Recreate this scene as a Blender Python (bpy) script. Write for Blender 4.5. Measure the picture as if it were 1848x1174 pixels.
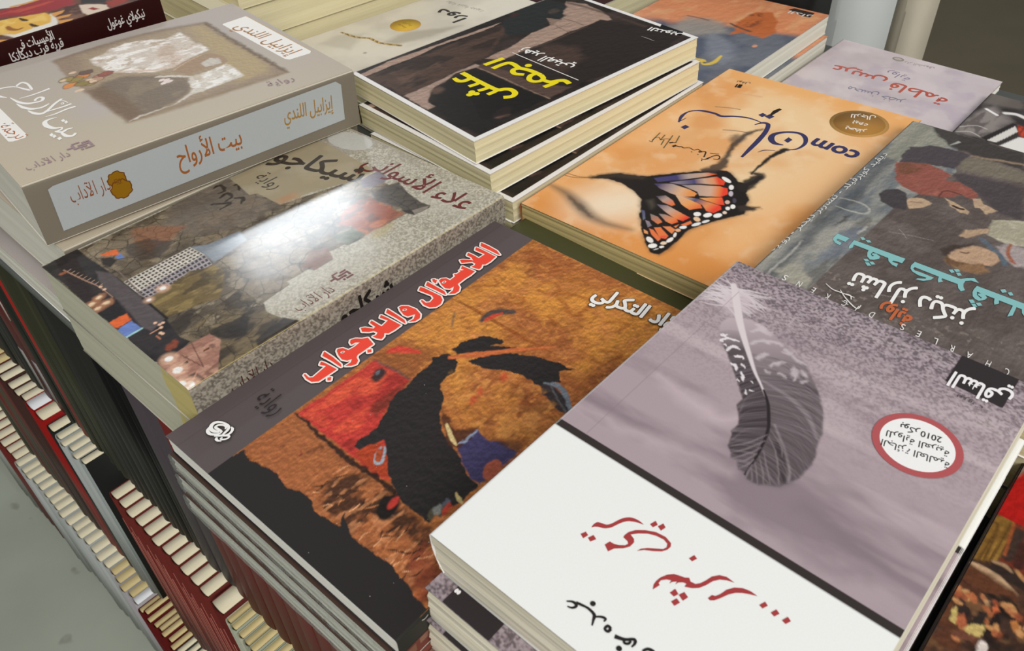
import bpy, math, random
import numpy as np
from mathutils import Matrix, Vector

for o in list(bpy.data.objects):
    bpy.data.objects.remove(o, do_unlink=True)
scene = bpy.context.scene
COLL = scene.collection
random.seed(7)

# ---------------------------------------------------------------- camera
cam_data = bpy.data.cameras.new('camera')
cam = bpy.data.objects.new('camera', cam_data)
COLL.objects.link(cam)
cam_data.sensor_width = 36.0
cam_data.lens = 1481.963 / 1848.0 * 36.0
cam_data.clip_start = 0.02
cam_data.clip_end = 60.0
YAW, PITCH, ROLL = (math.radians(a) for a in (43.5982, 41.1758, -2.56265))
fwd = Vector((math.cos(PITCH)*math.cos(YAW), math.cos(PITCH)*math.sin(YAW), -math.sin(PITCH)))
rgt = fwd.cross(Vector((0, 0, 1))).normalized()
upv = rgt.cross(fwd)
r2 = rgt*math.cos(ROLL) + upv*math.sin(ROLL)
u2 = upv*math.cos(ROLL) - rgt*math.sin(ROLL)
M = Matrix((r2, u2, -fwd)).transposed().to_4x4()
M.translation = Vector((-0.05966662, -0.18154288, 0.28347104))
cam.matrix_world = M
cam_data.dof.use_dof = True
cam_data.dof.focus_distance = 0.50
cam_data.dof.aperture_fstop = 30.0
scene.camera = cam

# ---------------------------------------------------------------- world, lamps, exposure
world = bpy.data.worlds.new('room_light')
scene.world = world
world.use_nodes = True
bg = world.node_tree.nodes['Background']
bg.inputs['Color'].default_value = (0.93, 0.97, 1.0, 1)
bg.inputs['Strength'].default_value = 0.36

def area(name, loc, target, sx, sy, power, col=(1, 1, 1)):
    l = bpy.data.lights.new(name, 'AREA')
    l.shape = 'RECTANGLE'; l.size = sx; l.size_y = sy; l.energy = power; l.color = col
    o = bpy.data.objects.new(name, l); COLL.objects.link(o)
    o.location = loc
    d = Vector(target) - Vector(loc)
    o.rotation_euler = d.to_track_quat('-Z', 'Y').to_euler()
    return o
# fluorescent ceiling fittings 2.2 m above the display table, then an added front fill
area('ceiling_or_fill_lamp', (2.06, 3.48, 2.23), (2.06, 3.48, 0.0), 0.85, 0.28, 40, (0.90, 0.95, 1.0))
area('ceiling_or_fill_lamp', (0.10, 1.55, 2.23), (0.10, 1.55, 0.0), 1.20, 0.60, 9, (1.0, 0.985, 0.96))
area('ceiling_or_fill_lamp', (1.30, -0.60, 2.23), (1.30, -0.60, 0.0), 1.20, 0.60, 8, (1.0, 0.985, 0.96))
area('ceiling_or_fill_lamp', (-1.30, -2.50, 2.23), (-0.40, -0.80, 0.0), 3.00, 1.60, 150, (1.0, 0.985, 0.955))  # added fill with no known source, brightens the sides facing the camera

scene.view_settings.view_transform = 'Standard'
scene.view_settings.look = 'None'
scene.view_settings.exposure = -0.31
scene.view_settings.gamma = 1.0
scene.view_settings.use_curve_mapping = False

# ---------------------------------------------------------------- helpers
def lin(c):
    if isinstance(c, str):
        c = [int(c[i:i+2], 16) for i in (0, 2, 4)]
    c = np.asarray(c, float)/255.0
    return np.where(c <= 0.04045, c/12.92, ((c+0.055)/1.055)**2.4)

def hash2(ix, iy, s):
    n = (ix.astype(np.int64)*374761393 + iy.astype(np.int64)*668265263 + s*974711) & 0x7fffffff
    n = ((n ^ (n >> 13))*1274126177) & 0x7fffffff
    return ((n ^ (n >> 16)) & 0xffff)/65535.0

def vnoise(x, y, s=0):
    xi = np.floor(x); yi = np.floor(y); fx = x-xi; fy = y-yi
    fx = fx*fx*(3-2*fx); fy = fy*fy*(3-2*fy)
    a = hash2(xi, yi, s); b = hash2(xi+1, yi, s); c = hash2(xi, yi+1, s); d = hash2(xi+1, yi+1, s)
    return (a*(1-fx)+b*fx)*(1-fy) + (c*(1-fx)+d*fx)*fy

def fbm(x, y, s=0, o=4):
    t = 0; a = 0.5; n = 0
    for k in range(o):
        t = t + a*vnoise(x*2**k + 17.3*k, y*2**k - 9.1*k, s+k); n += a; a *= 0.5
    return t/n

def smooth(pts, closed=True, n=5):
    p = np.asarray(pts, float); m = len(p); out = []
    rng = range(m if closed else m-1)
    for i in rng:
        if closed:
            a, b, c, d = p[(i-1) % m], p[i], p[(i+1) % m], p[(i+2) % m]
        else:
            a, b, c, d = p[max(i-1, 0)], p[i], p[i+1], p[min(i+2, m-1)]
        for t in np.linspace(0, 1, n, endpoint=False):
            out.append(0.5*((2*b)+(c-a)*t+(2*a-5*b+4*c-d)*t*t+(3*b-a-3*c+d)*t**3))
    if not closed: out.append(p[-1])
    return np.array(out)

def clip(p, box):
    for ax, lim, sg in ((0, box[0], 1), (1, box[1], 1), (0, box[2], -1), (1, box[3], -1)):
        q = []
        for i in range(len(p)):
            a, b = p[i-1], p[i]; da, db = (a[ax]-lim)*sg, (b[ax]-lim)*sg
            if (da < 0) != (db < 0): q.append(a+(b-a)*da/(da-db))
            if db >= 0: q.append(b)
        p = np.array(q)
        if len(p) < 3: return p
    return p

class Art:
    """printed picture of one cover, held as colours of a fine grid (u along the long edge, v across, mm)"""
    def __init__(self, key, res, base, spine=None):
        self.key = key; self.cx, self.cy, self.yaw, self.zt, self.L, self.W, self.tu, self.tv, self.T = PLACE[key]
        self.nu = int(round(self.L/res))+1; self.nv = int(round(self.W/res))+1
        self.U, self.V = np.meshgrid(np.linspace(0, self.L, self.nu), np.linspace(0, self.W, self.nv))
        self.C = np.empty(self.U.shape+(3,)); self.C[:] = lin(base)
        self.over = []          # crisp print: (verts, faces, colour, layer, face)
        self.layer = 1
    def _win(self, pts, m):
        p = np.asarray(pts, float)
        a = p.min(0)-m; b = p.max(0)+m
        du = self.L/(self.nu-1); dv = self.W/(self.nv-1)
        i0 = max(int(a[0]/du), 0); i1 = min(int(b[0]/du)+2, self.nu)
        j0 = max(int(a[1]/dv), 0); j1 = min(int(b[1]/dv)+2, self.nv)
        if i1 <= i0 or j1 <= j0: return None
        return (slice(j0, j1), slice(i0, i1))
    def _warp(self, U, V, warp, ws, seed):
        if not warp: return U, V
        return (U+(fbm(U/ws, V/ws, seed, 4)-0.5)*2*warp, V+(fbm(U/ws+31, V/ws+7, seed+9, 4)-0.5)*2*warp)
    def _mix(self, w, col, m, streak=None):
        col = lin(col) if not isinstance(col, np.ndarray) else col
        self.C[w] = self.C[w]*(1-m[..., None]) + col*m[..., None]
    def mask(self, pts, soft=0.5, warp=0, ws=4, seed=1, curve=False):
        p = smooth(pts) if curve else np.asarray(pts, float)
        w = self._win(p, soft*2+warp*2+1)
        if w is None: return None, None
        x, y = self._warp(self.U[w], self.V[w], warp, ws, seed)
        ins = np.zeros(x.shape, bool); d2 = np.full(x.shape, 1e9)
        q = np.roll(p, -1, 0)
        for (ax, ay), (bx, by) in zip(p, q):
            if (ay != by):
                c = ((ay > y) != (by > y)) & (x < (bx-ax)*(y-ay)/(by-ay)+ax)
                ins ^= c
            dx, dy = bx-ax, by-ay; l2 = dx*dx+dy*dy+1e-12
            t = np.clip(((x-ax)*dx+(y-ay)*dy)/l2, 0, 1)
            d2 = np.minimum(d2, (x-ax-t*dx)**2+(y-ay-t*dy)**2)
        d = np.sqrt(d2); sd = np.where(ins, d, -d)
        m = np.clip(0.5+sd/(2*max(soft, 0.05)), 0, 1)
        return w, m*m*(3-2*m)
    def poly(self, pts, col, soft=0.4, warp=0, ws=4, seed=1, a=1.0, curve=False, tex=0, ts=6):
        w, m = self.mask(pts, soft, warp, ws, seed, curve)
        if w is None: return
        if tex: m = m*np.clip(1-tex+2*tex*fbm(self.U[w]/ts, self.V[w]/ts, seed+5, 4), 0, 1)
        self._mix(w, col, m*a)
    def grad(self, pts, stops, soft=0.4, warp=0, ws=4, seed=1, a=1.0, curve=False):
        """stops: [(point, colour), ...] along a straight run"""
        w, m = self.mask(pts, soft, warp, ws, seed, curve)
        if w is None: return
        p0 = np.array(stops[0][0]); p1 = np.array(stops[-1][0]); d = p1-p0; l2 = d@d
        t = np.clip(((self.U[w]-p0[0])*d[0]+(self.V[w]-p0[1])*d[1])/l2, 0, 1)
        ts = [((np.array(s[0])-p0)@d)/l2 for s in stops]; cs = np.array([lin(s[1]) for s in stops])
        c = np.stack([np.interp(t, ts, cs[:, k]) for k in range(3)], -1)
        self.C[w] = self.C[w]*(1-(m*a)[..., None]) + c*(m*a)[..., None]
    def line(self, pts, wd, col, soft=0.4, warp=0, ws=4, seed=1, a=1.0, curve=True):
        p = smooth(pts, False, 5) if curve and len(pts) > 2 else np.asarray(pts, float)
        n = len(p)
        wd = np.atleast_1d(np.asarray(wd, float))
        ww = np.interp(np.linspace(0, 1, n), np.linspace(0, 1, len(wd)), wd) if len(wd) > 1 else np.full(n, wd[0])
        w = self._win(p, ww.max()+soft*2+warp*2)
        if w is None: return
        x, y = self._warp(self.U[w], self.V[w], warp, ws, seed)
        best = np.full(x.shape, -1e9)
        for i in range(n-1):
            ax, ay = p[i]; bx, by = p[i+1]; dx, dy = bx-ax, by-ay; l2 = dx*dx+dy*dy+1e-12
            t = np.clip(((x-ax)*dx+(y-ay)*dy)/l2, 0, 1)
            best = np.maximum(best, (ww[i]*(1-t)+ww[i+1]*t)/2-np.sqrt((x-ax-t*dx)**2+(y-ay-t*dy)**2))
        m = np.clip(0.5+best/(2*max(soft, 0.05)), 0, 1)
        self._mix(w, col, m*m*(3-2*m)*a)
    def blob(self, c, r, col, ry=None, ang=0, soft=0.4, a=1.0, warp=0, ws=4, seed=1):
        t = np.linspace(0, 2*np.pi, 20, endpoint=False); ry = ry or r
        x = np.cos(t)*r; y = np.sin(t)*ry; g = math.radians(ang)
        self.poly(np.stack([c[0]+x*math.cos(g)-y*math.sin(g), c[1]+x*math.sin(g)+y*math.cos(g)], 1), col, soft, warp, ws, seed, a)
    def mottle(self, col, scale, lo, hi, a=1.0, seed=1, pts=None, su=1.0, o=4, soft=0.5, warp=0):
        """blend a colour in where a noise lies between lo and hi"""
        if pts is None:
            w = (slice(None), slice(None)); m0 = 1.0
        else:
            w, m0 = self.mask(pts, soft, warp, 4, seed)
            if w is None: return
        n = fbm(self.U[w]/(scale*su), self.V[w]/scale, seed, o)
        self._mix(w, col, np.clip((n-lo)/(hi-lo), 0, 1)*a*m0)
    def veins(self, col, scale, width, a=1.0, seed=1, pts=None, warp=3.0, soft=0.5):
        """cracked lines between irregular cells"""
        if pts is None:
            w = (slice(None), slice(None)); m0 = 1.0
        else:
            w, m0 = self.mask(pts, soft, 0, 4, seed)
            if w is None: return
        x, y = self._warp(self.U[w], self.V[w], warp, scale, seed)
        x = x/scale; y = y/scale; xi = np.floor(x); yi = np.floor(y)
        d1 = np.full(x.shape, 9.0); d2 = np.full(x.shape, 9.0)
        for i in (-1, 0, 1):
            for j in (-1, 0, 1):
                px = xi+i+hash2(xi+i, yi+j, seed); py = yi+j+hash2(xi+i, yi+j, seed+77)
                d = np.sqrt((x-px)**2+(y-py)**2)
                nd = np.minimum(d1, d); d2 = np.minimum(d2, np.maximum(d1, d)); d1 = nd
        self._mix(w, col, np.clip(1-(d2-d1)*scale/width, 0, 1)*a*m0)
    def impasto(self, amt, scale, pts=None, su=1.0, seed=3, soft=1.0):
        """brushwork of a photographed painting: ridged light and dark flecks"""
        if pts is None: w = (slice(None), slice(None)); m0 = 1.0
        else:
            w, m0 = self.mask(pts, soft, 0, 4, seed)
            if w is None: return
        U, V = self.U[w], self.V[w]
        e = fbm(U/(scale*su), V/scale, seed, 4)-fbm((U+0.7)/(scale*su), (V+0.5)/scale, seed, 4)
        g = fbm(U/(scale*4), V/(scale*4), seed+3, 3)-0.5
        self.C[w] = np.clip(self.C[w]*(1+amt*np.clip(e*9+g*0.8, -0.9, 1.2)*m0)[..., None], 0, 0.95)
    # --- crisp print
    def ink(self, pts, col, face='top', curve=False, grow=0):
        p = smooth(pts, True, 4) if curve else np.asarray(pts, float)
        if grow:                                     # an outline of even width: the same shape printed all round
            for k in range(12):
                self.ink(p+np.array([math.cos(k*math.pi/6), math.sin(k*math.pi/6)])*grow, col, face); self.layer -= 1
                self.over[-1] = self.over[-1]+(np.full(len(self.over[-1][0]), 0.05*k),)
            self.layer += 1; return
        p = clip(p, (0, 0, self.L, self.W if face == 'top' else self.T))
        if len(p) < 3: return
        import mathutils
        tri = mathutils.geometry.tessellate_polygon([[Vector((x, y, 0)) for x, y in p]])
        self.over.append((p, [tuple(t) for t in tri], lin(col), self.layer, face)); self.layer += 1
    def pen(self, pts, wd, col, face='top', curve=True, caps=True):
        p = smooth(pts, False, 6) if curve and len(pts) > 2 else np.asarray(pts, float)
        n = len(p); wd = np.atleast_1d(np.asarray(wd, float))
        ww = np.interp(np.linspace(0, 1, n), np.linspace(0, 1, len(wd)), wd) if len(wd) > 1 else np.full(n, wd[0])
        t = np.gradient(p, axis=0); t /= np.linalg.norm(t, axis=1)[:, None]+1e-9
        nn = np.stack([-t[:, 1], t[:, 0]], 1)
        v = np.concatenate([p+nn*ww[:, None]/2, p-nn*ww[:, None]/2])
        f = [(i, i+1, n+i+1, n+i) for i in range(n-1)]
        self.over.append((v, f, lin(col), self.layer, face)); self.layer += 1
    def dot(self, c, r, col, face='top', n=16, ry=None, ang=0):
        t = np.linspace(0, 2*np.pi, n, endpoint=False)+ang
        self.ink(np.stack([c[0]+np.cos(t)*r, c[1]+np.sin(t)*(ry or r)], 1), col, face)
    def text(self, s, A, B, em, col, bold=0.0, face='top', grow=None):
        """lettering whose foot runs from A to B; em = letter height in mm"""
        v, f, w = lettering(s)
        A = np.array(A, float); B = np.array(B, float); d = B-A; ln = np.linalg.norm(d); d /= ln
        up = np.array([-d[1], d[0]])
        q = A + np.outer((v[:, 0])*ln/w, d) + np.outer(v[:, 1]*em, up)
        Q = [q]; Z = [v[:, 2]]; F = list(f); n = len(q); r = bold*em*0.85
        if r > 0.02:
            for k in range(10):
                a = k*math.pi/5
                Q.append(q+np.array([math.cos(a), math.sin(a)])*r); Z.append(v[:, 2]+0.09*(k+1)); F += [tuple(i+n*(k+1) for i in g) for g in f]
        self.over.append((np.concatenate(Q), F, lin(col), self.layer, face, np.concatenate(Z))); self.layer += 2

# --- Arabic lettering: joined forms from the code chart, set right to left
FORMS = {'ا': (0xFE8D, 2), 'أ': (0xFE83, 2), 'إ': (0xFE87, 2), 'آ': (0xFE81, 2), 'ء': (0xFE80, 1), 'ؤ': (0xFE85, 2), 'ئ': (0xFE89, 4), 'ب': (0xFE8F, 4),
 'ة': (0xFE93, 2), 'ت': (0xFE95, 4), 'ث': (0xFE99, 4), 'ج': (0xFE9D, 4), 'ح': (0xFEA1, 4), 'خ': (0xFEA5, 4), 'د': (0xFEA9, 2), 'ذ': (0xFEAB, 2), 'ر': (0xFEAD, 2),
 'ز': (0xFEAF, 2), 'س': (0xFEB1, 4), 'ش': (0xFEB5, 4), 'ص': (0xFEB9, 4), 'ض': (0xFEBD, 4), 'ط': (0xFEC1, 4), 'ظ': (0xFEC5, 4), 'ع': (0xFEC9, 4), 'غ': (0xFECD, 4),
 'ف': (0xFED1, 4), 'ق': (0xFED5, 4), 'ك': (0xFED9, 4), 'ل': (0xFEDD, 4), 'م': (0xFEE1, 4), 'ن': (0xFEE5, 4), 'ه': (0xFEE9, 4), 'و': (0xFEED, 2), 'ى': (0xFEEF, 2),
 'ي': (0xFEF1, 4), 'ڤ': (0xFB6A, 4), 'پ': (0xFB56, 4)}
LAMALEF = {'ا': 0xFEFB, 'أ': 0xFEF7, 'إ': 0xFEF9, 'آ': 0xFEF5}
def shaped(s):
    if not any(c in FORMS for c in s): return s
    out = []; i = 0; prev = False
    while i < len(s):
        c = s[i]
        if c == 'ل' and i+1 < len(s) and s[i+1] in LAMALEF:
            out.append(chr(LAMALEF[s[i+1]]+(1 if prev else 0))); prev = False; i += 2; continue
        if c in FORMS:
            b, n = FORMS[c]; nx = i+1 < len(s) and s[i+1] in FORMS and s[i+1] != 'ء' and n == 4
            k = (3 if nx else 1) if prev else (2 if nx else 0)
            if n == 1: k = 0
            if n == 2: k = 1 if prev else 0
            out.append(chr(b+k)); prev = nx
        else:
            out.append(c); prev = False
        i += 1
    return ''.join(reversed(out))

_fc = bpy.data.curves.new('lettering', 'FONT'); _fc.resolution_u = 3
_fo = bpy.data.objects.new('lettering', _fc); COLL.objects.link(_fo)
_glyph = {}
def _mesh(body, bold):
    _fc.body = body; _fc.offset = bold
    bpy.context.view_layer.update()
    e = _fo.evaluated_get(bpy.context.evaluated_depsgraph_get())
    m = e.to_mesh()
    v = np.array([q.co[:2] for q in m.vertices]).reshape(-1, 2)
    f = [tuple(p.vertices) for p in m.polygons]
    e.to_mesh_clear()
    return v, f
def glyph(c, bold):
    if (c, bold) not in _glyph:
        bar = _glyph.setdefault(('bar', 0), _mesh('|', 0)[0][:, 0].max())
        adv = _mesh(c+'|', 0)[0][:, 0].max()-bar
        v, f = _mesh(c, bold) if c != ' ' else (np.zeros((0, 2)), [])
        _glyph[(c, bold)] = (v, f, adv)
    return _glyph[(c, bold)]
def lettering(s, bold=0.0):
    x = 0; V = []; F = []; n = 0
    for i, c in enumerate(shaped(s)):
        v, f, a = glyph(c, bold)
        if len(v):
            V.append(np.column_stack([v[:, 0]+x, v[:, 1], np.full(len(v), (i % 2)*0.5)]))
            F += [tuple(k+n for k in q) for q in f]; n += len(v)
        x += a
    V = np.concatenate(V)
    return V, F, x

PLACE={
  'C':(118.8, 26.4, 1.2, 14.4, 213.4, 147.1, 0.1, 0.9, 11.5),
  'B':(130.3, 171.9, 0.1, 28.0, 206.0, 145.9, -0.7, -0.9, 30),
  'A':(146.3, 321.4, -5.1, 69.0, 204.6, 156.2, -1.4, 1.8, 37.5),
  'G':(354.8, 187.4, -7.4, 48.0, 203.3, 136.2, 1.2, -0.3, 15.4),
  'F':(364.8, 28.5, -1.0, 17.8, 231.5, 144.1, 1.0, -1.8, 13.3),
  'D':(138.2, -112.8, 0.0, 48.1, 201.4, 134.0, -0.4, -0.3, 20.0),
  'J':(349.6, -117.9, -0.2, 30.3, 216.6, 145.0, 0.3, -0.3, 20.8),
  'I':(580.7, 23.9, -0.2, -24.4, 205.0, 139.6, -0.2, 0.7, 9.0),
  'H':(560.0, 172.5, 0.6, 2.0, 204.0, 143.0, -0.1, -0.3, 17.0),
  'L':(140.0, -258.6, 0.0, 5.0, 215.0, 145.0, 0, 0, 18.8),
  'K':(553.0, -112.0, 0.0, -20.0, 180.0, 128.0, 0, 0, 13.0),
  'M':(110.0, 481.0, -2.0, 84.5, 205.0, 140.0, 0, 0, 29.2),
  'R':(412.0, 340.0, -6.0, 11.0, 205.0, 140.0, 0, 0, 21.8),
}

# ---------------------------------------------------------------- materials
def new_mat(name):
    m = bpy.data.materials.new(name); m.use_nodes = True
    return m, m.node_tree, m.node_tree.nodes['Principled BSDF']
def node(nt, t, **kw):
    n = nt.nodes.new(t)
    for k, v in kw.items(): setattr(n, k, v)
    return n
def print_mat(name, rough, spec=0.4, bump=0.0, bscale=30, coat=0.0, crough=0.1):
    m, nt, b = new_mat(name)
    a = node(nt, 'ShaderNodeAttribute', attribute_name='Col')
    tc = node(nt, 'ShaderNodeTexCoord')
    nz = node(nt, 'ShaderNodeTexNoise'); nz.inputs['Scale'].default_value = 2500; nz.inputs['Detail'].default_value = 1
    nt.links.new(tc.outputs['Object'], nz.inputs['Vector'])
    mr = node(nt, 'ShaderNodeMapRange'); mr.inputs['To Min'].default_value = 0.95; mr.inputs['To Max'].default_value = 1.05
    nt.links.new(nz.outputs['Fac'], mr.inputs['Value'])
    mx = node(nt, 'ShaderNodeVectorMath', operation='SCALE')
    nt.links.new(a.outputs['Color'], mx.inputs[0]); nt.links.new(mr.outputs['Result'], mx.inputs['Scale'])
    nt.links.new(mx.outputs['Vector'], b.inputs['Base Color'])
    b.inputs['Roughness'].default_value = rough
    b.inputs['Specular IOR Level'].default_value = spec
    b.inputs['Coat Weight'].default_value = coat; b.inputs['Coat Roughness'].default_value = crough
    if bump:
        n2 = node(nt, 'ShaderNodeTexNoise'); n2.inputs['Scale'].default_value = bscale; n2.inputs['Detail'].default_value = 3
        nt.links.new(tc.outputs['Object'], n2.inputs['Vector'])
        bp = node(nt, 'ShaderNodeBump'); bp.inputs['Strength'].default_value = bump; bp.inputs['Distance'].default_value = 0.001
        nt.links.new(n2.outputs['Fac'], bp.inputs['Height'])
        nt.links.new(bp.outputs['Normal'], b.inputs['Normal'])
        if coat: nt.links.new(bp.outputs['Normal'], b.inputs['Coat Normal'])
    return m
PR_SATIN = print_mat('satin_print', 0.45, 0.12)
PR_MATT = print_mat('matt_print', 0.55, 0.12)
PR_GLOSS = print_mat('laminated_print', 0.30, 0.4, 0.2, 60)
PR_SHINE = print_mat('shiny_laminate', 0.16, 0.34, 0.10, 45)

def page_mat(name, col, col2, lines=1.0, axis=2, freq=1700, stain=None):
    """cut paper edges: fine bands of many sheets"""
    m, nt, b = new_mat(name)
    tc = node(nt, 'ShaderNodeTexCoord')
    mp = node(nt, 'ShaderNodeMapping')
    sc = [14, 14, 14]; sc[axis] = freq
    mp.inputs['Scale'].default_value = sc
    nt.links.new(tc.outputs['Object'], mp.inputs['Vector'])
    nz = node(nt, 'ShaderNodeTexNoise'); nz.inputs['Scale'].default_value = 1.0; nz.inputs['Detail'].default_value = 3
    nz.inputs['Roughness'].default_value = 0.65
    nt.links.new(mp.outputs['Vector'], nz.inputs['Vector'])
    cr = node(nt, 'ShaderNodeMapRange')
    cr.inputs['From Min'].default_value = 0.3; cr.inputs['From Max'].default_value = 0.62
    nt.links.new(nz.outputs['Fac'], cr.inputs['Value'])
    n2 = node(nt, 'ShaderNodeTexNoise'); n2.inputs['Scale'].default_value = 22
    nt.links.new(tc.outputs['Object'], n2.inputs['Vector'])
    ml = node(nt, 'ShaderNodeMath', operation='MULTIPLY'); ml.inputs[1].default_value = lines
    nt.links.new(cr.outputs['Result'], ml.inputs[0])
    mix = node(nt, 'ShaderNodeMix', data_type='RGBA')
    nt.links.new(ml.outputs[0], mix.inputs['Factor'])
    mix.inputs['A'].default_value = (*lin(col), 1); mix.inputs['B'].default_value = (*lin(col2), 1)
    nt.links.new(mix.outputs['Result'], b.inputs['Base Color'])
    if stain:                                        # yellowed patches towards the spine end of the cut edge
        sp = node(nt, 'ShaderNodeSeparateXYZ'); nt.links.new(tc.outputs['Object'], sp.inputs[0])
        g = node(nt, 'ShaderNodeMapRange'); g.inputs['From Min'].default_value = -0.040; g.inputs['From Max'].default_value = -0.066
        nt.links.new(sp.outputs['Y'], g.inputs['Value'])
        ad = node(nt, 'ShaderNodeMath', operation='ADD'); nt.links.new(g.outputs['Result'], ad.inputs[0])
        n3 = node(nt, 'ShaderNodeTexNoise'); n3.inputs['Scale'].default_value = 70; n3.inputs['Detail'].default_value = 2; nt.links.new(tc.outputs['Object'], n3.inputs['Vector'])
        n4 = node(nt, 'ShaderNodeMapRange'); n4.inputs['From Min'].default_value = 0.35; n4.inputs['From Max'].default_value = 0.65; nt.links.new(n3.outputs['Fac'], n4.inputs['Value'])
        nt.links.new(n4.outputs['Result'], ad.inputs[1])
        th = node(nt, 'ShaderNodeMapRange'); th.inputs['From Min'].default_value = 1.02; th.inputs['From Max'].default_value = 1.14; nt.links.new(ad.outputs[0], th.inputs['Value'])
        sm = node(nt, 'ShaderNodeMix', data_type='RGBA'); nt.links.new(th.outputs['Result'], sm.inputs['Factor'])
        nt.links.new(mix.outputs['Result'], sm.inputs['A']); sm.inputs['B'].default_value = (*lin(stain), 1)
        nt.links.new(sm.outputs['Result'], b.inputs['Base Color'])
    b.inputs['Roughness'].default_value = 0.75; b.inputs['Specular IOR Level'].default_value = 0.2
    bp = node(nt, 'ShaderNodeBump'); bp.inputs['Strength'].default_value = 0.25*lines; bp.inputs['Distance'].default_value = 0.0004
    nt.links.new(nz.outputs['Fac'], bp.inputs['Height']); nt.links.new(bp.outputs['Normal'], b.inputs['Normal'])
    return m
PG_CREAM = page_mat('cream_pages', 'e4dab4', 'd0c498', 0.6)
PG_WHITE = page_mat('white_pages', 'f2efe6', 'e2ddd0', 0.6)
PG_WHITE2 = page_mat('greyish_pages', 'dfdccd', 'cdc9b7', 0.6)
PG_IVORY = page_mat('ivory_pages', 'efe8d6', 'd3c9ae', 0.9, freq=700)
PG_YELLOW = page_mat('yellowed_pages', 'c4c1aa', 'b3b099', 0.35, stain='c8b877')
PG_FLAT = page_mat('ochre_pages', 'c9b47d', 'b9a672', 0.4)

def plain_mat(name, col, rough=0.6, spec=0.3, var=0.12, scale=40, metal=0.0):
    m, nt, b = new_mat(name)
    tc = node(nt, 'ShaderNodeTexCoord')
    nz = node(nt, 'ShaderNodeTexNoise'); nz.inputs['Scale'].default_value = scale; nz.inputs['Detail'].default_value = 4
    nt.links.new(tc.outputs['Object'], nz.inputs['Vector'])
    mix = node(nt, 'ShaderNodeMix', data_type='RGBA')
    nt.links.new(nz.outputs['Fac'], mix.inputs['Factor'])
    c = lin(col)
    mix.inputs['A'].default_value = (*(c*(1-var)), 1); mix.inputs['B'].default_value = (*np.minimum(c*(1+var), 1), 1)
    nt.links.new(mix.outputs['Result'], b.inputs['Base Color'])
    b.inputs['Roughness'].default_value = rough; b.inputs['Specular IOR Level'].default_value = spec; b.inputs['Metallic'].default_value = metal
    return m
def film_mat():
    m, nt, b = new_mat('clear_film')
    nt.nodes.remove(b)
    out = nt.nodes['Material Output']
    tr = node(nt, 'ShaderNodeBsdfTransparent'); tr.inputs['Color'].default_value = (0.93, 0.94, 0.94, 1)
    gl = node(nt, 'ShaderNodeBsdfGlossy'); gl.inputs['Roughness'].default_value = 0.16
    df = node(nt, 'ShaderNodeBsdfDiffuse'); df.inputs['Color'].default_value = (0.75, 0.77, 0.77, 1)
    tc = node(nt, 'ShaderNodeTexCoord')
    nz = node(nt, 'ShaderNodeTexNoise'); nz.inputs['Scale'].default_value = 75; nz.inputs['Detail'].default_value = 3; nz.inputs['Distortion'].default_value = 2.5
    nt.links.new(tc.outputs['Object'], nz.inputs['Vector'])
    bp = node(nt, 'ShaderNodeBump'); bp.inputs['Strength'].default_value = 0.9; bp.inputs['Distance'].default_value = 0.002
    nt.links.new(nz.outputs['Fac'], bp.inputs['Height'])
    nt.links.new(bp.outputs['Normal'], gl.inputs['Normal'])
    lw = node(nt, 'ShaderNodeLayerWeight'); lw.inputs['Blend'].default_value = 0.35
    nt.links.new(bp.outputs['Normal'], lw.inputs['Normal'])
    mp = node(nt, 'ShaderNodeMapRange'); mp.inputs['To Min'].default_value = 0.03; mp.inputs['To Max'].default_value = 0.45
    nt.links.new(lw.outputs['Fresnel'], mp.inputs['Value'])
    m1 = node(nt, 'ShaderNodeMixShader'); m1.inputs['Fac'].default_value = 0.10
    nt.links.new(tr.outputs[0], m1.inputs[1]); nt.links.new(df.outputs[0], m1.inputs[2])
    m2 = node(nt, 'ShaderNodeMixShader'); nt.links.new(mp.outputs['Result'], m2.inputs['Fac'])
    nt.links.new(m1.outputs[0], m2.inputs[1]); nt.links.new(gl.outputs[0], m2.inputs[2])
    nt.links.new(m2.outputs[0], out.inputs['Surface'])
    return m
FILM = film_mat()

# ---------------------------------------------------------------- mesh helpers
def link(o, parent=None):
    COLL.objects.link(o)
    if parent: o.parent = parent
    return o
def raw_mesh(name, V, loops, starts, totals, col=None, mats=(), mat_idx=None, smoothf=None):
    me = bpy.data.meshes.new(name)
    me.vertices.add(len(V)); me.vertices.foreach_set('co', np.asarray(V, np.float32).ravel())
    me.loops.add(len(loops)); me.loops.foreach_set('vertex_index', np.asarray(loops, np.int32))
    me.polygons.add(len(starts)); me.polygons.foreach_set('loop_start', np.asarray(starts, np.int32))
    me.polygons.foreach_set('loop_total', np.asarray(totals, np.int32))
    for m in mats: me.materials.append(m)
    me.update(calc_edges=True)
    if col is not None:
        a = me.color_attributes.new('Col', 'FLOAT_COLOR', 'POINT')
        c = np.ones((len(V), 4), np.float32); c[:, :3] = col
        a.data.foreach_set('color', c.ravel())
    if smoothf is not None: me.polygons.foreach_set('use_smooth', smoothf)
    me.validate()
    return me
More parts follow.
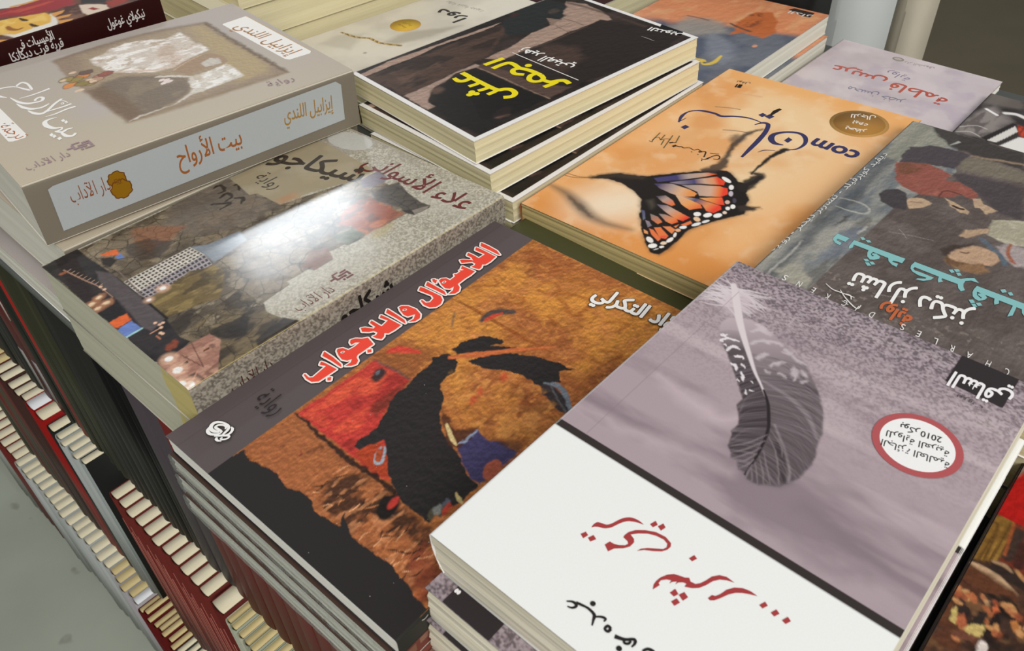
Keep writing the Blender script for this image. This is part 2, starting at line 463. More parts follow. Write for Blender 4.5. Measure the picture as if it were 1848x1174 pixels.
class Mesh:
    """collects faces with vertex colours (mm) and becomes one mesh"""
    def __init__(self): self.V = []; self.C = []; self.F = []; self.n = 0
    def add(self, v, f, c):
        v = np.asarray(v, float); self.V.append(v)
        cc = np.empty((len(v), 3)); cc[:] = c; self.C.append(cc)
        self.F += [tuple(i+self.n for i in q) for q in f]; self.n += len(v)
    def box(self, a, b, c):
        x0, y0, z0 = a; x1, y1, z1 = b
        v = [(x0,y0,z0),(x1,y0,z0),(x1,y1,z0),(x0,y1,z0),(x0,y0,z1),(x1,y0,z1),(x1,y1,z1),(x0,y1,z1)]
        self.add(v, [(0,3,2,1),(4,5,6,7),(0,1,5,4),(1,2,6,5),(2,3,7,6),(3,0,4,7)], c)
    def build(self, name, mat, parent=None):
        V = np.concatenate(self.V)*0.001; C = np.concatenate(self.C)
        tot = np.array([len(f) for f in self.F]); st = np.concatenate([[0], np.cumsum(tot)[:-1]])
        me = raw_mesh(name, V, np.concatenate([np.array(f) for f in self.F]), st, tot, C, (mat,))
        return link(bpy.data.objects.new(name, me), parent)

def tag(o, label, cat, group=None, kind=None):
    if label: o['label'] = label
    if cat: o['category'] = cat
    if group: o['group'] = group
    if kind: o['kind'] = kind
    return o
def root(name, label, cat, group=None):
    return tag(link(bpy.data.objects.new(name, None)), label, cat, group)
def pose(o, cx, cy, yaw, zt, L, W, tu=0, tv=0, T=10):
    """stand a book (local corner at its front left foot) so that its top centre is at cx, cy, zt"""
    y = math.radians(yaw)
    ex = Vector((math.cos(y), math.sin(y), math.tan(math.radians(tu)))).normalized()
    ey = Vector((-math.sin(y), math.cos(y), math.tan(math.radians(tv)))); ey = (ey-ex*ey.dot(ex)).normalized()
    ez = ex.cross(ey)
    m = Matrix((ex, ey, ez)).transposed().to_4x4()
    m.translation = (Vector((cx, cy, zt)) - ez*T)*0.001
    o.matrix_world = m
    o.empty_display_size = 0.02
    return o

def cover_mesh(L, W, T, spine, art=None, col='808080', scol=None, ecol='e8e6df', round_=1.2, prof=None, sart=None, bcol=None):
    """paperback cover: front board with its print, spine, back board; local mm, centred on L, W"""
    V = []; C = []; lo = []; st = []; to = []; nv = 0; nl = 0
    side = {'y0': (1, 0), 'y1': (1, W), 'x0': (0, 0), 'x1': (0, L)}[spine]
    def lift(u, v, up=0.0):
        p = (u if side[0] == 0 else v); d = np.abs(p-side[1])
        dz = np.where(d < round_, round_-np.sqrt(np.maximum(round_**2-(round_-d)**2, 0)), 0)
        return T-dz+up
    def put(v, faces_l, faces_s, c):
        nonlocal nv, nl
        V.append(v); cc = np.empty((len(v), 3)); cc[:] = c; C.append(cc)
        lo.append(faces_l+nv); st.append(np.concatenate([[0], np.cumsum(faces_s)[:-1]])+nl); to.append(faces_s)
        nv += len(v); nl += int(faces_s.sum())
    off = lambda u, v, z: np.stack([u-L/2, v-W/2, z], -1)
    if art is not None:
        nu, nn = art.nu, art.nv; U = art.U; VV = art.V; col_ = art.C.reshape(-1, 3)
    else:
        nu, nn = int(L/4)+2, int(W/1.0)+2
        U, VV = np.meshgrid(np.linspace(0, L, nu), np.linspace(0, W, nn)); col_ = lin(col)
    P = off(U.ravel(), VV.ravel(), lift(U, VV).ravel())
    i = np.arange(nu*nn).reshape(nn, nu)
    q = np.stack([i[:-1, :-1], i[:-1, 1:], i[1:, 1:], i[1:, :-1]], -1).reshape(-1)
    put(P, q, np.full((nu-1)*(nn-1), 4), col_)
    # board edges and underside
    def boxc(a, b, c, top=True):
        x0, y0, z0 = a; x1, y1, z1 = b
        v = np.array([(x0,y0,z0),(x1,y0,z0),(x1,y1,z0),(x0,y1,z0),(x0,y0,z1),(x1,y0,z1),(x1,y1,z1),(x0,y1,z1)], float)
        v[:, 0] -= L/2; v[:, 1] -= W/2
        f = [0,3,2,1, 0,1,5,4, 1,2,6,5, 2,3,7,6, 3,0,4,7]+([4,5,6,7] if top else [])
        put(v, np.array(f), np.full(6 if top else 5, 4), lin(c))
    th = 0.45; s = round_+0.1
    e = [0, L, 0, W]
    if spine == 'y0': e[2] = s
    if spine == 'y1': e[3] = W-s
    if spine == 'x0': e[0] = s
    if spine == 'x1': e[1] = L-s
    boxc((e[0], e[2], T-th), (e[1], e[3], T-0.02), ecol, False)
    q0 = prof[0][1] if prof else 0.0               # the back board follows a slanting spine
    boxc((q0 if spine == 'x0' else 0, q0 if spine == 'y0' else 0, 0), (L-(q0 if spine == 'x1' else 0), W-(q0 if spine == 'y1' else 0), th), bcol or ecol)
    sc = lin(scol or col)
    # spine sheet, along its edge, following the rounded shoulder
    zs = np.concatenate([T-round_+round_*np.cos(np.linspace(0, np.pi/2, 5)), np.linspace(T-round_, th, 8)[1:]])
    ds = np.concatenate([round_-round_*np.sin(np.linspace(0, np.pi/2, 5)), np.zeros(7)])
    if prof: ds = ds + np.interp(zs, [p[0] for p in prof], [p[1] for p in prof])
    ln = L if side[0] == 1 else W
    if sart is not None:
        a = np.linspace(0, ln, sart.shape[1]); zz = np.linspace(T, 0, sart.shape[0])
        dd = np.interp(zz, zs[::-1], ds[::-1])
        A, Z = np.meshgrid(a, zz); D = np.repeat(dd[:, None], len(a), 1); scc = sart.reshape(-1, 3)
    else:
        a = np.linspace(0, ln, 30); A, Z = np.meshgrid(a, zs); D = np.repeat(ds[:, None], len(a), 1); scc = sc
    m, n = A.shape
    if spine == 'y0': P = off(A, D, Z)
    elif spine == 'y1': P = off(A, W-D, Z)
    elif spine == 'x0': P = off(D, A, Z)
    else: P = off(L-D, A, Z)
    P = P.reshape(-1, 3)
    i = np.arange(m*n).reshape(m, n)
    q = np.stack([i[:-1, :-1], i[1:, :-1], i[1:, 1:], i[:-1, 1:]], -1).reshape(-1)
    put(P, q, np.full((m-1)*(n-1), 4), scc)
    # print on top
    if art is not None:
        for ov in art.over:
            p, f, c, k, face = ov[:5]; zo = ov[5] if len(ov) > 5 else 0
            p = np.array(p)
            if face == 'top':
                ok = np.array([all(-0.01 <= p[j][0] <= L+0.01 and -0.01 <= p[j][1] <= W+0.01 for j in g) for g in f])
                v = off(p[:, 0], p[:, 1], lift(p[:, 0], p[:, 1], 0.02+0.010*(k % 90)+0.006*zo))
            else:
                ok = np.array([all(0 <= p[j][0] <= L and 0.2 <= p[j][1] <= T for j in g) for g in f])
                v = np.stack([p[:, 0]-L/2, np.full(len(p), -W/2-0.03-0.010*(k % 90)-0.006*zo), p[:, 1]], -1)
            f = [g for g, o_ in zip(f, ok) if o_]
            if not f: continue
            put(v, np.concatenate([np.array(g) for g in f]), np.array([len(g) for g in f]), c)
    smoothf = np.zeros(sum(len(t) for t in to), bool)
    return (np.concatenate(V)*0.001, np.concatenate(lo), np.concatenate(st), np.concatenate(to), np.concatenate(C))

def page_block(L, W, T, spine, mat, parent, ins=0.5, wav=0.0, seed=0, skew=0):
    x0, x1, y0, y1 = ins, L-ins, ins, W-ins
    if spine == 'y0': y0 = 0.6
    if spine == 'y1': y1 = W-0.6
    if spine == 'x0': x0 = 0.6
    if spine == 'x1': x1 = L-0.6
    n = 9; V = []; F = []
    rs = np.random.RandomState(seed)
    for k, z in enumerate(np.linspace(0.4, T-0.45, n)):
        j = rs.uniform(-wav, wav, 4) if 0 < k < n-1 else np.zeros(4)
        k_ = -skew*(1-z/T)
        V += [(x0-L/2+j[0], y0-W/2+j[2]+k_, z), (x1-L/2+j[1], y0-W/2+j[2]+k_, z), (x1-L/2+j[1], y1-W/2+j[3]+k_, z), (x0-L/2+j[0], y1-W/2+j[3]+k_, z)]
    for k in range(n-1):
        for i in range(4):
            F.append((4*k+i, 4*k+(i+1) % 4, 4*k+4+(i+1) % 4, 4*k+4+i))
    F += [(3, 2, 1, 0), tuple(range(4*n-4, 4*n))]
    me = bpy.data.meshes.new('page_block'); me.from_pydata([tuple(c*0.001 for c in v) for v in V], [], F); me.update()
    me.materials.append(mat)
    return link(bpy.data.objects.new('page_block', me), parent)

def make_book(name, label, group, dims, spine, art=None, col='808080', scol=None, pages=None, pmat=None, place=None, ecol='e8e6df', prof=None, wav=0.25, sart=None, bcol=None, round_=1.2, cat='book', skew=0):
    L, W, T = dims
    r = root(name, label, cat, group)
    d = cover_mesh(L, W, T, spine, art, col, scol, ecol, round_, prof, sart, bcol)
    me = raw_mesh('cover', *d[:4], d[4], (pmat or PR_SATIN,))
    link(bpy.data.objects.new('cover', me), r)
    page_block(L, W, T, spine, pages or PG_CREAM, r, 0.5, wav, len(bpy.data.objects), skew)
    if place: pose(r, *place)
    return r
def again(src, place, label, group=None):
    r = src.copy(); COLL.objects.link(r)
    r['label'] = label
    if group: r['group'] = group
    for ch in list(src.children):
        c = ch.copy(); COLL.objects.link(c); c.parent = r
    pose(r, *place)
    return r
def at(key, **kw):
    cx, cy, yaw, zt, L, W, tu, tv, T = PLACE[key]
    return (kw.get('x', cx+kw.get('dx', 0)), kw.get('y', cy+kw.get('dy', 0)), yaw+kw.get('dyaw', 0), zt+kw.get('dz', 0), L, W, kw.get('tu', tu), kw.get('tv', tv), kw.get('T', T))
def film(parent, L, W, T, pad=0.8, seed=0):
    """wrinkled clear film shrunk around a book"""
    rs = np.random.RandomState(seed); ring = []
    nu, nw = 60, 42
    per = [(u, 0) for u in np.linspace(0, L, nu, endpoint=False)]+[(L, w) for w in np.linspace(0, W, nw, endpoint=False)]
    per += [(u, W) for u in np.linspace(L, 0, nu, endpoint=False)]+[(0, w) for w in np.linspace(W, 0, nw, endpoint=False)]
    V = []; zs = [T+0.1, T*0.88, T*0.65, T*0.45, T*0.2, -0.05]; n = len(per)
    for k, z in enumerate(zs):
        for i, (u, w) in enumerate(per):
            o = pad*(0.6+0.5*rs.rand()) if k else 0.15
            a = np.array([u-L/2, w-W/2]); nrm = np.array([-1. if u == 0 else (1. if u == L else 0), -1. if w == 0 else (1. if w == W else 0)])
            a = a+nrm*o
            V.append((a[0], a[1], z+(rs.rand()-0.5)*0.5*(k not in (0, 5))))
    F = [(k*n+i, k*n+(i+1) % n, (k+1)*n+(i+1) % n, (k+1)*n+i) for k in range(len(zs)-1) for i in range(nu+1, n)]   # the spine side stays bare
    me = bpy.data.meshes.new('plastic_wrap'); me.from_pydata([tuple(c*0.001 for c in v) for v in V], [], F); me.update()
    me.materials.append(FILM)
    me.polygons.foreach_set('use_smooth', np.ones(len(F), bool))
    o = link(bpy.data.objects.new('plastic_wrap', me), parent)
    o['label'] = 'clear wrinkled plastic wrap'
    return o

# ---------------------------------------------------------------- setting
def slab(name, a, b, mat, kind='structure'):
    m = Mesh(); m.box(a, b, (1, 1, 1)); o = m.build(name, mat); 
    if kind: o['kind'] = kind
    return o
FLOOR_Z = -742.0
def floor_material():
    m, nt, b = new_mat('grey_green_vinyl')
    tc = node(nt, 'ShaderNodeTexCoord')
    n1 = node(nt, 'ShaderNodeTexNoise'); n1.inputs['Scale'].default_value = 9; n1.inputs['Detail'].default_value = 6
    n2 = node(nt, 'ShaderNodeTexNoise'); n2.inputs['Scale'].default_value = 28; n2.inputs['Detail'].default_value = 2
    nt.links.new(tc.outputs['Object'], n1.inputs['Vector']); nt.links.new(tc.outputs['Object'], n2.inputs['Vector'])
    mx = node(nt, 'ShaderNodeMix', data_type='RGBA')
    mx.inputs['A'].default_value = (*lin('8f9385'), 1); mx.inputs['B'].default_value = (*lin('a3a89a'), 1)
    nt.links.new(n1.outputs['Fac'], mx.inputs['Factor'])
    mr = node(nt, 'ShaderNodeMapRange'); mr.inputs['From Min'].default_value = 0.70; mr.inputs['From Max'].default_value = 0.78; mr.inputs['To Max'].default_value = 0.5
    nt.links.new(n2.outputs['Fac'], mr.inputs['Value'])
    m2 = node(nt, 'ShaderNodeMix', data_type='RGBA'); m2.inputs['B'].default_value = (*lin('6b665c'), 1)
    nt.links.new(mr.outputs['Result'], m2.inputs['Factor']); nt.links.new(mx.outputs['Result'], m2.inputs['A'])
    nt.links.new(m2.outputs['Result'], b.inputs['Base Color']); b.inputs['Roughness'].default_value = 0.45
    return m
slab('floor', (-3000, -3000, FLOOR_Z-20), (6000, 5000, FLOOR_Z), floor_material())

slab('wall_back', (-3000, 4900, FLOOR_Z), (6000, 5000, 2400), plain_mat('off_white_wall', 'c9c8c2', 0.8, 0.2, 0.03, 5))
TABLE_Z = -33.5
SHELF = plain_mat('grey_shelf_board', '5d5f5a', 0.5)
DARKB = plain_mat('dark_shelf_back', '1e1c1a', 0.7)
X_FAR, Y_NEAR, Y_FAR = 685.0, -420.0, 1150.0
unit = root('display_shelf', 'grey book display table whose side is filled with three shelves of upright books', 'display table')
unit.location = (0.38, 0.36, FLOOR_Z*0.001)
def upart(name, a, b, mat):
    m = Mesh(); m.box(tuple(np.array(a)-(380, 360, FLOOR_Z)), tuple(np.array(b)-(380, 360, FLOOR_Z)), (1, 1, 1))
    return m.build(name, mat, unit)
upart('table_top', (33, Y_NEAR, TABLE_Z-7.5), (X_FAR, Y_FAR, TABLE_Z), SHELF)
upart('shelf_board', (46, Y_NEAR, -274), (X_FAR-10, Y_FAR, -260), SHELF)
upart('shelf_board', (34, Y_NEAR, -512), (X_FAR-10, Y_FAR, -499), SHELF)
upart('plinth', (6, Y_NEAR, FLOOR_Z), (X_FAR-10, Y_FAR, -724), SHELF)
upart('back_panel', (250, Y_NEAR, -724), (262, Y_FAR, TABLE_Z-7.5), DARKB)

# ================================================================ book: feather cover (near right, top)
D = Art('D', 0.42, 'ad9ba0')
LD, WD = D.L, D.W
def feather_art(D):
    U, V = D.U, D.V
    all_ = (slice(None), slice(None))
    # soft cloud bands, then coarse grain that grows towards the foot of the cover
    n = fbm(U/14, V/55, 3, 5); D._mix(all_, '8b7b81', np.clip((n-0.50)/0.22, 0, 1)*0.9)
    n = fbm(U/10, V/60, 8, 4); D._mix(all_, 'c2b0b3', np.clip((n-0.53)/0.2, 0, 1)*0.85)
    D.line([(90.8,44.6),(88.8,30.8),(88.7,23.9),(86.3,13.0)], [6, 8, 3], '84757b', 4, 3, 8, 4, 0.7)
    D.line([(77.0,59.5),(76.2,42.0),(75.5,27.8),(79.5,16.5)], [2, 6, 6], '8c7d83', 4, 3, 8, 5, 0.6)
    D.line([(102.7,47.7),(105.7,38.8),(107.7,32.5)], [2, 4, 2], '94868a', 3, 2, 8, 6, 0.6)
    D.line([(112.9,118.0),(109.3,101.6),(108.5,87.8),(111.5,82.7)], [3, 5, 3], 'c9b6ba', 4, 2, 8, 7, 0.8)
    D.line([(78.5,138.4),(80.3,118.0),(83.1,99.6),(89.0,70.4)], [2, 5, 3], 'c4b2b6', 4, 2, 8, 17, 0.6)
    g = np.clip((U-105)/95, 0, 1); tp = np.clip((U-150)/55, 0, 1)
    D._mix(all_, '8d7f85', tp*0.65)
    n = fbm(U/0.85, V/0.95, 21, 2)
    D._mix(all_, '3c3437', np.clip((n-0.52)/0.16, 0, 1)*(0.15*g+0.55*g*g)+0)
    D._mix(all_, 'd3c4c8', np.clip((0.46-n)/0.16, 0, 1)*(0.12*g+0.33*g*g))
    D._mix(all_, '4d4347', np.clip((U-190)/12, 0, 1)*np.clip(fbm(U/7, V/12, 4, 3)*1.4-0.3, 0, 1)*0.6)
    Z = "1280,480,2.796|"
    # down at the quill
    rs = np.random.RandomState(3)
    for k in range(84):
        a = rs.uniform(-38, 30)+(180 if k % 2 else 0); l = rs.uniform(6, 17)
        q = np.array([(177.6,120.6)][0])+np.array([rs.uniform(-9, 6), 0])
        # fan out across the quill
        d = np.array([math.sin(math.radians(a)), math.cos(math.radians(a))])
        p1 = q+d*l*0.5+rs.uniform(-1, 1, 2); p2 = q+d*l+np.array([-2.5*rs.rand(), 0])
        D.line([q, p1, p2], [1.0, 0.6, 0.25], 'ddd0d3', 0.3, 0, 4, 1, 0.8)
    D.blob([(172.8,117.6)][0], 9, 'cdbcc0', 6, 0, 5, 0.75)
    # vane
    out = [(151.9,113.5),(146.9,109.5),(142.9,104.7),(137.9,99.4),(132.1,93.8),(125.5,87.7),(123.2,85.5),(118.9,85.6),(113.9,81.8),(110.2,79.9),(105.8,80.5),(104.3,79.2),(98.7,77.5),(96.5,75.0),(93.8,73.8),(95.0,71.7),(91.2,69.1),(91.6,66.5),(89.5,64.9),(89.7,62.7),(89.5,60.2),(91.2,58.8),(92.4,56.8),(93.8,54.5),(97.2,52.5),(101.4,50.9),(107.8,50.3),(114.6,50.7),(120.1,53.0),(126.6,54.3),(136.2,58.6),(143.3,63.3),(149.9,69.0),(156.3,75.7),(160.3,83.9),(163.3,91.8),(166.5,100.0),(167.4,107.1),(166.1,110.7),(162.6,115.0),(158.1,116.2)]
    s0 = [(166.3,108.4),(150.3,86.5),(135.9,78.8),(93.7,56.0)]
    D.grad(out, [(s0[0], 'bfaeb2'), (s0[1], '8d7f83'), (s0[2], '6b6063'), (s0[3], '5d5356')], 0.7, 0.5, 2, 3, 0.96)
    lv = [(151.9,113.5),(146.9,109.5),(142.9,104.7),(137.9,99.4),(132.1,93.8),(125.5,87.7),(123.2,85.5),(118.9,85.6),(113.9,81.8),(110.2,79.9),(105.8,80.5),(104.3,79.2),(98.7,77.5),(96.5,75.0),(96.7,71.9),(102.9,68.9),(113.5,69.9),(121.0,73.4),(127.2,77.4),(134.5,83.9),(139.2,88.9),(146.7,96.3),(154.4,102.5),(157.8,106.4),(155.7,110.9)]
    s1 = [(158.5,111.6),(146.8,101.9),(133.4,92.3),(104.0,72.0)]
    D.grad(lv, [(s1[0], 'b3a3a7'), (s1[1], '584e51'), (s1[2], '3f373a'), (s1[3], '443c3f')], 0.6, 0.4, 2, 4, 0.95)
    rl = [(124.8,75.3),(114.8,69.8),(103.0,67.4),(91.4,66.8),(89.7,62.7),(91.2,58.8),(93.8,54.5),(98.0,52.2),(106.5,57.4),(115.0,65.1),(120.3,71.2)]
    D.poly(rl, '544a4d', 2.5, 1, 4, 5, 0.6)
    D.line([(137.2,85.1),(135.5,72.6),(130.7,61.9),(122.8,54.4)], [1.0, 1.6, 2.2, 1], 'a39599', 0.8, 0, 4, 1, 0.75)
    D.line([(118.9,69.6),(109.8,60.7),(101.8,54.6),(97.4,53.0)], [0.8, 1.2, 0.8], 'a79a9d', 0.6, 0, 4, 1, 0.6)
    D.line([(110.8,64.0),(103.5,58.1),(97.3,54.4)], [3, 3, 2], '3d3537', 1.0, 0, 4, 1, 0.8)
    D.poly([(138.4,62.5),(136.2,58.6),(126.6,54.3),(121.9,53.9),(129.4,58.8)], '7b6f72', 1.5, 0, 4, 1, 0.7)
    # fine barbs running out from the quill on both vanes
    rs2 = np.random.RandomState(8); qz = smooth([(147.8,96.9),(139.9,89.8),(134.5,83.9),(129.8,79.3),(122.8,74.5),(114.6,70.1),(103.0,67.4),(94.1,66.4)], False, 14)
    inside = D.mask(out, 0.6)
    before = D.C.copy()
    for k, q in enumerate(qz):
        t = k/len(qz); tx = qz[min(k+1, len(qz)-1)]-qz[max(k-1, 0)]; tx /= np.linalg.norm(tx)+1e-9; nx = np.array([-tx[1], tx[0]])
        for sg in (-1, 1):
            for _ in range(2):
                l = rs2.uniform(16, 42); e = q+(nx*sg*0.75+tx*0.7)*l; m_ = q+(nx*sg*0.9+tx*0.35)*l*0.5
                D.line([q+rs2.uniform(-.6, .6, 2), m_, e], [0.3, 0.5, 0.15], rs2.choice(['8c7f83', '453b3e', '9b8e92', '3d3437']), 0.4, 0, 4, 1, 0.24)
    if inside[0] is not None:
        mk = np.zeros(D.U.shape); mk[inside[0]] = inside[1]
        D.C = before*(1-mk[..., None])+D.C*mk[..., None]
    # pale bars and spots
    for s in BARS_L: D.line(s, [0.7, 1.7, 0.5], 'efe6e7', 0.3, 0.9, 1.6, 5, 0.92)
    for s in BARS_R: D.line(s, [1.2, 2.4, 1.0], 'd2c4c7', 0.9, 1.2, 2, 6, 0.7)
    # quill
    D.line([(184.0,125.4),(176.5,119.7),(165.3,111.7),(156.2,104.3),(147.8,96.9),(139.9,89.8),(134.5,83.9),(129.8,79.3)], [2.6, 3.4, 3.2, 2.6, 2.0, 1.3, 0.8, 0.5], 'ded1d3', 0.4)
    D.line([(132.7,81.8),(127.4,77.1),(121.1,73.3),(114.6,70.1),(103.0,67.4),(90.8,66.1)], [0.8, 1.3, 1.4, 1.3, 1.1, 0.7], '2e2729', 0.3)
BARS_L = [[(150.5,112.1),(151.0,110.5),(152.6,109.6)], [(147.5,109.8),(150.2,108.6),(151.7,103.8)], [(146.1,107.6),(145.8,106.0)], [(143.7,104.7),(147.4,104.1),(147.6,101.0)],
 [(142.6,100.4),(143.9,98.8),(143.2,96.8)], [(138.2,99.1),(137.4,97.3),(135.9,95.5)], [(140.2,95.8),(138.9,93.7)], [(135.9,93.7),(134.0,91.5),(131.9,90.5)],
 [(131.4,92.9),(130.5,91.3)], [(128.1,87.3),(126.5,85.8)], [(129.0,86.2),(129.5,84.7)], [(133.9,88.1),(133.4,87.3)]]
BARS_R = [[(154.0,99.1),(158.0,97.2),(159.0,94.0)], [(147.0,92.3),(151.2,92.0),(152.5,91.3)], [(147.1,86.6),(149.7,85.4),(152.0,83.5)], [(159.3,86.9),(158.7,83.9),(157.2,86.7)],
 [(157.8,82.1),(156.9,79.5),(156.3,76.5)], [(151.9,75.6),(151.0,73.8),(150.2,72.2)], [(145.5,81.3),(144.5,79.0)], [(151.9,79.1),(149.3,76.8),(144.7,75.3)],
 [(143.8,87.0),(143.0,85.2)], [(145.9,72.1),(148.2,71.1)], [(160.7,102.9),(164.3,100.6),(163.0,96.2)], [(159.6,94.3),(161.1,91.5),(160.5,89.3)], [(166.7,103.8),(165.9,100.6),(164.6,96.1)]]
feather_art(D)
for s in ([(112.6,69.4),(104.9,72.5),(99.4,76.7)], [(109.5,68.5),(101.9,71.6),(96.3,75.3)], [(105.7,67.9),(98.9,70.7),(94.0,73.7)], [(102.1,67.7),(97.3,69.0),(94.2,71.2)],
          [(98.9,67.1),(95.3,67.8),(91.5,69.2)], [(96.4,66.5),(92.3,65.7),(89.7,65.0)]):
    D.line(s, [0.3, 0.7, 0.2], '9a8c90', 0.35, 0.3, 3, 1, 0.6)
for s in ([(112.2,68.4),(105.5,61.5),(94.6,54.9)], [(105.0,66.5),(99.0,62.0),(92.8,57.0)], [(101.3,66.4),(96.5,62.2),(91.4,58.9)], [(97.9,66.1),(93.6,62.9),(89.9,60.4)],
          [(115.3,69.3),(111.5,63.2),(106.8,59.9)], [(94.6,65.8),(92.4,64.2),(90.0,62.7)]):
    D.line(s, [0.2, 0.6, 0.3], '968a8d', 0.35, 0.3, 3, 1, 0.55)
# white head of the cover with a black rule
D.poly([(69.4, -5), (69.4, WD+5), (-5, WD+5), (-5, -5)], '37302f', 0.12)
D.poly([(65.9, -5), (65.9, WD+5), (-5, WD+5), (-5, -5)], 'f0f0ec', 0.12)
D.line([(70, WD-13), (LD-20, WD-13)], 0.3, '8a7c80', 0.25, a=0.5, curve=False)
TITLE = 'a93f40'
for p, cv in (([(37.6,93.7),(39.3,93.9),(40.6,93.4),(41.2,92.1),(41.8,90.5),(43.2,89.5),(45.6,88.7),(47.6,87.8),(49.2,86.4),(50.0,84.7),(50.2,82.8),(49.9,81.0),(49.3,82.8),(48.5,84.5),(47.4,86.0),(45.7,87.1),(43.7,87.9),(41.7,88.7),(40.1,90.1),(39.3,91.8),(38.5,93.0)], 1),
    ([(33.1,94.9),(35.0,94.1),(34.4,92.6),(32.3,93.1)], 0), ([(33.5,92.1),(35.6,91.3),(34.9,89.6),(32.8,90.5)], 0),
    ([(51.4,79.5),(53.8,78.8),(52.9,77.3),(51.0,78.0)], 0), ([(52.4,77.0),(54.6,76.2),(53.7,74.7),(51.6,75.2)], 0),
    ([(35.0,86.2),(37.1,85.6),(37.2,84.1),(37.9,82.5),(39.2,80.9),(40.3,80.5),(41.0,81.3),(41.3,83.2),(42.3,83.4),(44.1,83.1),(46.3,81.8),(48.4,79.3),(50.1,76.1),(50.6,72.6),(49.7,69.9),(48.5,69.2),(46.8,69.4),(45.1,70.4),(43.4,72.5),(41.7,75.2),(39.9,76.7),(41.5,76.2),(43.2,74.6),(44.8,72.4),(46.1,70.6),(47.4,70.1),(48.7,70.7),(49.3,72.5),(48.9,75.2),(47.8,77.8),(45.8,80.3),(43.8,82.0),(43.1,80.1),(42.0,79.3),(39.8,79.4),(37.8,80.7),(35.8,82.9),(33.6,83.8)], 0),
    ([(48.6,62.3),(50.8,61.6),(50.2,60.2),(48.3,60.9)], 0),
    ([(31.6,64.7),(33.2,65.5),(34.8,65.6),(36.7,65.3),(39.0,64.2),(40.6,62.7),(41.4,60.6),(41.7,59.5),(42.6,58.3),(41.7,57.2),(42.0,55.6),(43.2,54.6),(45.2,53.8),(47.7,53.1),(49.7,51.5),(50.6,49.5),(50.4,46.5),(49.5,48.9),(48.3,50.7),(46.4,52.0),(43.7,52.9),(41.5,54.0),(40.0,55.6),(38.9,57.7),(40.2,57.8),(39.9,58.9),(38.9,60.0),(37.7,60.3),(38.9,60.5),(37.8,61.6),(36.7,61.9),(38.1,62.1),(37.4,63.4),(36.0,64.6),(34.7,64.6),(34.3,63.9),(32.9,64.3)], 0),
    ([(34.1,60.0),(36.4,59.5),(35.5,57.7),(33.8,58.3)], 0), ([(35.3,57.5),(37.3,56.7),(36.5,54.8),(34.4,55.4)], 0), ([(31.8,58.0),(33.9,57.3),(33.3,55.7),(31.2,56.4)], 0),
    ([(40.2,50.0),(42.0,49.6),(42.4,48.6),(44.0,47.8),(46.6,47.1),(48.8,45.7),(50.4,43.5),(51.0,41.2),(50.9,38.7),(49.9,40.8),(48.7,43.0),(47.3,44.6),(45.4,45.9),(42.7,47.1),(40.9,48.1),(40.0,49.1)], 0),
    ([(48.5,36.8),(50.7,36.0),(50.0,34.7),(48.1,35.5)], 0), ([(48.5,32.9),(50.6,32.1),(49.9,30.7),(48.0,31.5)], 0), ([(48.4,29.1),(50.6,28.3),(49.9,26.9),(48.0,27.7)], 0)):
    D.ink(p, TITLE, curve=bool(cv))
BK_ = '2b2626'
for p, w in (([(10.6,82.7),(11.6,81.3),(11.8,80.0),(11.2,79.3),(10.0,79.9),(9.4,81.4)], [0.4, 1.0, 0.9, 0.4]), ([(12.2,80.1),(12.7,78.2),(13.1,75.9),(12.6,73.3),(11.0,72.4),(9.3,71.6)], [1.0, 0.8, 1.1, 0.4]),
    ([(12.0,72.9),(13.4,71.3),(13.8,69.8),(12.7,69.7)], [0.5, 0.9, 0.4]), ([(12.2,66.6),(10.9,66.8),(11.0,68.0),(12.4,67.9),(12.2,66.6)], [1.0, 0.8, 1.0]),
    ([(11.0,64.3),(12.1,61.5),(14.0,59.3),(13.1,58.4),(11.5,58.5)], [1.4, 0.9, 1.0, 0.4]), ([(13.0,59.8),(11.8,59.8),(11.2,60.8),(11.8,61.5)], [0.8, 0.8]),
    ([(12.6,55.3),(14.2,54.4),(14.5,52.7),(13.4,51.4),(11.0,52.2)], [0.7, 1.2, 0.5])):
    D.pen(p, w, BK_)
for p in ([(15.3,75.9)], [(8.7,61.0)]): D.dot(p[0], 0.9, BK_)
# prize seal
SC = (143.2, 25.6)
D.dot(SC, 15.6, 'b4585a', n=48); D.dot(SC, 12.9, 'f3f1ee', n=48)
D.text('الجائزة العالمية', [(142.4,13.5)][0], [(137.6,36.5)][0], 4.6, '2a2626', 0.012)
D.text('للرواية العربية', [(147.6,15.5)][0], [(143.0,36.9)][0], 4.6, '2a2626', 0.012)
D.text('بوكر', [(150.6,27.6)][0], [(149.5,34.3)][0], 4.8, '2a2626', 0.012)
D.text('2010', [(152.3,19.9)][0], [(150.7,27.1)][0], 4.4, '2a2626', 0.012)
# publisher's black block at the foot
D.ink([(201.7,30.2),(201.7,8.6),(181.6,8.4),(182.6,30.0)], '342e2f')
D.text('الساقي', [(190.2,7.2)][0], [(190.1,29.5)][0], 13.5, 'f2eeee', 0.02)
D.text('دار', [(187.5,18.8)][0], [(187.3,22.8)][0], 4.2, 'f2eeee', 0.01)
D.text('بيروت', [(177.6,13.9)][0], [(178.3,23.8)][0], 4.2, '4b4245', 0.0)

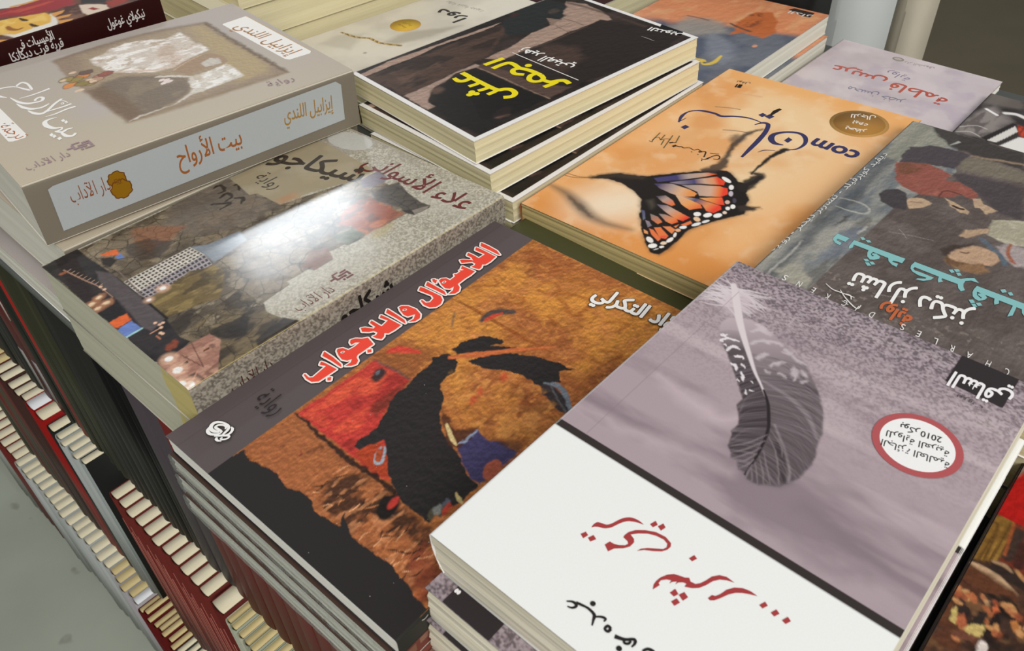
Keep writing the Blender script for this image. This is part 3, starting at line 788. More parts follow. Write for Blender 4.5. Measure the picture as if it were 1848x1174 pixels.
# ================================================================ book: grey strip and brown painting (front left)
Cc = Art('C', 0.5, 'a56234')
WC, LC = Cc.W, Cc.L
Cc.mottle('d08b3e', 30, 0.42, 0.6, 0.9, 3, [(95, -5), (215, -5), (215, 115), (110, 115), (95, 60)], warp=10, soft=14)
Cc.mottle('8a4c28', 18, 0.52, 0.70, 0.5, 5)
Cc.mottle('c27a44', 6, 0.55, 0.7, 0.6, 7)
Cc.mottle('6b3c22', 4, 0.60, 0.74, 0.35, 9)
Cc.mottle('e0984a', 3, 0.60, 0.74, 0.35, 11)
# crumpled lower strip of the painting
strip = [(17.2,114.2),(45.2,112.6),(43.6,81.9),(41.7,42.0),(39.6,24.5),(33.9,18.7),(26.7,3.2),(15.8,3.5),(19.5,23.6),(18.8,36.8),(18.7,52.0),(17.3,66.3),(16.9,83.3),(17.0,103.5)]
Cc.poly(strip, 'a2603a', 1.0, 1.5, 5, 4, 0.8)
lo = [(29.6,72.6),(42.7,67.8),(42.5,42.8),(40.4,25.2),(33.4,14.6),(26.7,3.2),(15.8,3.5),(18.1,17.1),(18.9,30.4),(18.2,45.3),(21.5,54.5),(17.8,64.0)]
Cc.mottle('3a261c', 7, 0.47, 0.58, 0.9, 21, lo, 1.8, 4, 3, 3)
Cc.mottle('cf8a5c', 2.6, 0.56, 0.66, 0.6, 23, lo, 3.0, 3, 3, 3)
Cc.poly([(34.7,20.8),(26.7,3.2),(15.8,3.5),(18.5,11.6),(24.8,21.8)], '96482f', 3, 2, 5, 4, 0.7)
rs = np.random.RandomState(5)
for k in range(46):
    a = rs.rand(); q = np.array([(28.4,74.0),(23.0,15.0)]); q = q[0]*(1-a)+q[1]*a+rs.uniform(-8, 8, 2)
    e = q+np.array([rs.uniform(2, 7), rs.uniform(-3, 3)-1])
    Cc.line([q, (q+e)/2+rs.uniform(-.8, .8, 2), e], [0.2, 0.7, 0.2], rs.choice(['e0a071', '2a1c15', 'c07a4c', '35241a']), 0.25)
Cc.mottle('5d3320', 6, 0.56, 0.66, 0.8, 25, [(28.3,104.4),(41.1,105.0),(40.5,85.7),(38.7,68.9),(24.2,71.9),(19.3,84.9)], 2)
Cc.mottle('7e2f25', 5, 0.58, 0.66, 0.8, 27, [(33.0,94.8),(37.6,85.3),(26.2,80.2),(25.6,88.4)], 2)
# hatch of ochre lines top centre
for k in range(9):
    q = np.array([(147.3,113.3),(146.7,59.6)]) + np.array([k*0.2, -k*1.9+3])
    Cc.line([q[0], q[1]], [0.5, 0.9, 0.4], '8b4a20', 0.5, 0.6, 3, k, 0.55, False)
for p in ([(184.5,86.8),(190.4,82.1),(187.2,75.6),(181.4,77.6),(180.7,83.7)], [(183.3,75.2),(180.3,66.4),(175.6,57.6),(185.5,55.1)], [(187.2,73.0),(191.1,58.1),(179.3,55.5)], [(166.0,91.5),(171.1,86.4),(166.3,83.7),(163.6,88.1)],
          [(168.0,66.9),(166.4,61.8),(163.4,63.1)], [(164.5,32.4),(168.9,22.7),(162.6,24.0)], [(194.3,107.3),(203.8,98.4),(199.6,86.8),(191.6,94.0)], [(156.6,31.2),(157.0,24.6)], [(161.5,112.4),(170.7,103.8),(173.1,108.8)], [(182.0,42.7),(188.2,32.7),(179.7,33.9)]):
    Cc.line(p, [1.2, 2.4, 1.4], '9a5424', 1.0, 0.8, 3, 3, 0.6)
# red field
Cc.poly([(45.2,112.6),(91.3,111.5),(91.9,101.0),(93.3,88.7),(77.8,86.0),(65.3,79.9),(59.0,67.3),(46.4,52.3),(44.4,58.4),(45.2,83.9)], 'bf3a33', 0.8, 1.0, 4, 3, 0.97)
Cc.mottle('dd5a3c', 9, 0.52, 0.66, 0.8, 31, [(45.8,110.9),(89.2,109.2),(91.8,91.7),(71.4,85.1),(50.1,82.0)], 2.2)
Cc.mottle('8d2a25', 10, 0.55, 0.68, 0.7, 33, [(46.7,108.8),(90.9,109.5),(92.1,89.0),(65.9,79.1),(45.9,71.4)], 1.5)
Cc.poly([(67.5,89.8),(85.1,90.7),(88.7,88.5),(73.7,84.5),(67.4,83.6)], '6b2f22', 2, 2, 4, 3, 0.8)
Cc.poly([(50.9,77.1),(58.2,72.2),(57.9,64.7),(46.4,52.3),(44.7,61.6),(46.3,74.8)], 'a5421f', 1.5, 1, 4, 3, 0.8)
Cc.blob([(85.6,102.8)][0], 4.6, '3e2c2b', 3.2, 20, 1.2, 1, 1.2, 3)
Cc.blob([(85.9,104.0)][0], 1.6, '6a6f78', 1.0, 20, 0.5, 0.9, 0.6, 2)
# brown wedge between red and orange
Cc.poly([(92.2,114.1),(109.1,109.8),(114.4,93.2),(92.6,89.5),(91.9,101.0)], '8e532c', 1.2, 1.5, 4, 3, 0.7)
Cc.line([(90.6,112.3),(91.9,101.0),(92.8,88.2)], [1, 2, 1], '5b4a41', 0.8, 0.8, 3, 3, 0.7)
Cc.line([(45.3,113.5),(43.9,97.5),(42.8,81.0),(43.7,64.7),(43.6,46.7)], [1.2, 2.0, 2.6, 2.2], '2b1d18', 0.6, 1.4, 3, 6, 0.95)
Cc.line([(98.4,110.9),(101.5,109.3),(105.0,104.6),(108.7,98.8)], [1.0, 4.5, 4.0, 1.5], 'cf4334', 0.5, 0.9, 3, 3)
Cc.impasto(0.12, 1.4, None, 1.5, 15)
# black figure
BLK = '2c2827'
Cc.poly([(116.8,82.7),(114.7,89.0),(107.4,89.3),(94.5,88.4),(77.8,86.0),(65.3,79.9),(57.7,78.8),(52.4,80.2),(49.6,78.6),(49.6,75.7),(53.4,74.1),(59.6,71.5),(53.3,62.5),(46.4,52.3),(41.7,42.0),(42.2,34.7),(42.4,26.0),(48.0,27.7),(56.9,23.8),(67.7,23.1),(69.5,31.8),(74.1,41.3),(79.4,54.6),(86.0,63.1),(94.3,68.3),(99.1,75.9),(106.3,76.3),(112.4,78.5)], BLK, 0.35, 1.3, 3.5, 5)
Cc.poly([(118.0,76.2),(125.2,73.8),(134.0,66.4),(140.9,54.8),(143.7,44.9),(146.5,34.1),(140.3,38.7),(135.5,34.3),(131.9,36.7),(127.5,39.0),(127.7,49.9),(124.2,60.3),(119.3,68.4)], BLK, 0.35, 1.3, 2.5, 7)
Cc.poly([(119.2,87.7),(126.3,87.9),(136.2,82.5),(140.5,73.9),(139.0,71.3),(133.4,74.8),(140.3,64.2),(130.9,71.2),(118.8,83.4)], BLK, 0.35, 1.2, 2.5, 8)
Cc.poly([(109.2,91.3),(116.6,86.5),(115.1,79.8),(109.3,76.3),(103.0,79.9),(103.8,87.2)], BLK, 0.4, 1.2, 2.5, 9)
Cc.line([(114.8,84.8),(126.1,74.6),(139.2,63.3),(152.3,50.6)], [2.2, 3.6, 2.6, 0.6], 'c4683a', 0.5, 0.7, 3, 2)
Cc.line([(129.1,39.1),(127.7,33.9),(125.5,27.0),(122.9,21.6)], [1.5, 7, 8, 4], '3a3233', 0.6, 0.8, 3, 2)
Cc.line([(130.2,38.8),(133.2,33.1),(129.7,25.7),(125.3,20.6)], [1.4, 2.6, 2.6, 2.0], '77808a', 0.5, 0.9, 2, 3)
Cc.line([(131.3,36.7),(126.6,29.0),(122.7,20.8)], [1.0, 0.8, 1.2], '5d5a5c', 0.5, 0.5, 2, 3)
# ochre head, blue patch, small accents
Cc.mottle('e09c52', 5, 0.5, 0.66, 0.5, 41, [(107.4,77.4),(116.9,65.9),(126.6,35.6),(122.3,25.6),(98.8,23.1),(90.4,35.2),(89.8,48.1),(92.9,67.7)], 1.6, 4, 2, 2)
Cc.mottle('6f3a1f', 6, 0.6, 0.72, 0.6, 43, [(107.4,77.4),(116.9,65.9),(126.6,35.6),(122.3,25.6),(98.8,23.1),(90.4,35.2),(89.8,48.1),(92.9,67.7)], 1.6, 4, 2, 2)
for q in ([(101.4,57.4)], [(107.6,58.8)], [(121.9,56.2)]): Cc.blob(q[0], 3, 'c24c30', 1.6, 30, 1.0, 0.7, 1, 2)
Cc.poly([(76.7,43.8),(89.3,43.6),(88.7,36.3),(91.6,29.8),(92.3,22.1),(67.7,23.1),(70.4,32.6)], '453f63', 0.6, 1.2, 4, 3)
Cc.poly([(90.4,35.2),(96.6,23.8),(92.0,22.5),(90.0,29.7)], '5a3a2a', 1.5, 1, 3, 3, 0.8)
Cc.poly([(87.0,64.1),(87.3,59.5),(83.5,51.6),(90.8,44.9),(84.2,42.8),(77.4,43.1),(75.2,47.7)], '4a2a1f', 1.0, 1.5, 3, 4, 0.9)
Cc.line([(83.7,56.6),(81.0,52.6),(78.7,48.4),(77.8,45.5)], [1.2, 2.0, 2.0, 1.0], 'd6bd83', 0.4, 0.4, 2, 2)
Cc.line([(78.9,45.2),(82.4,43.9),(89.3,43.6)], [0.8, 1.4, 1.0], '8e96ad', 0.4, 0.8, 2, 2)
Cc.line([(59.1,27.7),(58.0,25.0),(57.4,22.9)], [1, 2.0, 1.0], 'd0b97c', 0.3, 0.4, 2, 2)
Cc.blob([(77.7,24.6)][0], 6.0, 'a45640', 3.4, 12, 0.5, 1, 0.6, 3)
Cc.line([(56.0,69.0),(52.0,67.9),(49.0,64.9),(50.5,63.0),(54.2,65.2),(57.2,67.9)], [1.0, 1.4, 1.4, 1.0], '9aa3ac', 0.35, 0.4, 2, 2)
Cc.line([(54.1,68.3),(50.8,65.5)], 2.4, 'a34a2a', 0.4)
for q, c in (([(52.6,27.2)], '59606b'), ([(49.4,26.0)], '4c5248'), ([(46.0,28.3)], '57513c'), ([(51.2,25.5)], 'b9412f'), ([(49.0,28.1)], '8b8c86')):
    Cc.blob(q[0], 3.2, c, 1.4, 20, 0.5, 0.9, 1, 2)
Cc.blob([(37.0,44.3)][0], 6.5, '1f1a18', 4.5, 20, 1.0, 1, 1, 3); Cc.blob([(39.7,44.1)][0], 3.5, 'b93a30', 1.6, 10, 0.6)
Cc.line([(144.3,91.2),(150.9,90.3),(155.4,87.7),(159.0,82.8)], [2.5, 5.5, 5.0, 3], '514540', 0.8, 0.6, 2, 2)
Cc.line([(145.6,89.6),(150.4,88.5),(154.9,86.6)], [1.6, 2.8, 1.4], 'c84832', 0.5, 0.4, 2, 2)
Cc.line([(140.2,105.8),(135.2,102.4),(131.6,99.7)], [1, 1.4, 1.0], '6d5a4c', 0.7, 0.6, 2, 2, 0.7)
Cc.impasto(0.13, 2.2); Cc.impasto(0.10, 0.9, None, 1.8, 9)
# black corner and grey title strip
Cc.poly([(6.3,115.9),(17.2,114.2),(15.6,107.1),(17.0,103.5),(18.6,93.1),(16.9,83.3),(19.1,77.2),(19.5,70.5),(16.6,65.4),(17.4,59.4),(18.7,52.0),(24.2,56.3),(18.2,45.3),(18.8,36.8),(18.9,30.4),(19.9,24.0),(18.1,17.1),(18.1,13.5),(16.5,8.3),(15.8,3.5),(15.9,0.6),(-4.2,-1.8),(-7.9,117.8)], '2b2727', 0.25, 0.8, 2, 9)
Cc.poly([(-5, 114.9), (LC+5, 114.9), (LC+5, WC+5), (-5, WC+5)], '5c5252', 0.12)
Cc.line([(0, WC-9), (LC, WC-9)], 0.3, '4a4242', 0.25, a=0.5, curve=False)
rs = np.random.RandomState(9)
for k in range(20): Cc.dot((rs.uniform(2, 100), rs.uniform(4, 100)), rs.uniform(.1, .25), 'a39b94', n=6)
RED_TITLE = (
    [(73.4,130.2),(74.0,128.0),(74.8,120.3),(68.8,120.5),(64.2,120.7),(61.9,122.9),(61.6,126.3),(62.4,129.4),(63.2,129.6),(62.9,126.2),(64.2,124.9),(71.8,125.8),(73.0,126.0),(72.4,127.2),(71.6,129.0)], [(68.4,119.4),(69.8,118.3),(68.2,116.8),(67.1,117.9)],
    [(78.9,134.4),(79.0,128.0),(78.3,121.4),(77.2,119.7),(77.0,120.7),(76.9,126.8),(76.3,132.8)],
    [(99.0,125.5),(97.6,119.8),(91.8,119.9),(87.6,120.0),(86.2,119.2),(85.1,116.8),(83.0,115.7),(80.7,116.7),(78.7,118.9),(82.1,118.7),(84.0,120.0),(81.8,120.9),(80.7,123.4),(81.5,126.8),(83.0,130.0),(84.2,130.8),(86.2,129.3),(87.0,126.1),(90.2,125.6),(94.2,125.9),(92.7,127.5),(90.4,127.9),(91.1,129.7),(92.5,130.8),(94.6,129.8),(96.7,127.0)],
    [(93.0,119.1),(94.5,117.9),(93.2,116.3),(91.6,117.4)],
    [(114.6,133.1),(115.1,129.5),(115.7,119.4),(110.9,119.3),(107.5,119.8),(106.4,121.5),(104.5,119.8),(102.5,119.3),(101.3,121.8),(101.0,124.3),(102.7,123.6),(104.5,124.4),(104.1,126.9),(102.1,128.0),(100.0,130.8),(101.5,133.5),(103.1,132.2),(105.2,128.2),(106.7,128.5),(106.9,132.7),(108.7,133.7),(108.8,129.2),(108.9,126.3),(113.9,127.1),(112.8,131.8)],
    [(119.9,133.9),(119.8,126.7),(119.5,120.9),(118.1,118.5),(117.8,119.6),(117.8,125.8),(117.4,132.3)],
    [(126.1,130.0),(128.2,127.4),(129.0,122.4),(127.7,117.8),(125.3,115.8),(122.4,116.0),(119.7,118.3),(123.0,117.9),(126.0,119.8),(124.7,120.5),(122.4,121.5),(122.0,124.0),(123.1,127.6),(124.5,130.2)],
    [(143.1,133.5),(143.7,130.8),(144.5,120.0),(142.9,117.0),(139.8,115.4),(136.7,115.7),(134.4,117.9),(133.9,121.5),(135.2,125.3),(136.1,125.2),(135.8,122.1),(137.5,120.7),(140.8,121.5),(141.9,123.7),(140.5,132.1)],
    [(148.5,133.7),(148.5,128.1),(148.5,121.1),(146.9,118.3),(146.6,119.2),(146.3,125.2),(145.7,132.1)], [(151.5,133.2),(152.6,132.5),(152.2,131.2),(153.1,130.9),(150.2,129.1),(150.4,131.4)],
    [(170.0,128.7),(170.9,120.1),(166.7,119.7),(163.3,120.0),(157.2,119.8),(155.9,117.1),(153.3,115.3),(150.6,115.5),(148.0,117.8),(151.9,118.2),(154.5,120.0),(151.8,120.2),(150.5,122.4),(151.3,125.9),(153.0,129.5),(155.0,129.9),(156.9,127.9),(157.0,125.2),(161.0,125.4),(162.1,127.2),(163.1,126.1),(166.2,126.2),(166.3,127.6),(167.0,126.2),(168.1,125.5),(167.8,127.5)],
    [(187.3,134.4),(187.7,130.8),(187.7,120.0),(182.5,119.4),(178.9,119.7),(177.8,121.1),(175.7,119.7),(173.7,119.5),(173.0,121.7),(172.5,124.3),(174.6,123.8),(176.1,124.5),(176.1,126.6),(174.1,128.6),(171.7,130.7),(173.2,133.3),(174.3,132.4),(177.0,128.5),(177.3,127.2),(178.8,130.1),(178.5,133.1),(180.8,134.3),(181.0,130.8),(180.8,126.3),(185.6,126.1),(185.0,132.8)],
    [(192.3,135.0),(192.5,129.8),(192.2,123.2),(190.4,119.1),(189.9,120.1),(189.9,126.0),(189.6,133.0)])
for p in RED_TITLE: Cc.ink(p, '2e2725', grow=1.25)
for p in RED_TITLE: Cc.ink(p, 'f6efe6', grow=0.85)
for p in RED_TITLE: Cc.ink(p, 'f04a36')
for p in ([(85.2,126.5),(84.9,126.3),(84.5,126.2),(84.0,126.3),(83.6,126.5),(83.3,126.9),(83.2,127.2),(83.2,127.5),(83.5,127.8),(83.9,127.8),(84.4,127.8),(84.8,127.5),(85.1,127.2),(85.2,126.8)], [(125.8,125.7),(125.5,125.5),(125.1,125.5),(124.6,125.6),(124.2,125.9),(123.9,126.3),(123.8,126.7),(123.9,127.0),(124.3,127.3),(124.7,127.3),(125.2,127.2),(125.6,126.9),(125.9,126.5),(126.0,126.1)], [(154.9,125.9),(154.5,125.7),(154.0,125.6),(153.5,125.7),(153.0,125.9),(152.7,126.3),(152.5,126.7),(152.7,127.1),(153.0,127.3),(153.5,127.4),(154.0,127.3),(154.5,127.1),(154.9,126.7),(155.0,126.3)]): Cc.ink(p, 'f6efe6'); Cc.ink((np.array(p)-np.mean(p, 0))*0.55+np.mean(p, 0), '5c4a48')
Cc.text('رواية', [(37.4,134.4)][0], [(38.1,118.9)][0], 14, '2f2a2a', 0.0)
Cc.text('فؤاد التكرلي', [(193.0,58.8)][0], [(197.8,9.0)][0], 14.5, '3a2a20', 0.07); Cc.text('فؤاد التكرلي', [(193.0,58.8)][0], [(197.8,9.0)][0], 14.5, 'f4f0ea', 0.04)
MADA = (([(15.0,135.8),(13.6,135.0),(13.0,133.8),(13.0,132.0),(14.2,130.2),(15.5,129.2),(16.9,129.0)], [0.5, 1.3, 1.6, 1.4, 1.2, 1.0, 0.6]), ([(16.3,129.9),(15.2,131.7),(14.8,133.7),(15.5,135.3),(17.3,136.2),(19.0,135.5),(20.2,133.8),(20.9,131.4),(20.7,129.3),(19.5,128.2),(17.9,127.8),(16.2,127.4)], [0.9, 1.6, 1.8, 1.8, 1.6, 1.2, 1.0, 1.2, 1.3, 1.2, 1.0]),
    ([(18.9,129.3),(19.8,130.0),(20.0,131.2),(19.3,132.5),(18.2,133.7),(16.8,133.7),(16.7,132.4),(17.0,130.3),(16.9,129.0)], [0.7, 1.1, 1.1, 1.0, 1.1, 1.2, 1.3, 1.2, 1.0]), ([(21.3,128.4),(21.0,126.9),(19.7,125.9),(18.0,125.7),(16.7,126.5)], [0.5, 1.3, 1.2, 1.0, 0.6]),
    ([(13.4,129.7),(14.8,128.3),(16.2,126.8),(17.4,125.2),(17.5,124.3),(16.6,124.0),(15.5,124.4),(14.5,125.3),(14.4,126.2),(15.3,126.2)], [0.7, 1.1, 1.1, 1.0, 0.9, 0.9, 0.9, 0.9, 0.6]), ([(13.8,128.0),(13.0,127.5),(12.9,126.3),(13.8,124.8)], [0.9, 1.3, 1.1, 0.5]))
for p, w in MADA: Cc.pen(p, [x+0.6 for x in w], '241e1d')
for p, w in MADA: Cc.pen(p, w, 'f6f3ef')

# ================================================================ book: orange butterfly cover
F = Art('F', 0.5, 'efb377')
LF, WF = F.L, F.W
F.blob((LF*0.55, WF*0.45), 75, 'f2d3a6', 45, 0, 45, 0.95)
F.blob((LF*0.80, WF*0.62), 40, 'f3d0a0', 40, 0, 35, 0.8)
F.mottle('e2974f', 45, 0.45, 0.65, 0.7, 3)
F.poly([(-5, -5), (30, -5), (14, 60), (20, WF+5), (-5, WF+5)], 'e39246', 16, 6, 30, 3, 0.8)
F.poly([(3.9,137.9),(17.0,139.3),(7.0,111.0),(12.3,78.4),(5.5,47.7),(8.1,29.4),(-8.3,127.0)], 'e39a55', 8, 4, 20, 3, 0.6)
F.poly([(58.9,127.6),(84.7,113.5),(95.9,92.7),(94.1,82.2),(70.9,103.5)], 'e6a161', 8, 4, 20, 3, 0.7)
F.poly([(LF-22, -5), (LF+5, -5), (LF+5, WF+5), (LF-14, WF+5)], 'f0b06a', 14, 6, 30, 3, 0.8)
F.mottle('fbe3bd', 12, 0.55, 0.75, 0.25, 8)
F.blob([(32.6,99.4)][0], 24, 'f4dfc2', 18, -40, 20, 0.95)
F.line([(26.5,142.4),(24.8,128.8),(19.5,114.7),(14.7,103.1),(13.3,91.8),(15.3,80.7),(17.1,74.1)], [2, 6, 9, 8, 5, 3, 1], '5d4f43', 4.0, 0, 4, 1, 0.75)
F.line([(23.5,125.8),(17.9,112.3),(13.5,100.3)], [1, 4, 1], '3b332e', 1.6, 1, 3, 1, 0.6)
KB = '231d1b'
wing = [(47.8,127.8),(54.7,124.3),(62.9,116.9),(66.4,105.0),(72.6,99.1),(91.8,80.7),(101.1,70.4),(103.2,64.6),(99.5,57.0),(96.3,53.4),(96.9,49.5),(104.3,47.9),(109.9,47.8),(110.2,44.9),(102.5,44.3),(96.3,46.6),(88.2,43.4),(83.4,38.2),(75.8,36.0),(68.0,32.2),(61.2,36.9),(48.2,43.6),(36.6,48.4),(27.5,48.1),(16.3,47.0),(6.8,47.8),(5.8,52.9),(9.5,57.9),(18.0,66.7),(31.4,78.6),(46.0,88.4),(50.8,97.3),(53.9,109.0),(52.4,118.6)]
F.poly(wing, '4b3f38', 3.2, 1.5, 5, 3, 0.8); F.poly(wing, KB, 0.6, 1.0, 4, 4)
F.line([(73.2,36.1),(75.2,32.4),(78.9,28.5)], [7, 4, 0.6], '3a312c', 1.5, 1.5, 3, 4)
F.line([(49.0,127.8),(58.2,118.2),(63.6,109.6),(65.9,102.7)], [3, 5, 6, 4], '3d332c', 2.2, 1.4, 2, 4, 0.8)
F.line([(40.4,145.1),(41.7,136.9),(48.0,127.0)], 0.5, '3b302a', 0.3); F.line([(43.0,144.2),(44.6,134.2),(49.4,127.1)], 0.5, '3b302a', 0.3)
F.line([(97.0,74.7),(107.4,72.1),(116.4,74.8),(133.7,79.1),(151.4,80.3),(163.2,76.0)], [9, 7, 3.5, 4.5, 4, 1.5], '3c3430', 1.6, 1.5, 4, 5, 0.9)
F.blob([(141.6,82.7)][0], 6, '4a413c', 4, 30, 3, 0.7, 2, 4)
F.line([(93.5,47.9),(103.1,47.2),(110.2,47.0),(110.7,52.7)], [9, 8, 6, 2], '2c2522', 1.6, 1.5, 4, 5, 0.95)
F.line([(108.8,52.1),(120.2,52.8),(132.3,53.1),(144.8,51.2),(148.1,49.2)], [1.5, 2.2, 2.6, 4.4, 2], '2c2522', 0.9, 0.8, 3, 5)
def cell(p, stops, s=0.35): F.grad(p, stops, s, 0.25, 3, 2)
cell([(70.0,96.7),(84.5,85.0),(95.0,73.7),(96.6,68.5),(90.3,72.5),(78.0,82.4),(67.9,92.0)], [([(79.8,86.3)][0], '4a4270'), ([(84.4,81.3)][0], 'b09d94'), ([(91.5,74.1)][0], 'd0a488'), ([(94.8,70.9)][0], 'e8673a')])
cell([(71.6,86.2),(84.0,75.6),(94.1,66.9),(92.0,59.8),(88.1,58.3),(81.1,70.9),(73.6,79.4)], [([(74.3,82.6)][0], '8b7f8e'), ([(81.1,74.5)][0], '524a74'), ([(85.9,70.5)][0], 'cfa88f'), ([(89.0,66.3)][0], 'e39668'), ([(90.8,63.9)][0], 'ea4a2f')])
cell([(65.0,92.7),(71.3,84.2),(72.1,72.1),(70.7,65.7),(67.3,65.4),(63.1,70.5),(61.8,77.7),(62.7,87.3)], [([(64.6,89.6)][0], '4d4468'), ([(65.5,81.1)][0], 'b19a92'), ([(66.7,74.7)][0], 'e2b187'), ([(69.0,69.2)][0], 'ea9650')])
cell([(73.5,78.5),(79.7,70.1),(85.6,59.7),(86.1,54.5),(80.7,51.1),(75.8,52.8),(69.5,63.4),(72.5,66.9)], [([(72.0,74.7)][0], 'a3938f'), ([(79.0,61.7)][0], 'd6ae94'), ([(80.4,57.4)][0], 'e9854d'), ([(81.6,54.6)][0], 'ee4630')])
cell([(54.0,83.5),(58.1,79.6),(56.0,72.7),(52.8,69.0),(50.8,70.1),(51.1,76.5)], [([(54.1,82.2)][0], '5b5360'), ([(54.5,77.0)][0], 'b7998b'), ([(52.6,70.4)][0], 'e8773f')])
cell([(62.0,75.1),(63.4,71.6),(62.1,57.7),(59.3,54.8),(53.5,59.7),(55.4,66.2)], [([(61.9,74.1)][0], 'ddb695'), ([(57.8,63.4)][0], 'eda25e'), ([(58.9,56.4)][0], 'ea6a3a')])
cell([(63.4,70.7),(66.3,62.1),(67.6,47.6),(64.7,45.3),(58.6,46.9),(58.2,51.3),(62.3,56.9)], [([(63.3,69.8)][0], 'cdb4a5'), ([(63.4,62.8)][0], '565476'), ([(61.2,54.5)][0], 'e5905a'), ([(62.3,48.5)][0], 'ee4530')])
cell([(67.7,62.1),(75.8,51.9),(69.7,46.4),(67.9,49.5),(67.3,59.3)], [([(67.7,60.5)][0], 'eba766'), ([(70.5,54.5)][0], 'ea8a4a'), ([(71.3,49.9)][0], 'ee5033')])
cell([(47.2,78.1),(49.8,72.0),(48.0,62.0),(46.9,54.9),(41.6,56.0),(40.8,61.4),(43.8,70.5)], [([(46.7,76.0)][0], '6b6578'), ([(45.8,68.3)][0], 'c9a895'), ([(44.4,61.3)][0], 'ea8a50'), ([(44.8,56.5)][0], 'ee4a32')])
cell([(36.7,75.3),(36.7,69.8),(33.8,64.7),(30.6,65.5),(32.0,70.9)], [([(35.9,73.7)][0], '8c8079'), ([(32.6,65.2)][0], 'dd7c4a')])
cell([(39.7,71.3),(41.2,67.8),(41.0,59.8),(39.1,57.7),(35.2,59.3),(35.7,63.9)], [([(39.0,69.7)][0], '9a8b85'), ([(37.6,61.8)][0], 'e98a50'), ([(38.7,58.2)][0], 'ea6238')])
cell([(37.3,81.8),(37.3,79.6),(31.2,74.5),(28.8,74.5)], [([(36.7,80.5)][0], '57587a'), ([(29.7,74.5)][0], '6f7080')])
cell([(29.6,73.5),(29.8,71.0),(27.1,67.2),(24.5,68.1)], [([(29.3,72.8)][0], '9b8b93'), ([(26.1,67.5)][0], '7d7580')])
F.poly([(47.0,84.8),(50.1,82.9),(45.2,78.1),(41.3,77.6)], '5a5346', 2.5, 0, 3, 1, 0.7)
for p, c in (([(21.7,69.1),(21.2,65.7),(19.2,64.1),(18.8,66.4)], 'e99d62'), ([(24.1,66.9),(24.5,64.4),(19.7,55.9),(16.8,55.8),(19.7,62.0)], 'ea7a48'), ([(26.5,65.2),(29.0,62.6),(24.4,54.2),(21.4,53.8),(20.3,57.2)], 'ea7c46'),
             ([(30.2,62.0),(32.9,58.5),(32.0,54.5),(27.4,53.9)], 'e98a55'), ([(37.6,55.0),(44.4,52.8),(42.8,50.7),(38.3,52.0)], 'ea7c48'), ([(34.1,57.0),(37.6,55.8),(33.5,55.4)], 'e98a55')):
    F.poly(p, c, 0.35, 0.2, 3, 2)
F.poly([(21.8,57.6),(24.6,54.9),(21.3,53.9),(20.3,57.2)], 'ec5a3c', 0.8)
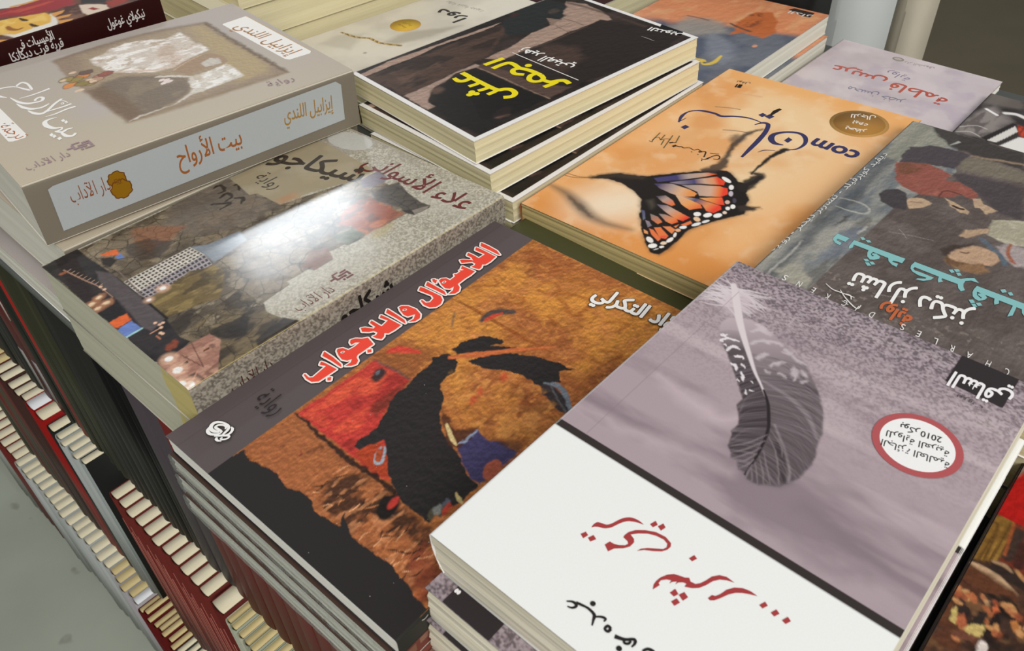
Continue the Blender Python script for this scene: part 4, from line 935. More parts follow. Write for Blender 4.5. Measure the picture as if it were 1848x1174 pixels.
for p, c in (
    ([(93.3,56.6),(92.5,56.7),(92.1,57.6),(92.1,59.0),(92.6,60.7),(93.4,62.3),(94.3,63.6),(95.3,64.2),(96.0,64.1),(96.4,63.2),(96.4,61.8),(95.9,60.1),(95.2,58.5),(94.2,57.2)], 'f4efe8'),
    ([(89.4,52.4),(88.3,51.8),(87.2,51.7),(86.4,51.8),(86.0,52.4),(86.1,53.1),(86.7,54.0),(87.7,54.7),(88.8,55.3),(89.9,55.5),(90.7,55.3),(91.1,54.8),(91.0,54.0),(90.4,53.1)], 'f1ece6'),
    ([(83.2,49.0),(81.9,48.4),(80.8,48.1),(80.0,48.2),(79.7,48.7),(79.9,49.4),(80.5,50.3),(81.6,51.1),(82.8,51.7),(84.0,51.9),(84.8,51.8),(85.1,51.4),(84.9,50.6),(84.2,49.8)], 'c7b9c4'),
    ([(71.9,40.6),(70.9,40.2),(69.9,40.1),(69.2,40.3),(68.8,40.8),(68.9,41.5),(69.3,42.2),(70.2,42.9),(71.1,43.3),(72.1,43.5),(72.8,43.3),(73.2,42.7),(73.1,42.0),(72.7,41.3)], 'f5f1ea'),
    ([(68.5,42.0),(67.7,41.7),(67.0,41.6),(66.3,41.9),(66.0,42.3),(66.0,43.0),(66.3,43.6),(66.9,44.1),(67.7,44.5),(68.4,44.5),(69.1,44.3),(69.4,43.8),(69.5,43.2),(69.1,42.5)], 'f3efe9'),
    ([(63.7,41.2),(63.0,40.9),(62.3,40.9),(61.8,41.1),(61.5,41.6),(61.4,42.1),(61.7,42.7),(62.2,43.1),(62.9,43.4),(63.5,43.4),(64.1,43.2),(64.4,42.8),(64.4,42.2),(64.2,41.7)], 'f0d5c0'),
    ([(60.2,42.1),(59.3,41.7),(58.1,41.6),(56.9,42.0),(55.9,42.7),(55.4,43.6),(55.3,44.5),(55.9,45.2),(56.8,45.6),(58.0,45.7),(59.2,45.3),(60.2,44.6),(60.8,43.7),(60.8,42.8)], 'f6f2ec'),
    ([(57.2,46.8),(56.2,46.4),(55.0,46.4),(53.8,46.7),(52.8,47.4),(52.3,48.3),(52.3,49.2),(52.8,49.9),(53.8,50.4),(55.0,50.4),(56.2,50.0),(57.2,49.3),(57.7,48.5),(57.7,47.6)], 'f6f1ea'),
    ([(53.7,51.9),(52.7,51.5),(51.7,51.6),(50.9,52.0),(50.3,52.8),(50.1,53.7),(50.4,54.6),(51.1,55.3),(52.0,55.7),(53.0,55.6),(53.9,55.2),(54.5,54.4),(54.6,53.5),(54.3,52.6)], 'f4efe8'),
    ([(48.0,48.7),(47.1,48.6),(46.3,48.9),(45.9,49.6),(45.9,50.5),(46.2,51.6),(46.9,52.5),(47.8,53.1),(48.7,53.2),(49.5,52.9),(49.9,52.2),(50.0,51.2),(49.6,50.2),(48.9,49.3)], 'f0c49c'),
    ([(51.1,44.6),(50.5,44.3),(49.6,44.4),(48.5,44.7),(47.5,45.2),(46.8,45.8),(46.5,46.4),(46.7,46.9),(47.4,47.1),(48.3,47.1),(49.3,46.8),(50.3,46.2),(51.0,45.6),(51.3,45.0)], 'e9e6e4'),
    ([(46.0,46.9),(45.3,46.6),(44.1,46.6),(42.8,47.0),(41.6,47.6),(40.8,48.4),(40.4,49.1),(40.6,49.7),(41.3,50.0),(42.5,49.9),(43.8,49.6),(45.0,48.9),(45.9,48.2),(46.2,47.4)], 'eceae6'),
    ([(37.9,51.0),(37.2,50.7),(36.4,50.8),(35.5,51.2),(34.9,51.9),(34.5,52.7),(34.5,53.4),(34.8,53.9),(35.5,54.2),(36.3,54.1),(37.2,53.7),(37.9,53.0),(38.3,52.2),(38.3,51.5)], 'efeeec'),
    ([(33.2,51.8),(32.5,51.6),(31.8,51.6),(31.2,51.9),(30.8,52.4),(30.7,53.1),(30.9,53.7),(31.4,54.3),(32.0,54.5),(32.8,54.5),(33.4,54.2),(33.8,53.7),(33.9,53.0),(33.7,52.3)], 'edb38a'),
    ([(27.4,50.9),(26.4,50.6),(25.5,50.6),(25.1,50.8),(25.1,51.2),(25.6,51.7),(26.5,52.3),(27.5,52.8),(28.6,53.1),(29.4,53.1),(29.8,52.9),(29.8,52.5),(29.3,51.9),(28.5,51.4)], 'f1e6dc'),
    ([(24.5,50.8),(23.8,50.3),(22.7,50.0),(21.4,49.9),(20.2,50.1),(19.3,50.5),(18.9,51.1),(19.0,51.7),(19.7,52.2),(20.8,52.5),(22.1,52.6),(23.3,52.4),(24.3,52.0),(24.7,51.5)], 'f5eee6'),
    ([(18.5,51.0),(17.9,50.7),(17.1,50.7),(16.3,51.1),(15.7,51.6),(15.5,52.3),(15.5,53.0),(15.9,53.5),(16.6,53.8),(17.4,53.8),(18.1,53.5),(18.7,52.9),(19.0,52.2),(18.9,51.5)], 'f0d2b5'),
    ([(14.8,50.2),(14.4,50.0),(13.8,50.0),(13.2,50.2),(12.6,50.5),(12.3,51.0),(12.3,51.5),(12.5,51.8),(13.0,52.1),(13.6,52.1),(14.2,51.9),(14.7,51.5),(15.0,51.0),(15.1,50.6)], 'f6f2ec'),
    ([(13.4,53.8),(12.5,53.4),(11.4,53.4),(10.3,53.9),(9.5,54.6),(9.1,55.6),(9.2,56.6),(9.7,57.3),(10.6,57.7),(11.7,57.7),(12.8,57.2),(13.6,56.4),(14.0,55.5),(13.9,54.5)], 'f7f2ea'),
    ([(14.6,57.4),(13.7,57.5),(13.2,58.0),(13.1,59.0),(13.4,60.3),(14.1,61.5),(15.0,62.4),(16.0,62.9),(16.9,62.9),(17.4,62.3),(17.5,61.3),(17.2,60.1),(16.5,58.9),(15.6,57.9)], 'efe7df'),
    ([(74.2,45.6),(73.3,45.3),(72.5,45.2),(71.8,45.5),(71.4,46.0),(71.4,46.7),(71.8,47.3),(72.4,47.9),(73.3,48.3),(74.1,48.3),(74.8,48.1),(75.2,47.6),(75.2,46.9),(74.8,46.2)], 'e2b6a6'),
    ([(77.8,43.5),(76.7,43.0),(75.7,42.7),(75.0,42.8),(74.7,43.2),(74.9,43.9),(75.5,44.6),(76.4,45.3),(77.5,45.9),(78.5,46.1),(79.2,46.0),(79.5,45.6),(79.4,45.0),(78.7,44.2)], '4d4554'),
    ([(11.5,51.5),(11.2,51.4),(10.7,51.5),(10.1,51.7),(9.4,52.1),(8.9,52.4),(8.6,52.8),(8.6,53.0),(8.9,53.0),(9.4,52.9),(10.1,52.7),(10.7,52.4),(11.2,52.0),(11.5,51.7)], 'd9d2ca')):
    F.poly(p, c, 0.3)
NAVY = '38365f'
for p, w in (([(139.3,125.5),(147.8,128.8),(155.4,128.9),(160.3,125.7),(162.8,120.8),(163.9,112.6),(163.1,107.0),(167.8,99.9),(170.9,91.9),(170.9,84.7),(169.7,79.2)], [1.2, 2.6, 1.4, 1.6, 2.6, 2.4, 2.6, 2.0, 1.8, 1.2, 0.6]), ([(164.9,82.9),(170.2,80.1),(170.3,76.0),(161.1,72.4),(148.0,70.1),(136.0,68.8),(123.1,67.4)], [0.6, 2.2, 3.0, 3.2, 3.4, 3.0, 1.6]),
             ([(147.2,49.7),(152.0,45.2),(160.6,44.5),(168.3,48.4),(171.0,54.3),(167.5,61.5),(161.0,66.0),(154.5,64.8),(150.5,60.1),(151.5,54.4)], [0.8, 1.4, 2.4, 3.2, 2.6, 2.2, 3.2, 4.2, 3.6, 0.8]), ([(140.6,126.1),(144.0,125.2),(147.6,125.0)], [1.2, 0.8, 0.4])):
    F.pen(p, w, NAVY)
for p in ([(134.3,120.5),(138.8,119.7),(137.7,115.8),(133.1,116.8)], [(178.7,88.2),(182.9,87.1),(181.5,83.3),(177.1,84.4)], [(179.0,83.6),(183.8,82.5),(182.4,78.1),(177.6,79.2)], [(156.9,57.0),(162.4,56.7),(160.7,53.1),(155.6,53.6)]):
    F.ink(p, NAVY)
F.pen([(182.5,81.1),(189.3,81.4),(194.6,80.4)], [1.4, 3.4, 2.2], KB)
F.pen([(134.1,62.6),(139.0,60.3),(142.2,54.8)], [0.3, 1.0, 0.3], NAVY)
F.line([(172.8,118.0),(176.4,110.2),(178.7,102.2)], 0.7, '6d5a4e', 0.5); F.line([(147.2,95.8),(150.8,88.3),(153.6,78.7)], 0.8, '6d5f58', 0.5)
F.text('com', [(170.2,10.9)][0], [(171.4,42.6)][0], 20, NAVY, 0.035)
for p in ([(120.0,127.0),(107.9,124.9)], [(119.3,122.6),(111.7,121.1)], [(121.5,118.0),(104.1,113.2)], [(113.5,119.3),(106.7,116.9)], [(123.7,114.2),(114.3,110.8)]): F.pen(p, [0.8, 1.0, 0.8], '6f6847')
for p, w in (([(106.7,126.6),(106.4,124.0),(108.1,124.7),(111.8,125.6),(114.1,123.8),(112.2,121.2),(114.2,119.8),(115.9,117.5),(115.9,115.9)], 0.4), ([(111.9,114.1),(113.9,112.5)], 1.5), ([(113.9,112.5),(114.3,110.8)], 0.7), ([(109.1,109.7),(111.7,108.5)], 2.0), ([(111.4,108.2),(111.3,106.2),(112.2,104.9),(111.9,102.7),(114.0,100.2),(113.2,96.2),(115.4,94.7),(114.7,92.1)], [0.9, 0.7, 0.5, 0.6]),
    ([(112.8,92.3),(114.6,90.8)], 1.6), ([(114.6,90.8),(115.5,88.8),(112.5,87.3),(109.3,86.1)], 0.8), ([(106.6,86.3),(106.6,84.6),(108.3,83.4),(111.2,82.8),(114.5,81.7),(116.0,80.3),(115.1,78.1),(112.0,77.5),(110.6,80.1)], [0.6, 0.6, 1.3, 0.6, 1.1, 0.6, 0.8, 0.4]), ([(115.7,85.7),(117.9,80.5)], 0.5), ([(105.4,85.3),(104.5,84.5)], 0.6), ([(110.4,96.5),(110.2,95.4)], 0.5), ([(110.1,91.3),(109.7,90.5)], 0.5)):
    F.pen(p, w, '2a2420')
for p in ([(206.4,123.5),(211.4,124.6),(212.0,123.8),(206.6,122.3)], [(206.9,121.9),(211.9,123.0),(212.9,120.6),(207.4,119.2)]): F.ink(p, KB)
F.text('نوفل', [(218.3,117.4)][0], [(216.8,127.3)][0], 4.5, '4a4038', 0.0)
F.line([(198.6,118.8),(201.4,110.1),(203.7,100.1)], 1.5, 'd9a473', 1.0, 0, 3, 1, 0.5)

# ================================================================ book: thick taupe volume with sepia photograph (top left)
A = Art('A', 0.5, 'bbb0a0')
LA, WA = A.L, A.W
A.grad([(-5, -5), (LA+5, -5), (LA+5, WA+5), (-5, WA+5)], [((0, 20), 'c4b69d'), ((60, WA), 'b3a9a3')], a=0.7)
A.blob([(66.0,61.1)][0], 16, 'b9afad', 12, 30, 12, 0.7)
pic = [(68.8,142.2),(97.9,146.6),(132.7,146.1),(173.1,135.6),(170.0,114.0),(171.3,86.4),(171.3,58.2),(172.4,25.4),(152.7,26.0),(128.4,26.6),(105.6,28.0),(87.8,28.3),(69.9,29.1),(69.0,40.6),(68.5,55.6),(66.7,72.3),(66.7,85.3),(66.4,107.1),(67.3,126.0)]
A.poly(pic, '9a8672', 1.6, 1.2, 6, 3)
A.poly([(85.4,139.3),(130.6,141.4),(168.7,132.5),(167.7,89.7),(169.1,45.3),(138.4,36.1),(107.8,32.4),(80.8,32.2),(72.2,40.1),(71.0,65.9),(73.1,90.2)], 'a9967b', 6, 3, 8, 3, 0.8)
A.poly([(160.0,136.8),(170.2,131.1),(169.1,45.3),(163.1,33.3),(141.7,33.2),(149.3,75.1)], 'b39d74', 5, 3, 6, 3, 0.8)
A.line([(172.4,134.4),(171.2,106.2),(171.3,76.9),(171.5,47.5),(172.4,26.2)], [3, 3.5, 3.5, 3.5, 2], '6a5744', 1.6, 1.6, 3, 4, 0.85)
A.line([(69.5,141.6),(96.9,144.3),(132.2,144.9),(171.7,136.1)], [3, 4, 4, 3], '857260', 3, 1, 4, 4, 0.7)
A.line([(70.3,29.9),(92.1,28.0),(119.2,27.2),(152.7,26.0),(171.2,25.9)], [4, 4, 4, 3, 2], '8d7757', 2.5, 1, 4, 4, 0.7)
lace = [(87.5,128.2),(101.4,134.0),(114.8,137.7),(127.4,134.4),(138.7,125.7),(149.6,130.8),(151.7,113.9),(151.7,91.4),(141.8,88.1),(133.1,86.9),(122.6,81.6),(109.3,82.2),(95.9,94.4),(89.1,104.8),(86.8,117.1)]
A.poly(lace, 'd2c5b7', 1.6, 2.5, 4, 5)
A.mottle('f3ede6', 5, 0.42, 0.56, 0.95, 7, lace, 2.2, 4, 1.5, 2)
A.mottle('b9a48c', 3.2, 0.58, 0.68, 0.7, 9, lace, 1.5, 3, 1.5, 2)
A.poly([(131.2,122.8),(136.9,111.2),(134.1,89.0),(124.5,85.7),(117.3,95.2)], 'c2a893', 3, 2, 3, 5, 0.6)
A.line([(87.8,101.7),(100.8,92.7),(112.5,85.0),(123.5,83.7),(135.5,87.7)], [1.2, 2.5, 2.5, 2, 1], 'd9c2b0', 0.8, 0.8, 3, 5)
A.poly([(79.3,90.0),(93.7,89.3),(108.8,77.0),(120.7,62.0),(118.7,51.3),(112.3,41.2),(99.8,34.6),(86.1,32.2),(72.4,32.7),(70.2,51.6),(69.0,78.0)], '7e6f60', 2.5, 1.5, 5, 6, 0.95)
A.mottle('93856f', 9, 0.5, 0.66, 0.6, 11, [(87.1,82.8),(106.9,73.1),(119.3,59.1),(108.8,41.8),(87.7,35.7),(78.6,39.0)], 1.5, 4, 2)
A.poly([(66.7,85.3),(77.6,86.0),(81.5,61.4),(80.8,32.2),(70.3,29.9),(68.5,55.6)], '7a634e', 3, 1.5, 5, 6, 0.7)
sash = [(119.0,76.2),(128.6,82.0),(141.2,87.0),(150.4,84.9),(154.5,75.0),(152.4,66.4),(147.1,65.2),(134.1,65.3),(123.9,64.6)]
A.poly(sash, 'a4896f', 0.8, 0.8, 3, 5)
A.poly([(138.1,74.9),(145.9,78.3),(150.7,73.9),(147.7,66.2),(137.5,68.0)], 'c9c0b4', 1.0, 1.2, 2, 5)
A.line([(120.1,76.6),(133.4,83.6),(143.9,86.2)], 0.8, 'c8ab8d', 0.5, 0.6, 2, 5)
A.line([(107.8,75.0),(116.3,68.7),(124.0,60.9)], [2, 3, 1.5], 'd9cec1', 0.8, 0.8, 2, 5)
slv = [(119.2,55.0),(123.3,61.5),(134.6,60.6),(150.1,63.1),(150.7,53.1),(149.6,39.3),(135.1,39.1),(122.5,37.2),(113.3,37.7),(101.7,32.9),(85.7,31.4),(70.3,29.9),(75.6,32.2),(89.8,32.5),(98.9,32.9),(111.4,39.4),(116.9,44.9)]
A.poly(slv, 'd4cbbe', 1.0, 1.2, 3, 6)
A.mottle('f0ece5', 4, 0.44, 0.58, 0.95, 13, [(120.9,57.6),(134.6,60.6),(149.9,62.7),(149.3,39.6),(135.1,39.1),(115.0,37.4),(117.2,47.3)], 1.5, 4, 1.0, 1.2)
A.mottle('bfae94', 3, 0.58, 0.68, 0.6, 15, slv, 1.5, 3, 1, 1)
for q, c in (([(74.0,107.1)], 'd88a4e'), ([(63.3,99.1)], 'db8f50'), ([(68.7,105.0)], '9a8a52'), ([(64.4,108.9)], 'a08c58'), ([(74.0,94.7)], 'a08f5c'),
             ([(82.3,99.6)], 'b27a6e'), ([(86.7,101.3)], '9a5c50'), ([(77.8,110.8)], '6e5a52'), ([(70.3,96.7)], '93834d'), ([(78.3,96.3)], 'b9957c')):
    A.blob(q[0], 5.2, '5a3e2f', 3.6, 10, 0.6, 0.8, 1.5, 3); A.blob(q[0], 4.6, c, 3.0, 10, 0.5, 1, 1.2, 3)
for q in ([(62.7,109.1)], [(71.2,116.2)], [(66.3,88.8)], [(75.3,99.0)], [(76.1,95.5)], [(64.2,88.9)]): A.blob(q[0], 2.2, 'e2c3a6', 1.6, 0, 0.5, 1, 1, 2)
for q in ([(108.2,68.6)], [(110.7,66.9)], [(111.1,63.8)], [(107.1,63.3)], [(109.2,64.9)]): A.blob(q[0], 2.2, 'ead9d2', 1.5, 20, 0.4, 1, 0.6, 2)
A.impasto(0.07, 1.6, pic, 1.3, 5, 2)
# name boxes
CR = 'f2eee8'
A.ink([(179.3,123.4),(180.6,124.9),(199.1,126.8),(199.5,124.3),(200.8,43.6),(198.5,40.9),(183.1,41.4),(181.4,44.8)], CR)
A.line([(199.4,127.5),(201.0,83.9),(200.9,42.9)], 0.9, 'c4a46e', 0.6, curve=False)
A.text('إيزابيل اللندي', [(183.5,114.5)][0], [(187.4,47.5)][0], 15, 'a6713a', 0.01)
A.ink([(20.0,149.2),(21.3,96.4),(21.6,53.6),(19.8,50.4),(13.2,50.5),(11.3,52.1),(11.4,92.6),(10.9,142.8)], CR)
A.text('ترجمة: صالح علماني', [(5.7,126.8)][0], [(15.6,51.1)][0], 11, 'b0683a', 0.0)
WH = 'f4f1ec'
for p, w in (([(26.1,122.3),(30.0,123.2),(34.5,122.1),(38.3,118.9),(41.0,112.5),(43.0,109.4),(44.2,111.0),(44.7,118.8),(43.0,122.9),(40.1,121.6),(38.1,119.4)], [1, 1.6, 1.4, 1.0, 1.6, 2.4, 1.6, 1.4, 2.0, 1.6, 1.0]), ([(24.4,117.2),(26.4,112.1),(29.1,107.7)], [2.4, 2.2, 0.5]), ([(52.4,103.2),(47.2,102.2),(40.8,101.4),(34.1,101.7)], [2.0, 1.4, 1.4, 0.5]),
    ([(30.4,106.6),(32.1,97.3),(35.1,92.1),(38.7,90.3),(42.7,89.8),(44.8,92.8),(43.7,95.2),(41.0,94.3),(39.8,92.1)], [0.5, 2.2, 2.4, 1.6, 2.0, 1.8, 1.6, 1.4]), ([(30.5,95.9),(31.6,88.8),(34.4,83.4),(38.4,81.2),(41.5,81.5),(44.8,83.2)], [0.5, 2.2, 2.4, 1.6, 1.8, 0.7]),
    ([(32.3,82.5),(33.8,76.6),(36.7,73.2),(40.9,75.0),(47.3,80.8),(52.8,84.4)], [0.5, 2.4, 2.4, 1.8, 1.8, 1.6]), ([(39.3,73.7),(44.0,73.6),(49.4,73.5),(54.4,74.1)], [1.0, 1.4, 1.6, 1.6]), ([(36.9,67.5),(42.9,67.5),(49.5,69.0),(54.9,69.0)], [0.5, 1.4, 1.6, 1.8]),
    ([(41.6,62.6),(37.1,62.9),(34.3,61.2),(33.5,56.1),(35.5,50.7),(39.6,48.5)], [0.4, 1.8, 2.6, 3.0, 2.4, 0.8]), ([(39.3,48.5),(37.9,46.3),(34.3,45.9)], [0.8, 1.6, 1.4]), ([(43.5,43.7),(40.6,44.3),(37.3,43.1),(34.4,46.1)], [0.8, 1.6, 2.2, 1.0]),
    ([(42.5,36.8),(39.9,34.8),(37.4,36.6),(36.7,40.9),(37.0,43.9)], [1.4, 2.0, 2.6, 1.8, 0.8]), ([(50.4,82.5),(52.4,80.6),(53.4,76.4)], [0.5, 0.8, 0.5]), ([(49.8,78.0),(51.4,78.8),(50.7,76.7),(49.5,77.1)], [0.8, 0.8])):
    A.pen(p, w, WH)
for p in ([(41.8,56.9),(43.6,57.8),(43.6,54.9),(41.9,54.3)], [(42.4,53.8),(44.2,55.1),(44.2,52.2),(42.4,51.0)], [(30.5,44.2),(32.6,45.8),(32.5,42.6),(30.7,41.4)], [(31.0,41.3),(33.0,42.8),(33.1,39.9),(31.2,38.8)], [(32.3,37.4),(34.3,38.2),(34.4,35.2),(32.4,34.5)]): A.ink(p, WH)
MV = '9c8389'
A.text('رواية', [(152.3,15.0)][0], [(170.2,12.8)][0], 10, MV)
A.text('دار الآداب', [(8.0,13.3)][0], [(31.1,13.5)][0], 10, MV)
def adab(art, o, sc, col, face='top'):
    """square kufic publisher's mark"""
    for x, y, w, h in ((0, 4, 2, 1), (2, 2.5, 1, 4), (3, 2.5, 4, 1), (4, 4, 4, 1), (4, 0.5, 1, 1.2), (6, 5.5, 3, 1), (5.5, 0.5, 3.5, 1), (8, 2, 1, 3), (5.6, 2.2, 1, 1), (2.6, 6.6, 3, .8)):
        x0, y0 = o[0]+x*sc, o[1]+y*sc
        art.ink([(x0, y0), (x0+w*sc, y0), (x0+w*sc, y0+h*sc), (x0, y0+h*sc)], col, face)
adab(A, [(31.5,14.6)][0], 1.45, MV)
# its spine
A.ink([(11.1,31.1),(14.1,32.2),(190.2,34.6),(193.9,31.4),(193.2,7.5),(10.3,5.4)], 'aeb2b2', 'spine')
A.text('بيت الأرواح', [(80.2,17.7)][0], [(121.2,16.8)][0], 15.5, '9a5c2e', 0.01, 'spine')
A.text('إيزابيل اللندي', [(150.4,20.9)][0], [(185.6,17.8)][0], 12.5, 'a07a3c', 0.01, 'spine')
A.text('دار الآداب', [(19.5,19.2)][0], [(41.2,18.9)][0], 12, '8a4a26', 0.0, 'spine')
rs = np.random.RandomState(2)
for q, r in (([(45.4,23.1)], 4.6), ([(46.1,16.8)], 5.4)):
    t = np.linspace(0, 2*np.pi, 26, endpoint=False)
    for dr, c in ((0.6, '6a3d14'), (0, '8f6512')):
        rr = r+dr+0.35*np.sin(7*t+r)+0.25*np.cos(11*t)
        A.ink(np.stack([q[0][0]+np.cos(t)*rr, q[0][1]+np.sin(t)*rr*0.98], 1), c, 'spine')
adab(A, ([(42.6,19.9)][0]), 0.5, '7a4a1c', 'spine')

# ================================================================ book: glossy city cover (left middle)
B = Art('B', 0.5, 'b3ab99')
LB, WB = B.L, B.W
def stone(art, w):
    n = fbm(art.U[w]/0.9, art.V[w]/0.9, 5, 2)
    art._mix(w, '8d8473', np.clip((n-0.52)/0.14, 0, 1)*0.6); art._mix(w, 'd6d0bf', np.clip((0.46-n)/0.14, 0, 1)*0.6)
stone(B, (slice(None), slice(None)))
B.mottle('c8c2b2', 25, 0.5, 0.7, 0.4, 4); B.line([(123.5,29.5),(120.2,17.7),(118.9,13.5)], 0.6, 'cfc9ba', 0.4, 0.4, 2, 3, 0.8); B.line([(146.9,26.8),(146.0,12.6)], 0.8, 'cfc9ba', 0.5, 0.6, 2, 3, 0.7)
B.blob([(138.6,29.5)][0], 10, 'b3a06a', 5, 20, 3, 0.6)
for s in ([(186.0,141.4),(181.3,118.9),(189.2,112.3),(201.4,110.7)], [(208.3,135.2),(206.4,100.7),(201.6,72.5)]): B.line(s, [6, 8, 5], '9a9081', 3, 3, 4, 3, 0.6)
B.poly([(200.4,109.2),(196.2,107.0),(191.7,108.3),(187.6,112.7),(184.8,119.4),(183.8,127.2),(184.8,134.5),(187.7,139.9),(191.9,142.3),(196.7,141.2),(200.9,136.6),(203.7,129.6),(204.6,121.7),(203.4,114.4)], 'c9c7bf', 0.4, a=0.85)
picB = [(-0.9,144.6),(0.8,-2.4),(58.2,26.2),(75.3,28.1),(75.5,31.1),(88.9,31.2),(90.6,28.0),(102.7,27.8),(104.3,30.5),(104.0,35.6),(115.9,34.0),(116.5,32.0),(127.1,31.1),(129.8,32.9),(144.6,31.0),(157.7,30.6),(159.4,25.8),(169.9,24.9),(172.0,26.4),(171.2,34.4),(173.3,46.2),(178.5,60.5),(172.3,62.3),(173.1,67.4),(178.1,70.3),(180.3,80.2),(166.4,80.5),(160.3,83.7),(118.2,95.7),(117.3,117.1),(113.2,119.3),(116.8,145.2),(106.0,149.6),(70.5,144.6),(40.4,144.6)]
B.poly(picB, '6d6151', 0.3, 0.6, 3, 3)
# land under the jagged edge down to the front left corner
B.poly([(1.1,-0.0),(24.3,-2.0),(50.2,-0.9),(60.6,0.6),(56.3,9.0),(54.2,18.2),(57.1,24.9),(55.4,44.7),(5.5,34.6),(-0.8,25.3)], '5d5142', 0.3, 0.5, 3, 3)
whole = [tuple(p) for p in picB]
B.mottle('8d7c64', 16, 0.46, 0.64, 0.8, 5, whole, 1.6); B.mottle('54493c', 12, 0.52, 0.66, 0.8, 7, whole, 1.5); B.mottle('a4957c', 6, 0.58, 0.7, 0.6, 9, whole, 1.4)
B.veins('2f2821', 11, 0.9, 0.85, 5, whole, 3); B.veins('3a3229', 6, 0.5, 0.5, 8, whole, 2)
B.poly([(89.3,158.6),(107.1,151.4),(116.8,145.2),(116.8,114.7),(117.6,96.4),(90.5,92.3),(68.6,106.8),(62.3,130.3)], '75695e', 4, 2, 6, 3, 0.7)
for s in ([(104.0,143.0),(108.6,143.2),(107.2,135.8),(102.7,135.6)], [(100.1,130.0),(105.7,131.8),(105.4,126.2),(99.9,124.5)], [(114.2,136.1),(116.3,134.9),(112.5,129.2)], [(93.0,127.4),(100.7,120.6),(93.0,119.0)], [(105.6,123.1),(108.6,119.2),(104.9,115.3)]):
    B.line(s, [1.6, 2.6, 1.2], '3a332c', 0.5, 0.8, 2, 3)
B.poly([(48.8,138.8),(59.7,135.0),(69.0,118.5),(56.2,112.8),(43.5,112.7),(43.7,126.1)], '96664a', 2.5, 2.5, 5, 3, 0.85); B.poly([(37.2,127.3),(49.2,126.3),(58.4,110.1),(44.7,102.2),(35.4,109.3)], '4a4340', 1.2, 2, 4, 3, 0.8)
B.veins('5a3a2a', 7, 0.8, 0.6, 8, [(48.8,138.8),(59.7,135.0),(69.0,118.5),(56.2,112.8),(43.5,112.7),(43.7,126.1)], 2)
red = [(138.5,61.6),(151.2,62.5),(156.0,59.4),(157.1,32.7),(145.2,31.6),(129.5,32.6),(129.9,45.5),(125.9,50.5)]
B.poly(red, '9a553c', 1.5, 2, 4, 3); B.mottle('c57a54', 5, 0.5, 0.64, 0.7, 13, red, 1.5, 4, 1.5, 2); B.mottle('5d4236', 5, 0.55, 0.68, 0.7, 15, red, 1.5, 4, 1.5, 2)
B.poly([(117.5,45.7),(127.8,43.0),(129.2,33.6),(117.0,32.6),(115.2,38.6)], '5f6a55', 1.2, 1.5, 4, 3, 0.85); B.poly([(100.0,43.0),(108.3,39.8),(102.9,28.7),(92.0,28.5),(87.6,35.0)], '7d5039', 1.0, 1.5, 4, 3, 0.8)
pur = [(166.4,80.5),(179.0,80.2),(178.1,70.3),(173.1,67.4),(165.1,68.5),(160.8,73.9)]; B.poly(pur, '7a7078', 0.6, 1, 3, 3)
dk = [(160.2,62.8),(171.1,60.8),(177.9,59.8),(173.3,46.2),(171.2,34.4),(171.4,26.2),(159.7,26.2),(158.0,31.0),(160.0,37.3),(156.6,55.8)]; B.poly(dk, '574f46', 0.6, 1, 3, 3); B.veins('2b2622', 6, 0.7, 0.8, 11, dk, 2)
B.poly([(161.7,31.0),(171.7,26.8),(169.3,25.6),(159.6,25.8)], '8a7f73', 0.4); B.poly([(158.3,35.4),(162.3,31.6),(159.5,25.9),(158.3,30.7)], '3a332e', 0.4, 0.4)
lnd = [(1.1,-0.0),(24.3,-2.0),(50.2,-0.9),(60.6,0.6),(56.3,9.0),(54.2,18.2),(57.1,24.9),(55.4,44.7),(28.6,38.1),(11.5,27.4),(-0.9,23.4)]
B.mottle('7d6c50', 9, 0.44, 0.6, 0.8, 31, lnd, 2); B.mottle('3a3128', 8, 0.52, 0.64, 0.85, 33, lnd, 1.6); B.veins('2a231d', 9, 0.8, 0.7, 35, lnd, 3)
B.poly([(29.0,28.3),(38.5,26.0),(46.3,26.0),(45.5,19.8),(38.3,12.4),(31.0,14.6),(27.6,21.0)], '2f2a26', 0.8, 1.2, 4, 3, 0.9); B.poly([(48.1,7.3),(56.9,8.2),(60.6,0.6),(36.9,0.8),(38.8,5.1)], '332e2b', 0.6, 0.8, 4, 3, 0.9); B.poly([(19.1,47.4),(32.0,50.8),(33.0,47.1),(21.6,37.3),(14.8,36.5)], '3a332c', 1, 1.5, 4, 3, 0.85)
# plain block with the title
tb_ = [(116.8,145.2),(139.4,147.2),(179.6,146.8),(182.5,136.9),(179.2,81.6),(166.8,81.0),(160.5,84.0),(136.1,93.2),(118.2,95.7),(117.3,117.1),(113.2,119.3),(115.5,132.9)]
B.poly(tb_, 'a4967a', 0.3); B.poly([(119.6,102.4),(132.4,100.9),(131.5,93.3),(119.3,95.7)], 'b9875e', 2.5, 1, 4, 3, 0.7); B.mottle('b5a88d', 14, 0.5, 0.7, 0.5, 17, tb_)
